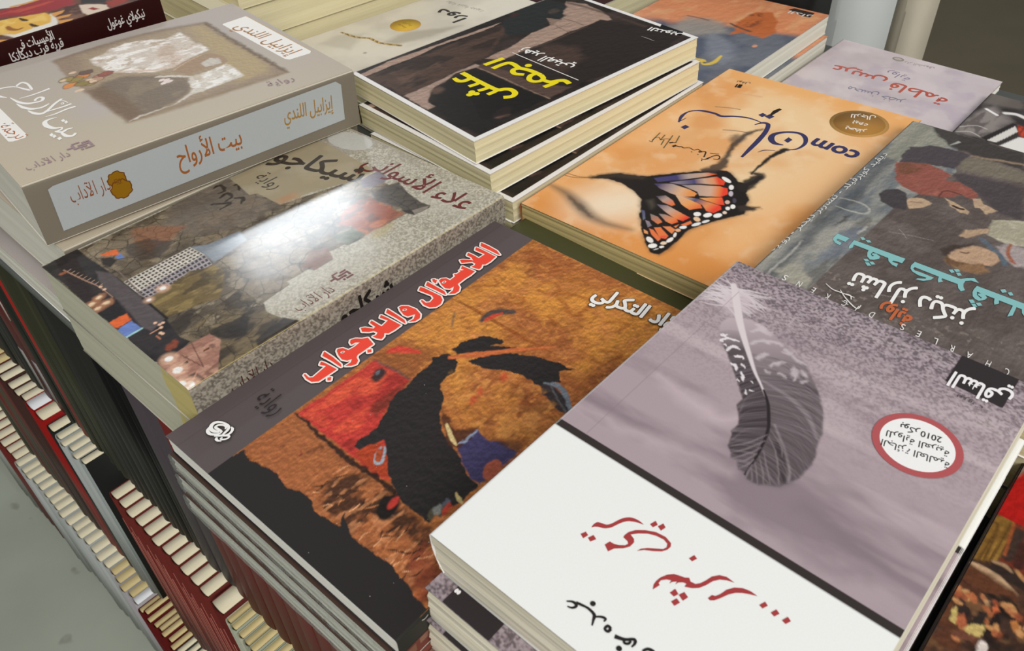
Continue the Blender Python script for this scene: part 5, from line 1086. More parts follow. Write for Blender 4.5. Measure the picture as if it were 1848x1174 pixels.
# office tower with window grid
def quad(p, a, b): return (1-b)*((1-a)*np.array(p[0])+a*np.array(p[1]))+b*((1-a)*np.array(p[3])+a*np.array(p[2]))
t1 = [(21.5,97.4),(60.7,98.5),(62.0,86.0),(21.3,83.5)]; t2 = [(21.3,83.5),(62.0,86.0),(59.7,74.8),(21.7,74.9)]
B.poly([(60.7,98.5),(68.4,93.0),(87.2,90.7),(84.7,79.7),(61.0,75.4),(62.0,86.0)], '8a9198', 1.0)
B.poly(t1, 'd8cfc2', 0.3); B.poly(t2, 'a99fa0', 0.3)
for i in range(17):
    for j in range(5):
        if j < 5: B.poly([quad(t1, (i+x)/17, (j+y)/5) for x, y in ((.18, .2), (.8, .2), (.8, .78), (.18, .78))], '4b4540', 0.2)
    for j in range(3): B.poly([quad(t2, (i+x)/17, (j+y)/3) for x, y in ((.18, .18), (.84, .18), (.84, .8), (.18, .8))], '3d393d', 0.2)
ol = [(21.4,73.2),(48.4,78.3),(59.5,73.0),(60.0,63.8),(46.7,46.0),(31.8,51.0),(20.5,52.9)]; B.poly(ol, '77633c', 0.8, 1, 4, 3, 0.9); B.mottle('a08a58', 4, 0.52, 0.64, 0.6, 19, ol, 2.5, 3, 0.8); B.mottle('463b28', 5, 0.56, 0.66, 0.7, 21, ol, 1.5)
# night street
ns = [(-0.2,144.8),(20.1,146.8),(20.2,131.4),(21.5,97.9),(20.9,76.8),(19.7,52.9),(16.7,35.4),(18.2,28.5),(4.3,22.4),(-3.3,31.7),(0.1,53.9),(0.1,97.4),(0.4,122.9)]
B.poly(ns, '373233', 0.4, 0.5, 3, 3); B.mottle('211e1f', 12, 0.45, 0.6, 0.7, 23, ns, 1.5)
B.poly([(16.7,118.5),(21.2,110.1),(20.7,83.9),(19.7,52.9),(10.1,49.5),(9.0,55.3),(11.6,85.3),(11.6,101.0)], '5c5354', 0.8, 0.6, 3, 3)
B.line([(6.2,132.6),(9.0,115.4),(11.2,103.5),(11.4,89.5)], [0.8, 0.8, 0.6, 0.4], 'b08a76', 0.3); B.line([(3.8,130.2),(5.7,129.9)], [2.5, 2.0], '9a5f45', 0.5)
for k in range(9):
    q = [(6.9,129.9),(11.5,104.1),(9.3,130.4)]; a = np.array(q[0]); b = np.array(q[1]); h = np.array(q[2])-a
    B.line([a+(b-a)*k/8, a+(b-a)*k/8+h*0.9], 0.4, 'cfa78e', 0.25)
for s, r in (([(1.7,92.6)], 4.5), ([(6.9,95.0)], 4.0), ([(6.4,87.8)], 4.5), ([(1.9,86.7)], 3.5)):
    B.blob(s[0], r, 'b07a5a', r*0.7, 10, 1.2, 0.8, 1.5, 3); B.blob(s[0], r*0.45, 'f0d2ab', r*0.3, 10, 0.8, 1, 0.8, 3)
B.poly([(0.1,71.5),(3.9,72.2),(9.1,71.4),(8.2,65.1),(1.3,64.3),(0.1,66.4)], 'e56a37', 0.6, 0.8, 2, 3); B.poly([(-0.3,62.7),(1.9,63.9),(7.9,64.6),(8.4,55.1),(-0.1,54.1)], '6f86c4', 0.4, 0.3, 2, 3)
B.line([(0.1,54.8),(8.3,55.1)], 1.2, 'a9d3cd', 0.4)
B.poly([(24.9,130.8),(29.2,130.4),(33.9,129.1),(32.7,122.8),(27.2,126.6)], 'e5703c', 0.4, 0.5, 2, 3); B.poly([(29.8,122.4),(33.2,123.1),(32.9,117.3),(29.9,119.3)], '6d86c0', 0.3)
B.poly([(24.3,127.6),(28.8,123.0),(28.6,117.7),(23.3,115.7),(22.0,121.5)], '332d2b', 0.6, 0.8, 2, 3)
B.line([(20.9,76.8),(20.2,52.3)], 1.4, '221e1d', 0.5); B.line([(24.4,107.9),(22.0,80.3)], 0.8, '7a6a62', 0.4)
pk = [(-0.1,24.6),(9.0,26.4),(18.8,26.9),(27.0,25.9),(28.2,18.0),(15.3,0.5),(7.6,0.6),(0.7,-0.1),(0.0,7.5)]; B.poly(pk, 'a27463', 0.4, 0.3, 3, 3); B.mottle('c99c84', 6, 0.5, 0.66, 0.6, 25, pk, 2); B.mottle('6d473d', 4, 0.58, 0.68, 0.7, 27, pk, 1.5)
B.line([(10.2,23.3),(12.5,7.8)], 0.5, '6a463c', 0.3); B.line([(18.0,27.0),(14.5,14.8),(12.7,8.2)], 0.5, '6a463c', 0.3)
B.poly([(6.8,16.9),(10.1,17.3),(9.8,15.8),(6.6,15.7)], '33211c', 0.2); B.poly([(18.7,17.9),(21.8,17.8),(21.2,16.4),(18.1,16.6)], '6b3a20', 0.2)
B.poly([(0.0,7.5),(8.6,7.8),(8.5,0.2),(0.7,-0.1)], '3b3030', 0.8, 1, 3, 3, 0.9); B.line([(9.0,7.3),(6.0,4.8),(4.2,3.1)], 0.8, 'c08a74', 0.4)
for s, r in (([(5.2,25.0)], 2.4), ([(3.7,14.9)], 2.8), ([(1.9,2.3)], 3.0), ([(0.1,5.6)], 2.4), ([(31.7,76.3)], 2.0), ([(22.1,73.0)], 1.4)):
    B.blob(s[0], r*1.8, 'e6b79a', None, 0, 1.6, 0.7); B.blob(s[0], r*0.8, 'fff6ee', None, 0, 0.5)
for s in ([(14.6,53.8)], [(15.4,51.0)], [(17.1,51.0)], [(14.7,48.4)], [(12.8,43.6)], [(12.4,45.0)], [(11.9,99.2)], [(11.7,102.9)]): B.blob(s[0], 0.9, 'f0c3a4', None, 0, 0.4)
B.line([(8.9,48.3),(13.9,48.4)], 0.6, 'e0a586', 0.3); B.line([(10.0,44.4),(10.0,41.0)], 0.8, 'c07a5a', 0.4); B.blob([(11.6,32.3)][0], 4, '9a4c34', 2, 20, 1, 0.8, 1.5, 3)
B.impasto(0.10, 2.0, whole, 1.5, 5); B.impasto(0.10, 1.6, lnd, 1.5, 7)
WN = '6c2b26'
B.text('علاء الأسواني', [(178.8,94.4)][0], [(179.8,7.5)][0], 21, WN, 0.015)
B.text('شيكاجو', [(146.5,144.8)][0], [(162.4,79.5)][0], 25, '40372f', 0.03)
B.text('رواية', [(126.3,134.7)][0], [(126.2,112.4)][0], 14, '4a4138', 0.0)
B.text('دار الآداب', [(64.4,6.2)][0], [(86.8,5.4)][0], 10.5, WN)
adab(B, [(89.9,8.0)][0], 1.25, WN)
B.text('دار الآداب', (18, 13.4), (41, 13.4), 10, '4a231d', 0.0, 'spine')
B.text('شيكاجو', (82, 13.0), (118, 13.0), 15, '1f1b18', 0.04, 'spine')
def stone_spine(L, T):
    nz_, nx_ = int(T/0.5), int(L/0.5)
    X, Y = np.meshgrid(np.arange(nx_)*0.5, np.arange(nz_)*0.5)
    n = fbm(X/0.9, Y/0.9, 8, 2); c = np.empty(X.shape+(3,)); c[:] = lin('8f877a')
    m = np.clip((n-0.52)/0.14, 0, 1)[..., None]*0.65; c = c*(1-m)+lin('4f4940')*m
    m = np.clip((0.46-n)/0.14, 0, 1)[..., None]*0.5; return c*(1-m)+lin('b8b09f')*m

# ================================================================ book: dark photograph with white border (pile of three)
G = Art('G', 0.55, '2b221d')
LG, WG = G.L, G.W
G.mottle('3d302a', 18, 0.45, 0.65, 0.9, 3); G.mottle('17130f', 14, 0.5, 0.66, 0.8, 5)
G.poly([(1.2,128.7),(30.0,132.1),(51.4,130.6),(83.2,129.0),(126.9,125.9),(117.8,123.4),(92.9,124.6),(67.9,127.3),(51.1,124.4),(24.8,124.5),(4.1,123.4)], 'a88c7c', 0.5, 0.8, 4, 3)
G.poly([(3.6,123.4),(22.8,121.6),(37.4,121.1),(57.3,121.6),(86.0,122.8),(124.6,121.8),(123.2,113.4),(83.1,86.9),(65.0,85.4),(50.3,83.6),(33.0,80.7),(19.3,80.6),(6.8,79.1),(5.4,103.1)], '4e3a30', 1.5, 2, 6, 3); G.mottle('2a1f19', 8, 0.5, 0.64, 0.8, 9, [(3.6,123.4),(37.4,121.1),(86.0,122.8),(124.6,121.8),(83.1,86.9),(50.3,83.6),(6.8,79.1),(5.4,103.1)], 3, 4, 2, 2)
G.mottle('6b5244', 6, 0.58, 0.7, 0.6, 11, [(20.7,118.5),(54.6,109.5),(46.4,90.5),(9.3,81.3)], 3, 4, 3, 2)
G.poly([(5.5,79.9),(33.0,80.7),(50.1,83.3),(68.4,83.1),(67.7,78.3),(49.5,81.3),(35.4,76.0),(27.4,75.7),(18.5,69.0),(10.5,60.7),(11.3,52.9),(4.7,52.8)], 'a58b7d', 0.9, 1, 4, 3)
G.poly([(20.5,71.8),(35.4,76.0),(47.5,78.7),(60.9,77.6),(68.3,25.6),(52.1,9.6),(6.0,7.8),(6.8,50.6),(14.7,56.2)], '1f1b18', 2.5, 2, 6, 3); G.blob([(34.7,15.4)][0], 8, '6a4f44', 4.5, 20, 2.5, 0.8, 2, 5); G.blob([(25.3,70.4)][0], 5, '6d5448', 4, 20, 2.5, 0.7)
G.poly([(188.4,119.5),(195.0,103.3),(191.6,82.0),(186.2,68.1),(164.1,73.4),(147.5,75.0),(129.9,73.7),(105.7,74.7),(86.2,74.2),(77.7,85.1),(103.0,86.4),(129.1,93.6),(148.9,94.3),(165.2,99.7)], 'a58a7a', 0.9, 1, 5, 3)
G.line([(149.9,89.3),(148.7,79.2),(148.0,72.6)], 0.6, '6a5448', 0.4); G.line([(163.4,97.7),(164.8,84.3),(164.4,75.1)], 0.6, '6a5448', 0.4); G.line([(145.1,87.1),(160.3,85.5)], 0.5, '6a5448', 0.4)
G.poly([(153.4,133.7),(170.0,136.2),(181.1,132.3),(184.3,119.9),(181.3,110.5),(170.8,105.6),(169.2,99.3),(160.9,96.6),(152.9,101.6),(141.3,95.1),(120.4,95.9),(113.6,103.5),(127.5,126.2)], '262726', 1.5, 2, 5, 3); G.blob([(168.5,112.4)][0], 5, '4c3f36', 4, 10, 1.6, 0.8, 1.5, 3); G.poly([(155.8,106.3),(160.9,96.6),(147.2,92.4)], '8b7365', 1, 1, 3, 3); G.blob([(143.3,128.6)][0], 4, '4b1f1c', 2, 0, 1.5, 0.7)
G.poly([(164.1,73.4),(180.7,74.2),(186.6,55.9),(193.0,37.3),(195.1,9.2),(154.7,2.5),(111.5,5.6),(78.2,17.8),(81.7,66.0),(105.3,74.2)], '2a211c', 1.0, 1, 6, 3); G.poly([(119.8,71.4),(135.5,54.0),(125.0,35.0),(99.9,30.4),(97.6,58.3)], '513c33', 5, 3, 6, 3, 0.7)
G.line([(101.4,74.2),(128.6,72.3),(164.8,72.6)], 1.4, '4f3d33', 0.8); G.line([(187.1,116.7),(190.5,95.7),(192.9,41.2)], 3, '4b3a31', 2, 0, 3, 1, 0.8)
G.poly([(65.5,78.6),(66.6,72.2),(66.6,43.1),(66.6,28.7),(68.4,8.3),(71.3,8.9),(88.3,9.3),(75.8,30.3),(75.9,53.9),(72.5,80.5)], '5b463c', 1.2, 1.2, 4, 3, 0.85); G.line([(65.2,77.9),(66.2,60.3),(66.2,42.6),(66.5,26.9),(68.0,7.9)], [1.6, 1.6, 2.2, 1.8, 1.4], '8a7060', 0.6, 0.6, 3, 3)
G.poly([(51.7,80.1),(64.6,77.5),(66.2,42.6),(66.8,8.3),(41.5,8.8),(20.0,17.9)], '191512', 1.0, 1, 5, 3, 0.9)
G.impasto(0.18, 3.0, None, 1.5, 5)
bw = 3.4
for q in ([(-1, -1), (LG+1, -1), (LG+1, bw), (-1, bw)], [(-1, WG-1.4), (LG+1, WG-1.4), (LG+1, WG+1), (-1, WG+1)], [(-1, -1), (bw, -1), (bw, WG+1), (-1, WG+1)], [(LG-bw, -1), (LG+1, -1), (LG+1, WG+1), (LG-bw, WG+1)]): G.poly(q, 'ece8e4', 0.1)
G.ink([(203.8,34.7),(205.5,15.0),(196.5,10.5),(194.8,29.6)], '16120f')
YL = 'f0dc12'
for p, w in (([(71.1,77.3),(79.0,76.6),(87.1,75.7)], 4.0), ([(71.3,68.8),(78.9,68.8),(84.4,67.5),(85.5,63.2),(84.3,56.1),(86.0,50.7),(86.9,44.4),(86.8,37.1)], 4.0), ([(84.0,54.9),(80.7,56.9),(77.6,55.1),(76.5,50.9),(79.7,45.8)], [3.2, 3.8, 3.8, 3.8, 3.2]), ([(86.8,37.1),(84.8,32.3),(80.7,30.8),(77.1,33.5),(77.3,38.0),(81.8,41.5),(85.7,40.9)], [4.0, 3.4, 3.4, 3.6, 3.8, 3.6]),
    ([(82.9,31.4),(83.9,25.1),(88.8,22.5),(91.8,19.3),(90.9,13.7)], [3.4, 4.0, 4.0, 4.0, 3.8]), ([(87.3,21.8),(82.3,21.7),(76.3,22.5)], 3.8),
    ([(52.8,79.0),(52.6,71.4),(50.7,68.2),(46.1,68.1),(43.4,71.0),(44.1,76.7)], [4.2, 4.0, 3.8, 4.0, 4.0, 3.0]), ([(52.8,79.0),(52.4,67.3),(52.3,58.5),(52.2,49.0),(52.9,41.5),(56.8,38.9),(59.1,35.3),(57.8,29.7),(53.3,27.7),(48.6,30.6)], 4.0), ([(52.1,58.7),(48.3,58.3),(43.0,59.3)], 3.6), ([(52.2,49.0),(48.1,48.6),(43.3,50.0)], 3.6), ([(52.7,41.3),(48.6,40.9),(44.1,41.2)], 3.6)):
    G.pen(p, w, YL)
for q, r in (([(90.9,54.1)], 2.5), ([(39.3,51.4)], 2.3), ([(35.9,49.4)], 2.3), ([(39.7,47.2)], 2.3)): G.dot(q[0], r, YL)
G.text('زهير الهيتي', [(110.7,30.1)][0], [(108.2,78.7)][0], 12.5, 'f3efe9', 0.02)
G.pen([(97.1,78.1),(97.7,44.6),(98.3,12.9)], 0.8, 'e9e2da', curve=False)
G.text('التنوير', [(198.7,12.4)][0], [(194.7,36.8)][0], 9, 'f3efe9', 0.03)
G.pen([(177.6,30.5),(177.8,24.8),(177.5,18.1)], [0.4, 1.0, 0.5], '8f8a86')

# ================================================================ book: dark painted cover with turquoise title (right)
J = Art('J', 0.5, '655a56')
LJ, WJ = J.L, J.W
J.mottle('564c48', 22, 0.45, 0.65, 0.8, 3); J.mottle('736862', 10, 0.56, 0.7, 0.5, 5)
st_ = [(114.9,113.3),(98.0,113.5),(81.5,114.0),(66.8,114.6),(43.7,115.2),(28.1,115.7),(20.4,115.0),(-8.3,123.0),(-51.0,130.0),(116.3,179.0),(254.0,154.9),(233.4,133.5),(149.7,117.9)]
left = [(-5, WJ+5), (LJ+5, WJ+5), (LJ+5, 118), (170, 101), [(114.9,113.3)][0], [(28.1,115.7)][0], [(19.1,116.0)][0], (-5, 88)]
J.poly(left, '8b8a84', 0.4, 0.4, 4, 3); J.mottle('6b6f73', 14, 0.48, 0.62, 0.9, 7, left, 3); J.mottle('a29e94', 9, 0.54, 0.68, 0.7, 9, left, 4); J.mottle('55524f', 7, 0.6, 0.7, 0.6, 11, left, 4)
J.line([(0, WJ-9), (LJ, WJ-9)], 7, '4d5156', 3, 2, 8, 3, 0.75); J.poly([(60.0,123.1),(79.5,125.7),(87.8,116.9),(76.2,116.1),(61.8,115.0),(46.7,121.1),(37.6,125.5)], '6f757f', 2.5, 3, 5, 3, 0.8)
J.poly([(24.0,134.1),(32.7,134.2),(37.6,125.5),(32.3,123.9),(30.9,117.6),(20.9,116.9),(19.0,126.9)], 'a19c8e', 1.5, 2.5, 5, 3, 0.9); J.poly([(78.0,130.7),(89.6,130.4),(94.5,127.5),(83.4,128.7)], '514d4b', 1, 2, 3, 3, 0.9)
for s in ([(19.6,136.8),(30.4,137.0),(43.4,136.5),(55.8,137.1)], [(105.7,139.9),(107.7,130.6),(104.7,122.8),(99.2,123.2),(96.6,131.4),(96.6,137.9)], [(79.4,118.2),(85.3,116.9),(89.0,116.9)]): J.line(s, [0.8, 1.6, 0.8], 'b0ada4', 0.6, 0.8, 3, 3, 0.8)
J.poly([(216.0,144.9),(215.8,132.5),(198.8,114.2),(185.7,131.0),(163.7,130.8),(163.6,140.3),(183.9,143.1)], '959383', 3, 3, 6, 3, 0.7); J.poly([(216.5,132.8),(216.6,113.5),(215.8,78.1),(195.8,71.9),(195.9,98.9),(198.8,114.2),(209.0,128.4)], '3f3a37', 1.5, 2, 5, 3, 0.95)
J.poly([(181.7,107.8),(195.9,98.9),(193.1,71.0),(182.3,67.7),(175.0,98.4)], '7b7363', 2.5, 2, 5, 3, 0.8); J.line([(194.1,101.1),(198.0,89.3),(202.4,74.5)], [1, 2.5, 2], '8f7a66', 1, 1, 4, 3); J.line([(199.8,115.3),(206.5,112.7)], [0.6, 2], 'a9a79f', 0.6)
# two loosely painted figures
J.poly([(169.6,132.5),(182.9,132.1),(192.1,124.7),(195.7,114.5),(194.7,102.7),(174.1,102.9),(172.0,111.2),(168.6,121.2),(162.4,130.2)], '4c4549', 0.8, 1.5, 4, 3); J.poly([(169.5,103.3),(173.8,91.2),(176.7,66.5),(142.8,55.9),(143.3,69.1),(154.0,82.9),(161.5,96.2)], '4a4244', 2, 2, 5, 3, 0.9)
J.poly([(160.9,132.2),(166.7,124.8),(170.6,116.3),(168.3,107.0),(165.9,102.3),(159.3,102.2),(161.5,96.2),(158.9,87.9),(153.6,82.4),(147.9,84.7),(149.0,90.3),(144.1,92.5),(139.8,98.8),(136.5,107.0),(136.9,116.8),(142.4,124.7)], '8f5449', 0.8, 1.2, 4, 3); J.mottle('6e4a36', 7, 0.48, 0.62, 0.8, 13, [(160.9,132.2),(166.7,124.8),(170.6,116.3),(160.7,116.6),(152.1,120.9),(147.5,124.7)], 1.4, 4, 2); J.mottle('ad6f60', 6, 0.54, 0.68, 0.6, 15, [(150.8,120.4),(161.3,107.1),(155.7,84.8),(144.7,92.7),(136.5,107.0)], 2, 4, 1.5)
J.line([(139.8,98.8),(147.6,99.1),(149.0,90.3)], 0.8, '55322c', 0.6, 0.6, 3, 3); J.poly([(123.2,125.9),(129.1,124.6),(133.8,119.7),(132.4,114.2),(125.8,110.5),(116.2,107.8),(113.5,113.1),(115.9,121.0)], '453f41', 0.7, 0.8, 3, 3)
for p in ([(127.4,111.4),(130.5,108.6),(132.3,105.3),(131.3,99.5),(126.2,100.2),(122.3,102.6),(118.4,107.0)], [(141.0,96.3),(139.4,91.4),(137.4,86.1),(135.4,80.9),(131.5,80.4),(131.1,84.4),(134.4,90.8)], [(148.9,84.4),(151.5,81.1),(147.0,77.9),(144.5,69.5),(137.9,73.5),(142.1,78.1),(140.6,80.1)]): J.poly(p, 'b89c80', 0.5, 0.8, 2, 3)
J.line([(135.4,89.6),(134.8,86.4),(135.3,84.4)], 1.8, '3a2d28', 0.4); J.line([(125.6,108.7),(128.1,103.6)], 0.8, '8a6d57', 0.4)
J.poly([(90.1,76.9),(99.0,74.5),(106.5,66.9),(106.6,57.8),(101.0,53.7),(93.2,55.8),(91.7,59.7),(88.1,65.5),(85.1,71.9)], 'b5957a', 0.7, 0.8, 3, 3); J.poly([(92.0,80.3),(99.1,77.2),(107.0,67.1),(99.7,72.2),(90.2,75.4),(85.8,75.3)], '453a35', 1.0, 1.2, 3, 3); J.poly([(87.5,75.9),(86.7,70.0),(92.0,59.3),(88.7,55.3),(82.2,59.4),(79.9,67.5),(82.1,72.9)], '8b6a4d', 1.4, 1.5, 3, 3, 0.95); J.mottle('5d4331', 4, 0.52, 0.64, 0.7, 17, [(87.5,75.9),(86.7,70.0),(92.0,59.3),(88.7,55.3),(82.2,59.4),(79.9,67.5),(82.1,72.9)], 2)
J.line([(95.8,71.3),(96.5,69.0),(97.9,68.0)], 0.9, '5d4636', 0.5); J.blob([(94.5,58.2)][0], 2.4, 'c09a80', 1.6, 0, 0.4)
J.line([(113.4,66.8),(107.8,59.2),(103.5,53.3),(98.6,51.2)], [3, 2.5, 3, 3], '5c6670', 0.8, 0.8, 3, 3); J.poly([(119.4,66.7),(135.2,68.5),(144.5,53.8),(121.4,46.7),(116.8,55.2),(117.6,61.5)], 'a49d88', 1, 1.5, 4, 3); J.mottle('c3bca8', 6, 0.5, 0.64, 0.7, 19, [(119.4,66.7),(135.2,68.5),(144.5,53.8),(121.4,46.7),(116.8,55.2)], 1.5)
J.poly([(112.1,59.7),(117.3,55.3),(119.5,46.1),(102.6,40.9),(99.9,46.8),(103.8,52.9)], 'a39694', 1.2, 1.5, 4, 3); J.line([(117.5,54.4),(110.1,53.5),(104.8,50.3),(102.6,47.6)], [1.5, 2.2, 1.5], '9a5f48', 0.7, 0.6, 3, 3)
J.poly([(109.2,77.2),(117.1,76.4),(121.2,72.1),(125.6,67.3),(120.7,66.7),(115.5,70.1),(109.5,73.1),(109.4,76.2)], 'b19579', 0.7, 1, 2, 3)
for s in ([(90.8,106.2),(94.2,96.6),(97.2,85.4)], [(56.7,69.4),(57.8,66.2)], [(96.4,103.0),(94.0,99.9),(90.9,97.0)], [(37.5,91.0),(39.8,83.8),(44.1,78.6)]): J.line(s, 0.35, 'a29892', 0.25, 0, 3, 1, 0.7)
J.mottle('8d8178', 2.2, 0.66, 0.7, 0.6, 23, [(44.3,115.5),(33.5,69.3),(46.1,25.7),(35.7,22.5),(4.2,116.9)], 1, 3, 6)
J.impasto(0.11, 3.0, None, 1.6); J.impasto(0.08, 1.0, None, 2.0, 7)
TQ = '86bdbd'
TEAL = (
    [(72.6,125.8),(72.5,119.1),(68.1,119.4),(68.2,123.6),(66.8,123.6),(66.1,120.4),(63.6,120.2),(64.1,122.9),(65.9,125.1),(67.8,125.8)],
    [(72.4,116.6),(73.0,90.0),(68.4,89.8),(68.2,92.3),(67.8,93.9),(66.5,94.1),(66.8,91.1),(63.8,90.7),(64.1,93.1),(65.9,95.6),(68.3,96.8),(68.5,104.8),(66.1,104.9),(64.6,103.5),(65.7,102.9),(66.1,104.4),(67.4,104.5),(68.2,103.0),(67.0,100.5),(65.1,100.0),(62.5,101.6),(61.5,103.3),(63.1,105.4),(66.1,106.7),(68.5,107.1),(68.5,115.0),(65.7,114.3),(63.4,115.4),(65.9,116.3)],
    [(76.7,115.4),(77.7,113.9),(76.3,112.2),(74.9,113.5)], [(75.9,112.2),(77.2,110.6),(75.8,108.8),(74.6,110.3)], [(59.9,106.1),(61.2,104.5),(59.9,102.8),(58.5,104.2)], [(59.5,102.7),(60.7,101.4),(59.3,99.5),(57.9,100.8)], [(57.7,104.2),(58.8,102.7),(57.0,100.5),(55.7,102.0)],
    [(73.3,85.4),(73.5,63.2),(76.1,61.2),(78.3,58.5),(75.7,55.4),(75.3,58.9),(73.3,60.9),(70.4,60.8),(68.0,59.9),(66.1,58.5),(64.1,59.7),(65.7,61.5),(68.7,62.9),(68.5,70.2),(67.2,70.0),(66.4,68.9),(64.1,70.3),(65.7,71.2),(68.8,71.9),(69.0,83.7),(67.5,83.9),(66.5,82.7),(66.8,79.7),(66.5,73.4),(64.1,73.8),(60.8,76.3),(59.9,79.6),(61.2,79.2),(63.1,76.2),(64.3,76.1),(63.8,80.0),(64.9,83.3),(66.8,85.0),(69.5,85.7)],
    [(77.2,70.4),(78.6,68.9),(77.1,67.4),(75.4,68.3)], [(79.0,68.6),(80.6,67.0),(79.3,65.5),(77.5,66.9)], [(76.9,66.7),(78.3,65.4),(76.6,63.8),(75.1,65.1)],
    [(72.9,55.4),(73.1,24.9),(68.0,24.6),(68.4,53.8)], [(72.9,55.4),(69.3,55.6),(66.8,55.3),(63.7,54.1),(62.3,52.5),(62.1,50.8),(64.6,48.9),(66.9,48.6),(68.4,50.2),(68.4,51.7),(67.2,53.0),(66.2,52.6),(65.3,50.5),(64.4,50.6),(65.9,52.9),(68.4,53.8),(70.7,53.9)], [(69.0,46.0),(65.2,45.0),(63.8,44.3),(65.8,43.0),(68.1,43.8),(69.7,44.3)], [(69.1,37.7),(58.6,37.0),(61.0,35.4),(67.9,36.0),(69.7,36.2)], [(68.4,33.8),(65.4,32.8),(63.5,31.1),(62.9,29.6),(65.3,29.7),(68.0,28.8),(69.5,31.6)],
    [(76.7,46.1),(78.5,44.5),(76.6,43.0),(74.9,44.6)], [(76.5,42.7),(78.0,41.4),(76.2,39.9),(74.8,41.1)], [(59.9,54.7),(61.3,53.1),(59.5,51.5),(57.9,52.9)], [(59.6,51.4),(61.1,49.8),(59.5,48.3),(58.0,49.7)], [(57.6,52.7),(58.8,51.3),(57.2,49.7),(55.9,51.0)])
for p in TEAL: J.ink(np.array(p)+(0.5, 0.2), '352f2e')
for p in TEAL: J.ink(p, TQ)
J.text('تشارلز ديكنز', [(51.3,49.9)][0], [(47.7,104.3)][0], 20, 'f1eeea', 0.02)
J.text('رواية', [(32.7,69.2)][0], [(32.4,84.6)][0], 13, 'c2673f', 0.035)
for q, ch in (([(23.8,24.4),(23.5,26.4)], 'C'), ([(23.7,31.7),(23.6,33.9)], 'H'), ([(24.1,39.8),(23.9,42.1)], 'A'), ([(23.9,47.2),(23.6,49.2)], 'R'), ([(24.0,54.5),(23.7,56.5)], 'L'),
              ([(24.0,61.9),(23.8,64.0)], 'E'), ([(24.0,69.4),(23.7,71.4)], 'S'), ([(23.4,83.3),(23.3,85.7)], 'D'), ([(23.3,91.1),(23.3,92.0)], 'I'), ([(23.4,96.6),(23.2,98.9)], 'C'),
              ([(22.9,105.1),(22.8,107.2)], 'K'), ([(23.0,112.4),(22.9,114.5)], 'E'), ([(23.2,119.6),(23.0,122.2)], 'N'), ([(23.4,127.3),(23.2,129.8)], 'S')):
    J.text(ch, q[0], q[1], 6.5, 'eeeae6')
for s in ([(29.3,111.1),(27.2,106.6),(27.4,102.0),(27.8,95.9)], [(29.1,103.6),(24.6,98.6),(20.8,91.7),(24.3,91.0)], [(27.3,101.4),(28.0,98.1),(25.4,96.4)], [(21.9,99.4),(20.9,95.8)]): J.pen(s, [0.3, 0.7, 0.4], 'e9e5df')
J.text('ديڤيد كوپرڤيلد - تشارلز ديكنز - رواية', [(36.8,143.4)][0], [(166.2,139.1)][0], 5, 'dcd8d2', 0.0)

# ================================================================ farther covers
H = Art('H', 0.8, '6d7078')
H.mottle('4f5668', 30, 0.42, 0.62, 0.9, 3); H.poly([(150, -5), (215, -5), (215, 148), (90, 148), (120, 90)], 'dd8f63', 8, 8, 25, 3); H.mottle('e6a878', 14, 0.5, 0.66, 0.8, 5, [(155, -5), (215, -5), (215, 148), (100, 148)], 1.5, 4, 6)
H.poly([(99.8,97.2),(128.6,98.1),(136.7,82.1),(133.3,64.1),(114.5,50.9),(103.4,61.9),(89.1,73.2)], '9d948b', 6, 4, 12, 3, 0.9); H.poly([(135.6,56.5),(155.2,56.5),(172.9,55.1),(180.4,42.3),(164.7,29.7),(138.7,17.6),(123.6,21.7),(123.5,32.2),(125.6,39.8),(120.1,43.2),(113.4,48.1),(125.5,48.5)], 'c46c3c', 1.6, 2, 6, 3); H.mottle('7d4630', 8, 0.5, 0.62, 0.8, 7, [(140.2,54.7),(165.2,56.4),(174.0,48.9),(151.5,38.9),(137.3,41.0)], 1, 4, 3); H.line([(136.7,59.4),(133.4,50.8),(130.6,37.2)], 2.5, '5a4a44', 1.5)
H.poly([(100.1,62.2),(112.1,62.7),(96.6,34.1),(73.7,18.9),(59.6,23.0),(67.5,42.4)], '8a8d96', 6, 4, 10, 3, 0.7); H.blob([(105.3,19.0)][0], 3, 'e09a76', 2, 0, 0.8); H.line([(130.9,99.5),(132.1,88.5),(132.1,79.3)], 2, '7a5f57', 1)
H.line([(54.0,43.7),(55.3,38.1),(50.2,34.0),(52.8,30.4),(59.3,29.0),(71.9,30.8)], [4, 5, 4, 4, 4, 2], 'e2c04e', 0.6); H.blob([(52.5,34.5)][0], 1.6, '6d6a55', 1.6, 0, 0.5)
H.impasto(0.12, 5.0, None, 1.5, 5)
H.ink([(195.2,34.7),(201.2,31.9),(200.7,12.3),(189.0,11.1),(188.0,16.9)], '3b302c'); H.text('الدار', [(193.4,11.6)][0], [(194.1,32.8)][0], 9, 'e2ddd7', 0.03)
H.blob([(120.4,163.3)][0], 12, 'c9c5bd', 7, 20, 2, 1); H.blob([(121.0,163.7)][0], 7, '6f6a5c', 4, 20, 2, 1); H.line([(110.2,171.6),(112.6,156.2),(125.6,149.9)], [3, 5, 3], 'a5a29a', 1.5)

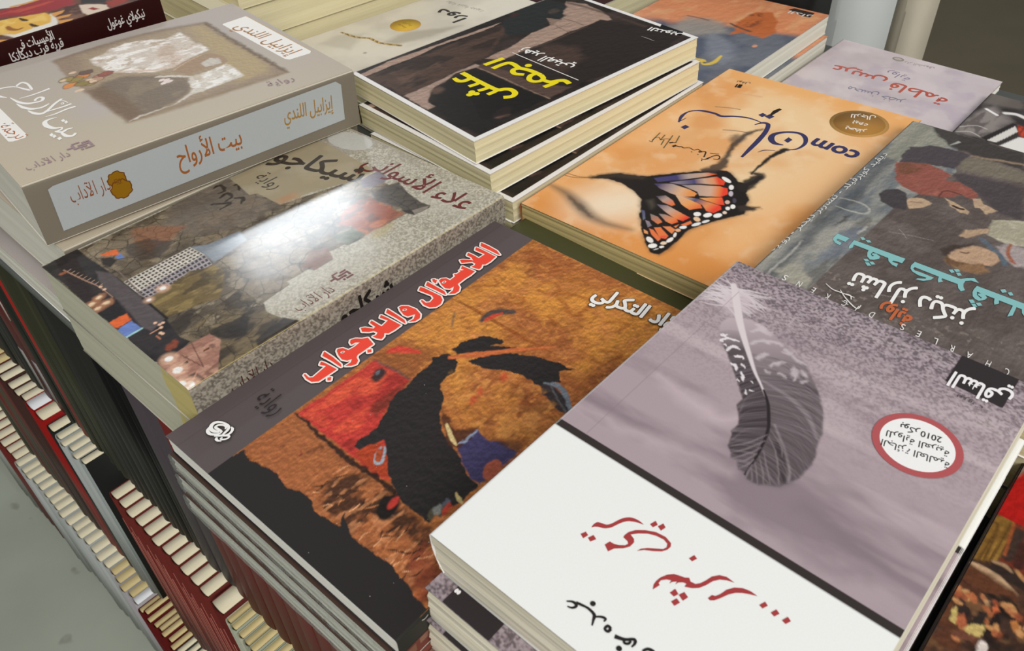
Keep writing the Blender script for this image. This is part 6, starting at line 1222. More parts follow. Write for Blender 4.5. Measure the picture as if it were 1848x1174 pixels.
I_ = Art('I', 0.8, 'cdbfc2')
I_.mottle('c0b0b2', 40, 0.45, 0.65, 0.8, 3); I_.mottle('dccfce', 30, 0.5, 0.7, 0.6, 5); I_.mottle('b5a6b4', 18, 0.56, 0.72, 0.5, 7)
I_.text('عريس فاطمة', [(147.7,21.3)][0], [(150.8,120.3)][0], 22, 'b8503f', 0.02)
I_.text('رواية', [(165.1,59.3)][0], [(167.8,80.8)][0], 13, '7f7396', 0.0)
I_.text('محسن خضر', [(122.0,47.7)][0], [(118.6,93.0)][0], 15, '76788c', 0.0)
I_.dot([(194.4,83.4)][0], 4.0, '8d877c', ry=5); I_.dot([(194.4,83.4)][0], 2.4, 'b9aeaa', ry=3.4); I_.text('دار الشروق', [(196.7,52.6)][0], [(193.9,77.5)][0], 6, 'a09596', 0.0)

K = Art('K', 0.9, '4c4644')
K.mottle('2f2a29', 30, 0.45, 0.6, 0.9, 3); K.mottle('7d7572', 20, 0.55, 0.7, 0.7, 5, None, 3)
K.poly([(184.3,128.3),(184.4,103.6),(167.3,98.4),(160.3,114.0),(162.0,125.4)], '6f665f', 4, 3, 8, 3, 0.8)
K.poly([(102.4,127.1),(140.9,125.5),(157.5,117.6),(146.4,102.4),(124.4,102.2),(101.5,110.1)], '9b918c', 6, 4, 10, 3, 0.8); K.mottle('5b5350', 5, 0.5, 0.62, 0.8, 7, [(102.4,127.1),(140.9,125.5),(157.5,117.6),(146.4,102.4),(101.5,110.1)], 4)
for s in ([(109.7,127.0),(119.2,118.0),(118.4,109.8)], [(101.0,125.7),(107.0,118.1),(103.9,110.1)]): K.line(s, 0.8, 'c9c2bd', 0.6)
K.poly([(102.6,108.8),(139.5,98.5),(138.5,95.1),(101.3,101.5)], '2c2726', 0.6); K.poly([(101.6,104.1),(135.7,95.5),(128.1,91.4),(102.2,97.5)], 'dcd6cf', 0.5); K.poly([(138.7,94.8),(138.2,87.7),(121.0,82.5),(122.6,89.3)], 'bf4a30', 0.6); K.mottle('7a2a20', 2, 0.5, 0.56, 0.8, 9, [(138.7,94.8),(138.2,87.7),(121.0,82.5),(122.6,89.3)], 6)
K.poly([(99.7,99.2),(125.2,90.5),(121.0,88.4),(98.3,93.7)], '3a3432', 0.6); K.poly([(98.7,94.7),(120.1,88.1),(121.5,81.8),(99.7,69.6),(97.5,77.8)], 'e6e2dd', 0.8)
K.line([(150.8,121.2),(145.3,111.7)], 2.4, 'f0ece8', 0.6); K.line([(152.3,107.8),(155.2,100.8),(153.0,94.0)], 4, 'e5e0dc', 1)

L_ = Art('L', 0.6, '3e2a20')
L_.mottle('5a3a28', 14, 0.45, 0.62, 0.8, 3); L_.mottle('221814', 9, 0.52, 0.64, 0.8, 5)
L_.poly([(193.1,146.3),(215.1,141.8),(199.6,116.7),(177.6,120.7),(177.8,134.1),(177.2,145.4)], 'a5140f', 0.4); L_.poly([(195.6,148.8),(194.2,146.2),(212.0,140.9),(223.0,144.2),(209.9,147.9)], '8d7768', 1)
L_.poly([(177.0,145.3),(177.3,137.6),(155.1,136.6),(149.9,145.4)], '8f6a2e', 0.5, 0.5, 4, 3); L_.mottle('6a4a1c', 5, 0.5, 0.62, 0.7, 7, [(177.0,145.3),(177.3,137.6),(155.1,136.6),(149.9,145.4)], 2)
for s in ([(172.1,144.8),(171.1,141.8),(151.8,140.5)], [(167.2,141.6),(151.0,142.3)], [(176.0,138.2),(153.1,138.9)]): L_.line(s, 1.1, '5c3f18', 0.5)
L_.poly([(177.2,137.3),(177.6,120.7),(153.1,118.5),(154.1,126.9),(153.3,136.0),(159.6,136.0)], '6b2c1a', 0.6, 0.6, 4, 3); L_.line([(173.8,134.7),(166.1,134.1),(159.5,134.3)], [4, 5, 4], '3a2a22', 0.6); L_.line([(167.9,131.1),(158.3,130.2)], [4, 4], '3f2018', 0.8); L_.line([(176.6,137.4),(159.9,135.6)], 1.2, '8d4a26', 0.4)
L_.poly([(150.0,138.4),(153.8,138.1),(156.5,134.0),(154.1,126.9),(152.2,123.0),(148.8,125.2),(148.4,135.3)], '2e211c', 0.5, 0.5, 3, 3); L_.line([(154.1,137.8),(155.0,134.0),(153.9,131.2)], [1, 2, 1], '9a7a5c', 0.5); L_.line([(148.0,145.3),(148.1,140.2),(147.2,134.0),(145.2,126.8)], [1, 3.4, 4.4, 1.5], 'b09070', 0.5); L_.line([(155.5,129.8),(153.5,126.7),(152.2,123.0)], [1.5, 2, 2], 'a97a4e', 0.5)
L_.poly([(146.8,145.4),(147.6,138.1),(145.4,125.7),(138.9,126.5),(138.2,134.9),(135.6,144.9)], '5a3420', 1.5, 1, 4, 3)
rs = np.random.RandomState(11)
cr = [(134.7,145.0),(139.5,125.7),(130.6,116.5),(106.2,143.2)]
for k in range(90):
    a, b = rs.rand(2); q = quad(cr, a, b)
    L_.blob(q, rs.uniform(2, 5), rs.choice(['2a1c16', '3d271c', '1c1411', '54301f', '6b4a30', '442f26']), rs.uniform(2, 5), rs.uniform(0, 90), 0.8, 0.9, 1.5, 3)
for k in range(34):
    a, b = rs.rand(2); q = quad(cr, a, b**1.5)
    L_.blob(q, rs.uniform(1.2, 2.0), rs.choice(['b5744a', 'a8623c', 'c08a58', '8f4a30']), rs.uniform(0.9, 1.6), rs.uniform(0, 90), 0.5, 0.9, 0.5, 2)
for p, c in (([(119.3,141.6),(125.7,141.7),(127.0,141.0),(124.1,140.2),(119.5,139.0),(119.3,140.9)], 'bda766'), ([(125.8,140.8),(129.0,139.5),(128.7,137.4),(125.6,136.8),(124.4,139.8)], '2a1f1c'), ([(122.2,140.0),(125.4,138.7),(121.6,135.0),(118.1,136.6)], 'a25a3a'), ([(119.1,137.0),(122.1,135.1),(126.6,132.4),(124.4,130.9),(119.8,130.6),(118.4,133.8)], 'bfa768'),
             ([(115.3,138.9),(118.0,137.5),(119.8,130.6),(117.0,131.5),(114.7,137.3)], '6a4030'), ([(122.5,136.3),(129.5,134.8),(130.8,132.4),(125.8,131.7),(123.1,134.0)], '2b211e'), ([(117.6,130.7),(119.7,129.6),(118.8,127.9),(114.9,127.0),(112.1,130.2)], 'd8ccc4'), ([(134.6,132.2),(136.2,130.4),(134.4,129.1),(131.9,130.4)], 'b9603a'), ([(132.4,124.9),(134.8,122.8),(132.4,121.6),(129.2,122.9)], 'b8743e'),
             ([(135.8,135.1),(136.4,133.6),(134.3,132.6),(134.0,133.7)], 'a9835c'), ([(134.0,142.3),(135.9,140.5),(135.0,139.9),(133.3,141.0)], 'b58a5c')):
    L_.poly(p, c, 0.5, 0.8, 2, 3)

L_.impasto(0.16, 1.8, None, 1.3, 5)
M_ = Art('M', 0.8, '6a4636')
M_.mottle('4c2f28', 12, 0.46, 0.6, 0.9, 3); M_.mottle('8b6650', 6, 0.56, 0.68, 0.6, 5)
M_.poly([(95.4,65.5),(117.5,60.3),(135.4,58.4),(157.6,59.0),(175.4,60.2),(154.7,28.7),(142.7,30.2),(126.1,35.1),(111.8,45.1),(91.5,37.7)], '9c2f35', 3, 3, 6, 3); M_.mottle('c9553f', 4, 0.52, 0.64, 0.7, 7, [(103.6,55.3),(116.5,57.6),(151.1,50.0),(143.4,32.0),(112.1,46.0)], 4)
M_.poly([(111.4,94.1),(130.1,93.7),(152.1,83.7),(143.9,59.0),(129.0,58.2),(118.5,63.1),(99.5,60.4)], 'dcd9d2', 1, 1, 4, 3); M_.line([(125.7,60.9),(134.6,59.5),(145.1,60.3)], 3, 'd59a55', 0.8)
M_.poly([(90.1,17.9),(100.3,14.7),(104.9,-0.3),(118.7,-0.8),(132.8,1.3),(137.7,12.8),(138.1,25.4),(132.1,19.9),(115.3,8.3),(102.2,19.6)], 'e4ded2', 1, 1, 4, 3); M_.poly([(99.8,44.7),(109.8,39.9),(120.6,36.7),(136.4,30.1),(136.7,19.2),(131.0,8.5),(123.5,7.9),(112.4,7.0),(105.9,6.7),(100.0,13.9),(91.3,21.2)], 'e3b14f', 1.0, 1, 4, 3)
M_.mottle('f0cc74', 8, 0.5, 0.66, 0.7, 9, [(99.8,44.7),(109.8,39.9),(120.6,36.7),(136.4,30.1),(131.0,8.5),(105.9,6.7),(100.0,13.9)], 1)
for s in ([(120.4,33.1),(121.1,27.9),(122.1,25.2)], [(121.0,17.2),(121.4,11.7),(122.5,9.1)]): M_.line(s, [1.5, 3.4, 2], '3a2418', 0.6)
M_.line([(108.7,23.7),(108.5,17.9),(111.0,13.6),(114.6,14.0)], [3, 4, 3, 1.5], '9a5f2c', 0.7)
for p in ([(138.1,25.4),(147.6,24.1),(144.5,20.0),(137.6,16.9)], [(137.6,15.5),(147.1,12.8),(144.4,9.7),(136.7,10.3)], [(135.6,7.9),(144.6,3.0),(142.4,0.7),(133.9,1.2)], [(94.4,8.0),(101.1,-1.3),(97.3,-2.4),(93.8,-2.6)]): M_.poly(p, 'd99a52', 0.6, 0.5, 3, 3)
M_.poly([(158.4,25.4),(164.2,21.0),(171.2,10.8),(168.8,1.6),(161.6,1.4),(154.0,1.6),(153.1,8.0)], 'ddc9b4', 0.8, 0.6, 3, 3); M_.poly([(159.2,13.6),(162.6,13.4),(164.5,6.2),(160.5,7.4)], '96281f', 0.6); M_.poly([(168.2,45.6),(183.0,32.7),(172.8,14.3),(160.5,27.0)], '2e2b2c', 1); M_.poly([(173.7,16.0),(187.1,13.2),(184.4,5.3),(170.4,2.3)], '9a3428', 1.5, 1, 4, 3)
M_.text('الأمسيات في', [(102.6,21.5)][0], [(127.4,21.4)][0], 8, 'c9c2bd', 0.02, 'spine'); M_.text('قرية قرب ديكانكا', [(96.4,15.7)][0], [(131.4,15.2)][0], 8, 'c9c2bd', 0.02, 'spine'); M_.text('نيكولاي غوغول', [(163.0,17.6)][0], [(191.1,17.8)][0], 8.5, 'c9c2bd', 0.02, 'spine')

R = Art('R', 0.7, 'e0d8c8')
R.mottle('cdc5b6', 40, 0.45, 0.65, 0.8, 3); R.poly([(56.7,82.7),(80.0,87.5),(100.7,76.3),(123.2,63.2),(90.6,63.3),(59.7,71.3)], 'aea595', 4, 2, 8, 3, 0.8); R.poly([(13.7,120.2),(36.2,125.8),(54.1,110.9),(26.5,90.4)], 'c6beae', 4, 2, 8, 3, 0.7)
rp = [np.array([(42.0,128.3)][0]), np.array([(45.0,109.9)][0]), np.array([(51.4,98.9)][0]), np.array([(52.2,84.2)][0]), np.array([(60.7,67.0)][0])]
R.line(rp, [2.0, 3.2, 2.8, 3.2, 3.0], 'a5884f', 0.4, 0.6, 3, 3); rq = smooth(rp, False, 8)
for k in range(0, len(rq)-2, 3): R.line([rq[k]+(0.8, -0.8), rq[k+2]+(-0.8, 0.8)], 0.9, '6d5430', 0.35); 
for k in range(1, len(rq)-2, 3): R.line([rq[k]+(0.8, -0.8), rq[k+2]+(-0.8, 0.8)], 0.9, 'd6bd85', 0.35)
R.text('دورا', [(136.4,70.8)][0], [(137.9,107.1)][0], 19, '3c3a38', 0.04); R.text('رواية عربية جديدة', [(160.0,75.4)][0], [(151.9,118.8)][0], 7, '8f8a82', 0.0)
R.blob([(31.3,76.6)][0], 1.6, 'a9a195', 1.6, 0, 0.8)

# ================================================================ the piles on the table
def sticker(parent, key, c, r, col, rim, texts, h=0.35):
    """round paper sticker standing proud of a cover"""
    L, W, T = PLACE[key][4], PLACE[key][5], PLACE[key][8]
    m = Mesh(); n = 56; t = np.linspace(0, 2*np.pi, n, endpoint=False); o = np.array([L/2, W/2])
    for rr, zz, cc in ((r, T+0.10+h*0.5, rim), (r*0.88, T+0.12+h*0.5, col)):
        jag = 1+0.012*np.sin(t*n/2) if rr == r else 1
        x = c[0]+np.cos(t)*rr*jag-o[0]; y = c[1]+np.sin(t)*rr*jag-o[1]
        v = np.concatenate([np.stack([x, y, np.full(n, zz)], 1), np.stack([x, y, np.full(n, T+0.06)], 1)])
        m.add(v, [tuple(range(n))]+[(i, n+i, n+(i+1) % n, (i+1) % n) for i in range(n)], lin(cc))
    for k, (s, A_, B_, em, tc) in enumerate(texts):
        v, f, w = lettering(s, 0.015); A_ = np.array(A_); B_ = np.array(B_); d = B_-A_; ln = np.linalg.norm(d); d /= ln; up = np.array([-d[1], d[0]])
        q = A_+np.outer(v[:, 0]*ln/w, d)+np.outer(v[:, 1]*em, up)-o
        m.add(np.column_stack([q, np.full(len(q), T+0.15+h*0.5)+0.01*v[:, 2]]), f, lin(tc))
    return m.build('sticker', PR_SATIN, parent)

GRP_D = 'pile of feather-cover novels'
d1 = make_book('paperback_book', 'feather-cover novel with white head and red seal, topmost of its pile', GRP_D, (D.L, D.W, D.T), 'y1', D, 'ece9e4', 'e8e5e0', PG_IVORY, PR_MATT, at('D'), prof=[(0, 5.0), (6, 2.0), (12, 0.4), (20, 0)], wav=0.5, skew=1.6)
def turned(key, dx, dy, dz, dyaw=180):
    cx, cy, yaw, zt, L, W, tu, tv, T = PLACE[key]
    return (cx+dx, cy+dy, yaw+dyaw, zt+dz, L, W, -tu, -tv, T)
again(d1, turned('D', -8, -3.6, -20.1, 180.0), 'feather-cover novel turned round, directly under the topmost feather-cover book', GRP_D)
again(d1, turned('D', -10, -3.5, -40.2, 179.8), 'feather-cover novel turned round, third from the top of the feather-cover pile', GRP_D)
again(d1, at('D', dz=-60.3, dx=-6, dy=-4), 'feather-cover novel at the bottom of the feather-cover pile', GRP_D)

GRP_C = 'pile of brown painted-cover novels'
ms = [(12.8,12.0)][0]
for p, w in (([(-2.2, 0.4), (-1.6, 1.8), (0.4, 2.2), (2.0, 1.0), (1.4, -0.6), (-0.6, -0.8), (-0.8, 0.6), (0.6, 0.8)], 0.45), ([(-1.6, -1.0), (0.0, -2.0), (1.6, -1.4), (0.4, -0.8)], 0.45)):
    Cc.pen([(ms[0]+x, ms[1]+y) for x, y in p], w, 'c9c6bf', 'spine')
C2A = Art('C', 6.0, '4a3830')
for x0, x1, y0, y1, c in ((26, 33, 6.2, 8.6, 'a39a90'), (26, 33, 3.0, 5.4, '8f867c'), (12, 23, 5.0, 8.8, '86604f'), (2, 10, 3.2, 8.2, '7d5544'), (-1, 60, 9.2, 9.6, '4a2520'), (40, 62, 2.0, 8.6, '571612')):
    C2A.ink([(x0, y0), (x1, y0+0.1), (x1, y1), (x0, y1)], c, 'spine')
c1 = make_book('paperback_book', 'thin novel with grey strip, red lettering and brown painting, topmost of its pile', GRP_C, (C_L := Cc.L, Cc.W, Cc.T-0.6), 'y0', Cc, 'e4e0d8', '2d2c27', PG_WHITE, PR_SATIN, at('C', T=Cc.T-0.6), wav=0.1, bcol='2b2727')
c2 = make_book('paperback_book', 'film-wrapped copy directly under the novel with red lettering', GRP_C, (Cc.L, Cc.W, 11.3), 'y0', C2A, '4a3830', '6e3a31', PG_WHITE2, PR_SATIN, at('C', dx=-1.5, dy=1.5, dz=-12.0, T=11.3), ecol='d6d1c4', wav=0.5)
film(c2, Cc.L, Cc.W, 11.3, 1.0, 1)
again(c2, at('C', dx=-2.5, dy=0.5, dz=-23.8, T=11.3), 'film-wrapped copy, third from the top of the pile with the red-lettered novel', GRP_C)
c4 = again(c2, at('C', dx=-4, dy=-2, dz=-35.6, T=11.3), 'film-wrapped copy at the bottom of the pile with the red-lettered novel', GRP_C)

GRP_B = 'pile of glossy city-cover novels'
b1 = make_book('paperback_book', 'glossy novel with city collage cover and speckled stone spine, topmost of its pile', GRP_B, (B.L, B.W, B.T), 'y0', B, 'b3ab99', '8f877a', PG_YELLOW, PR_SHINE, at('B'), sart=stone_spine(B.L, B.T), ecol='b9b3a4', round_=2.0)
b2 = again(b1, at('B', dx=-0.3, dy=-0.5, dz=-30.1), 'second copy directly under the glossy city-cover novel', GRP_B)

GRP_A = 'pile of thick taupe volumes'
a1 = make_book('paperback_book', 'thick taupe novel with sepia photograph and white lettering, topmost of its pile', GRP_A, (A.L, A.W, A.T), 'y0', A, 'bbb0a0', '7d7466', PG_WHITE2, PR_SATIN, at('A'), ecol='c9c2b4', round_=2.2)
a2 = again(a1, at('A', dx=-3, dy=3.4, dz=-39.6, dyaw=5.1), 'thick taupe novel lying directly under the one with the sepia photograph', GRP_A)
a3 = make_book('paperback_book', 'light paperback at the bottom of the thick taupe pile', GRP_A, (A.L, A.W, 19), 'y0', None, 'b4aba6', '9d958e', PG_WHITE2, PR_SATIN, at('A', dx=-10, dy=4, dz=-83.4, dyaw=5, tu=0, tv=0, T=19))

GRP_G = 'pile of black photograph novels with white border'
g1 = make_book('paperback_book', 'black photograph novel with white border and yellow lettering, topmost of its pile', GRP_G, (G.L, G.W, G.T), 'y1', G, 'ece8e4', '2b221d', PG_CREAM, PR_SATIN, at('G'), ecol='f0ede8')
again(g1, (350.5, 178.9, -4.8, 31.7, G.L, G.W, 1.2, -0.3, G.T), 'white-bordered black novel directly under the yellow-lettered one', GRP_G)
again(g1, (350.5, 170.8, -1.5, 15.6, G.L, G.W, 1.0, -0.3, G.T), 'white-bordered black novel beside the butterfly book, third from the top of its pile', GRP_G)
again(g1, (351.0, 172.0, -2.0, -1.0, G.L, G.W, 0, 0, G.T), 'white-bordered black novel fourth from the top of its pile', GRP_G)
again(g1, (352.0, 171.0, -1.0, -17.0, G.L, G.W, 0, 0, G.T), 'white-bordered black novel at the bottom of its pile', GRP_G)

f1 = make_book('paperback_book', 'orange novel with butterfly wing, navy lettering and round ochre sticker', None, (F.L, F.W, F.T), 'y1', F, 'efb377', 'a65a2c', PG_FLAT, PR_SATIN, at('F'), ecol='e9c79a')
sticker(f1, 'F', (204.5, 29.4), 18.3, 'a97a3b', 'bd9050', [('للرجال', [(219.1,24.7)][0], [(214.0,39.5)][0], 7.4, 'f0e8dc'), ('بيعه', [(207.8,24.6)][0], [(204.9,34.1)][0], 7.4, 'f0e8dc'), ('يحظر', [(198.5,21.6)][0], [(195.5,34.3)][0], 7.4, 'f0e8dc')])
o1 = make_book('hardback_book', 'glossy dark olive book lying under the orange butterfly novel', None, (231, 143, 36.5), 'y1', None, '47482c', '3b3c26', PG_FLAT, PR_GLOSS, (339.5, 27.5, -0.5, 3.4, 231, 143, 0, 0, 36.5), ecol='5b5c40')

j1 = make_book('paperback_book', 'scuffed dark novel with turquoise lettering and loosely painted figures, topmost of its pile', 'turquoise lettering pile', (J.L, J.W, J.T), 'y1', J, '655a56', '4d4a48', PG_CREAM, PR_SATIN, at('J'))
again(j1, at('J', dz=-21.2, dx=2, dy=-1), 'dark novel directly under the one with turquoise lettering', 'turquoise lettering pile')
again(j1, at('J', dz=-42.4, dx=1), 'dark novel at the bottom of the turquoise-lettered pile', 'turquoise lettering pile')

make_book('paperback_book', 'pale lilac paperback with red lettering at the far right corner of the table', None, (I_.L, I_.W, I_.T), 'y1', I_, 'cdbfc2', 'b9a9ab', PG_WHITE, PR_GLOSS, at('I'), ecol='9a6a58')
make_book('paperback_book', 'grey photograph paperback with a red patch beside the pale lilac one', None, (K.L, K.W, K.T), 'y1', K, '4c4644', '2f2a29', PG_CREAM, PR_SATIN, at('K'))
h1 = make_book('paperback_book', 'orange and slate blue painted paperback, topmost of the pile behind the white-bordered novels', 'orange and blue painted paperbacks', (H.L, H.W, H.T), 'y1', H, '6d7078', '4d505a', PG_WHITE2, PR_GLOSS, at('H'))
again(h1, at('H', dz=-17.2, dx=-3, dy=-4), 'orange and blue paperback under the topmost one, its page edges just showing', 'orange and blue painted paperbacks')
l1 = make_book('paperback_book', 'novel with red band and painted courtroom crowd beside the feather-cover pile', 'courtroom painting novels', (L_.L, L_.W, L_.T), 'y1', L_, '3e2a20', '1a1513', PG_CREAM, PR_SATIN, at('L'))
again(l1, at('L', dz=-19.0, dx=1), 'novel under the one with the painted courtroom crowd', 'courtroom painting novels')
m1 = make_book('paperback_book', 'novel with painted smiling masks and dark maroon lettered spine, topmost of its pile', 'maroon-spined novels', (M_.L, M_.W, M_.T), 'y0', M_, '6a4636', '2c0c0c', PG_CREAM, PR_SATIN, at('M'), round_=0.8)
again(m1, at('M', dz=-29.4), 'maroon-spined novel directly under the one with painted masks', 'maroon-spined novels')
again(m1, at('M', dz=-58.8, dy=1), 'maroon-spined novel third from the top of the masks pile', 'maroon-spined novels')
again(m1, at('M', dz=-88.4, dy=1), 'maroon-spined novel at the bottom of the masks pile', 'maroon-spined novels')
r1 = make_book('paperback_book', 'cream paperback with a twisted rope and yellow sticker on its cover', 'rope cover paperbacks', (R.L, R.W, R.T), 'y1', R, 'e0d8c8', 'd2c9b8', PG_CREAM, PR_SATIN, at('R'))
rc = [(90.1,100.1)][0]
sticker(r1, 'R', rc, 13.5, 'd3ad3f', 'd8a548', [('طبعة', (rc[0]-2.5, rc[1]-6), (rc[0]-2.5, rc[1]+6), 4, '9c7424'), ('ثانية', (rc[0]+3.5, rc[1]-6), (rc[0]+3.5, rc[1]+6), 4, '9c7424')])
again(r1, at('R', dz=-22.0, dy=2), 'cream paperback under the one with the rope cover', 'rope cover paperbacks')
n1 = make_book('paperback_book', 'thick cream paperback at the top of the pile behind the rope-cover paperback', 'thick cream paperbacks', (205, 140, 26.5), 'y1', None, 'd9d2bb', 'c9c1a8', PG_CREAM, PR_SATIN, (389, 490, -5.0, 100.2, 205, 140, 0, 0, 26.5), ecol='d4caa8')
for k, (dx, dy, z, lb) in enumerate(((1, 0, 73.5, 'thick cream paperback second from the top of the pile behind the rope cover'), (-14, 3, 46.8, 'thick cream paperback in the middle of the pile behind the rope cover'), (-16, 5, 20.1, 'thick cream paperback fourth from the top behind the rope cover'), (-15, 4, -6.6, 'thick cream paperback at the bottom of the pile behind the rope cover'))):
    again(n1, (389+dx, 490+dy, -5.0, z, 205, 140, 0, 0, 26.5), lb, 'thick cream paperbacks')
o2 = make_book('paperback_book', 'film-wrapped pale paperback in the gap between the maroon-spined and thick cream piles', 'wrapped pale paperbacks', (200, 140, 27.5), 'y1', None, 'cfc8b4', 'bdb59e', PG_CREAM, PR_SATIN, (300, 650, -3, 49.5, 200, 140, 0, 0, 27.5))
film(o2, 200, 140, 27.5, 1.5, 12)
again(o2, (302, 651, -2, 21.9, 200, 140, 0, 0, 27.5), 'film-wrapped pale paperback second from the top in the gap between two piles', 'wrapped pale paperbacks')
again(o2, (300, 650, -3, -5.8, 200, 140, 0, 0, 27.5), 'film-wrapped pale paperback at the bottom in the gap between two piles', 'wrapped pale paperbacks')
S_ = Art('R', 1.5, '3a1713'); S_.mottle('7a3a24', 20, 0.5, 0.64, 0.8, 3); S_.mottle('1c0d0b', 16, 0.5, 0.62, 0.8, 5)
make_book('paperback_book', 'dark red paperback at the back edge beyond the rope-cover paperback', None, (S_.L, S_.W, 30), 'y1', S_, '3a1713', '2a100e', PG_CREAM, PR_SATIN, (637, 352, -3, -3.0, S_.L, S_.W, 0, 0, 30))

# ================================================================ upright books on the three side shelves
SPINE_CACHE = {}
def upright(y0, th, xf, z0, h, depth, col, pages, label, group, mark=None, side=None):
    key = (round(th*2)/2, round(h/2), depth, col, pages.name, mark, side)
    if key not in SPINE_CACHE:
        th = key[0]; hh = key[1]*2
        r = root('upright_book', label, 'book', group)
        m = Mesh(); c = lin(col)
        n = 9                                        # slightly rounded back
        a = np.linspace(-1, 1, n); ys = th/2+a*(th/2-0.15); xs = 1.6*a*a
        v = [(x, y, z) for z in (0, hh) for x, y in zip(xs, ys)]+[(x+1.2, y, z) for z in (0, hh) for x, y in zip(xs, ys)]
        f = []
        for i in range(n-1):
            f += [(i, n+i, n+i+1, i+1), (n+i, 3*n+i, 3*n+i+1, n+i+1), (2*n+i, 2*n+i+1, 3*n+i+1, 3*n+i), (i, i+1, 2*n+i+1, 2*n+i)]
        m.add(v, f, c)
        bt = 0.55; c = lin(side or col)
        m.box((1.6, 0.15, 0), (depth, 0.15+bt, hh), c); m.box((1.6, th-0.15-bt, 0), (depth, th-0.15, hh), c)
        if mark == 'tag':
            m.box((-0.25, th*0.32, 12), (0.6, th*0.68, 62), lin('8e8c88')); m.box((-0.25, th*0.3, 112), (0.4, th*0.45, 150), lin('b9b4ae'))
        elif mark == 'studs':
            for q in (14, 34): 
                t = np.linspace(0, 2*np.pi, 14, endpoint=False)
                for r0 in (0.30, 0.20):
                    m.add(np.stack([np.full(14, -0.15-0.08*(r0 < .25)), th/2+np.cos(t)*th*r0, q+np.sin(t)*th*r0], 1), [tuple(range(14))[::-1]], lin('7d3a33' if r0 > .25 else col))
        elif mark == 'lines':
            for q in np.linspace(0.3, 0.7, 2): m.box((-0.12, th*q-0.5, 30+40*q), (0.8, th*q+0.3, hh-60+40*q), lin('9c5a4e'))
        m.build('cover', PR_SATIN, r)
        p = Mesh(); p.box((2.4, 0.15+bt, 1), (depth-1, th-0.15-bt, hh-0.6), (1, 1, 1)); p.build('page_block', pages, r)
        SPINE_CACHE[key] = r
    else:
        s = SPINE_CACHE[key]; r = s.copy(); COLL.objects.link(r); r['label'] = label; r['group'] = group
        for ch in list(s.children):
            q = ch.copy(); COLL.objects.link(q); q.parent = r
    r.location = (xf*0.001, y0*0.001, z0*0.001); r.empty_display_size = 0.02
    return r
PGY = page_mat('cream_page_tops', 'f3ead0', 'dccfa4', 0.6, 1, 60); PGT = page_mat('tan_page_tops', 'e4d19c', 'c8b27a', 0.7, 1, 60); PGW = page_mat('white_page_tops', 'f2f3f4', 'dfe1e5', 0.5, 1, 60)
rnd = random.Random(4)
def row(y, xf, z0, h, depth, runs):
    for n, th, col, pg, mark, label, group, jx, jh in runs:
        for k in range(n):
            if col:
                c = col if isinstance(col, str) else rnd.choice(col)
                upright(y, th-0.3, xf+rnd.uniform(-jx, jx), z0, h-abs(rnd.uniform(0, jh)), depth, c, pg, label, group, mark, '1c1c1a' if 'empty gap' in label and k == 0 else None)  # book next to the gap gets near-black boards: the gap's shade put into colour
            y += th
row(54, 36, -259.8, 213, 150, [
  (9, 17, '6f2722', PGY, None, 'dark red volume standing on the upper shelf under the red-lettered novel', 'dark red volumes on the upper shelf', 0.8, 3),
  (2, 20, '4b4347', PGY, None, 'purplish grey book between the dark red and black books of the upper shelf', 'purplish grey books on the upper shelf', 1, 3),
  (4, 10, '0f0e0d', PGY, None, 'black-spined book in the upper shelf row below the grey-strip novel corner', 'black books on the upper shelf', 2.2, 4),
  (7, 11, ['2b2b26', '262622'], PGY, None, 'charcoal thin book standing on the upper shelf below the city-cover pile', 'charcoal books on the upper shelf', 1.0, 4),
  (6, 11.5, ['3a3b28', '323322'], PGY, None, 'dark olive thin book standing on the upper shelf over the empty dark gap', 'dark olive books on the upper shelf', 1.0, 4),
  (1, 17, '9c2119', PGY, None, 'bright red book standing on the upper shelf beside the dark olive books', None, 0, 0),
  (2, 12, '23261f', PGY, None, 'greenish black book between two red ones on the upper shelf', 'greenish black books on the upper shelf', 1, 3),
  (1, 27, '5e110e', PGY, 'tag', 'dark red thick book with grey label, nearer one of two on the upper shelf', None, 0, 0),
  (1, 27, '5a120f', PGY, 'tag', 'dark red thick book with grey label, farther one of two on the upper shelf', None, 0, 0),
  (3, 13, '262524', PGY, None, 'black book past the labelled dark red books on the upper shelf', 'far black books on the upper shelf', 2, 4),
  (9, 15, ['3a3430', '4d2a22', '2c2d2a'], PGY, None, 'dim brown book at the far left end of the upper shelf', 'far brown books on the upper shelf', 2, 6)])
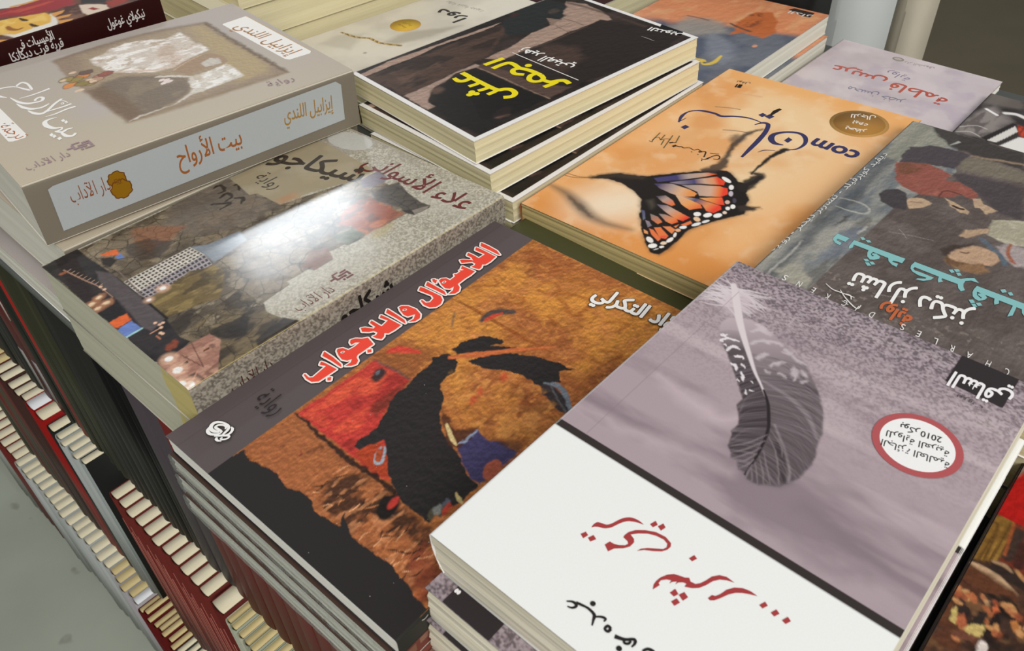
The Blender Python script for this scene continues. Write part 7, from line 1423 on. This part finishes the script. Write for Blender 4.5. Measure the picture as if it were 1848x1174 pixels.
row(54, 19, -498.8, 223, 150, [
  (18, 8.4, ['a9a892', '8f937f', '9aa08c'], PGT, None, 'thin book with tan page top on the middle shelf, near the feather-cover pile', 'thin tan-topped books on the middle shelf', 1.6, 4),
  (1, 18, '5c1f1b', PGY, 'lines', 'single wider dark red book at the near end of the dark red middle set', None, 0, 0),
  (1, 5, None, None, None, '', None, 0, 0),
  (11, 14, '66261f', PGY, 'lines', 'dark red streaked book with cream page top in the middle shelf set', 'dark red set on the middle shelf', 0.8, 2),
  (1, 44, None, None, None, '', None, 0, 0),
  (5, 11.5, ['9ea29e', '8f9692'], PGY, None, 'pale grey book with cream page top beyond the empty gap of the middle shelf', 'pale grey books on the middle shelf', 1.5, 3),
  (1, 15, '1f201c', PGY, None, 'black book with cream page top beside the pale grey ones on the middle shelf', None, 0, 0),
  (1, 7, None, None, None, '', None, 0, 0),
  (1, 20, '8e120d', PGY, None, 'bright red book with cream page top on the middle shelf', None, 0, 0),
  (1, 20, '8e120d', PGW, None, 'bright red book with white page top on the middle shelf', None, 0, 0),
  (5, 15, ['4a4636', '3f2620'], PGY, None, 'dark brownish book with cream page top toward the far end of the middle shelf', 'brownish books on the middle shelf', 1.5, 3),
  (9, 16, ['5a3a30', '4a4636', '6b2420'], PGT, None, 'dim book with tan page top at the far end of the middle shelf', 'far dim books on the middle shelf', 1.5, 4)])
row(270, -1, -723.8, 208, 150, [
  (9, 9, ['b9bcc2', 'a8adb4'], PGW, None, 'white-topped thin book on the bottom shelf below the dark red set', 'white-topped books on the bottom shelf', 1, 3),
  (3, 9, '3a3a36', PGY, None, 'charcoal thin book on the bottom shelf beside the dark red ones', 'charcoal books on the bottom shelf', 1.5, 3),
  (8, 9.4, '56110f', PGT, None, 'dark red thin book with tan page top on the bottom shelf', 'dark red books on the bottom shelf', 2, 4),
  (1, 13, 'a59fa0', PGW, None, 'pale book with white page top among tan ones on the bottom shelf', None, 0, 0),
  (4, 14, ['9b9798', 'a49fa2'], PGT, None, 'lilac grey book with tan page top on the bottom shelf', 'lilac grey books on the bottom shelf', 2.5, 3),
  (16, 15, ['9da19c', 'a6a9a4'], PGY, None, 'pale grey-green book with cream page top on the bottom shelf', 'pale books on the bottom shelf', 1.5, 3),
  (6, 18, '6a211c', PGY, None, 'dull red book with cream page top at the far end of the bottom shelf', 'far dull red books on the bottom shelf', 1.5, 3),
  (5, 16, '96998f', PGY, None, 'pale greenish book at the very far end of the bottom shelf', 'far pale books on the bottom shelf', 1.5, 3)])

# ================================================================ beyond the table
POSTM = plain_mat('light_grey_steel', 'c6c9c6', 0.4, 0.4, 0.05, 20); POSTD = plain_mat('beige_board', 'c4baa6', 0.5, 0.3, 0.08, 30); DARKF = plain_mat('dark_olive_floor', '5a5342', 0.7, 0.2, 0.15, 6); BLKM = plain_mat('black_board', '151312', 0.6)
slab('floor_dark_sheet', (1000, -3000, FLOOR_Z), (5900, 4900, FLOOR_Z+4), DARKF)  # thin dark olive sheet over the far part of the floor
p = root('upright_post', 'light grey steel post standing at the far right end of the table', 'post'); p.location = (0.83, 0.12, FLOOR_Z*0.001)
def at_post(name, pts, z0, z1, mat):
    m = Mesh(); n = len(pts); v = [(x-830, y-120, z-FLOOR_Z) for z in (z0, z1) for x, y in pts]
    m.add(v, [tuple(range(n))[::-1], tuple(range(n, 2*n))]+[(i, (i+1) % n, n+(i+1) % n, n+i) for i in range(n)], (1, 1, 1)); return m.build(name, mat, p)
at_post('box_section', [(777, 138), (826, 100), (850, 112), (845, 190), (800, 190)], FLOOR_Z, 500, POSTM)
at_post('edge_strip', [(838, 92), (868, 71), (884, 95), (854, 110)], FLOOR_Z, 500, POSTD)
at_post('foot_plate', [(770, 130), (830, 85), (890, 66), (900, 100), (850, 195), (790, 195)], FLOOR_Z, FLOOR_Z+6, POSTM)
bk = root('black_display_box', 'black box standing behind the orange and blue paperbacks', 'box'); bk.location = (0.705, 0.35, TABLE_Z*0.001)
m = Mesh(); m.box((-35, -215, 0), (40, -60, 75), lin('151312')); m.build('box_body', BLKM, bk)
m = Mesh(); m.box((-37, -217, 75), (42, -58, 79), lin('1c1a19')); m.build('lid', BLKM, bk)

# the lettering helper is not part of the place
bpy.data.objects.remove(_fo, do_unlink=True)
bpy.data.curves.remove(_fc)
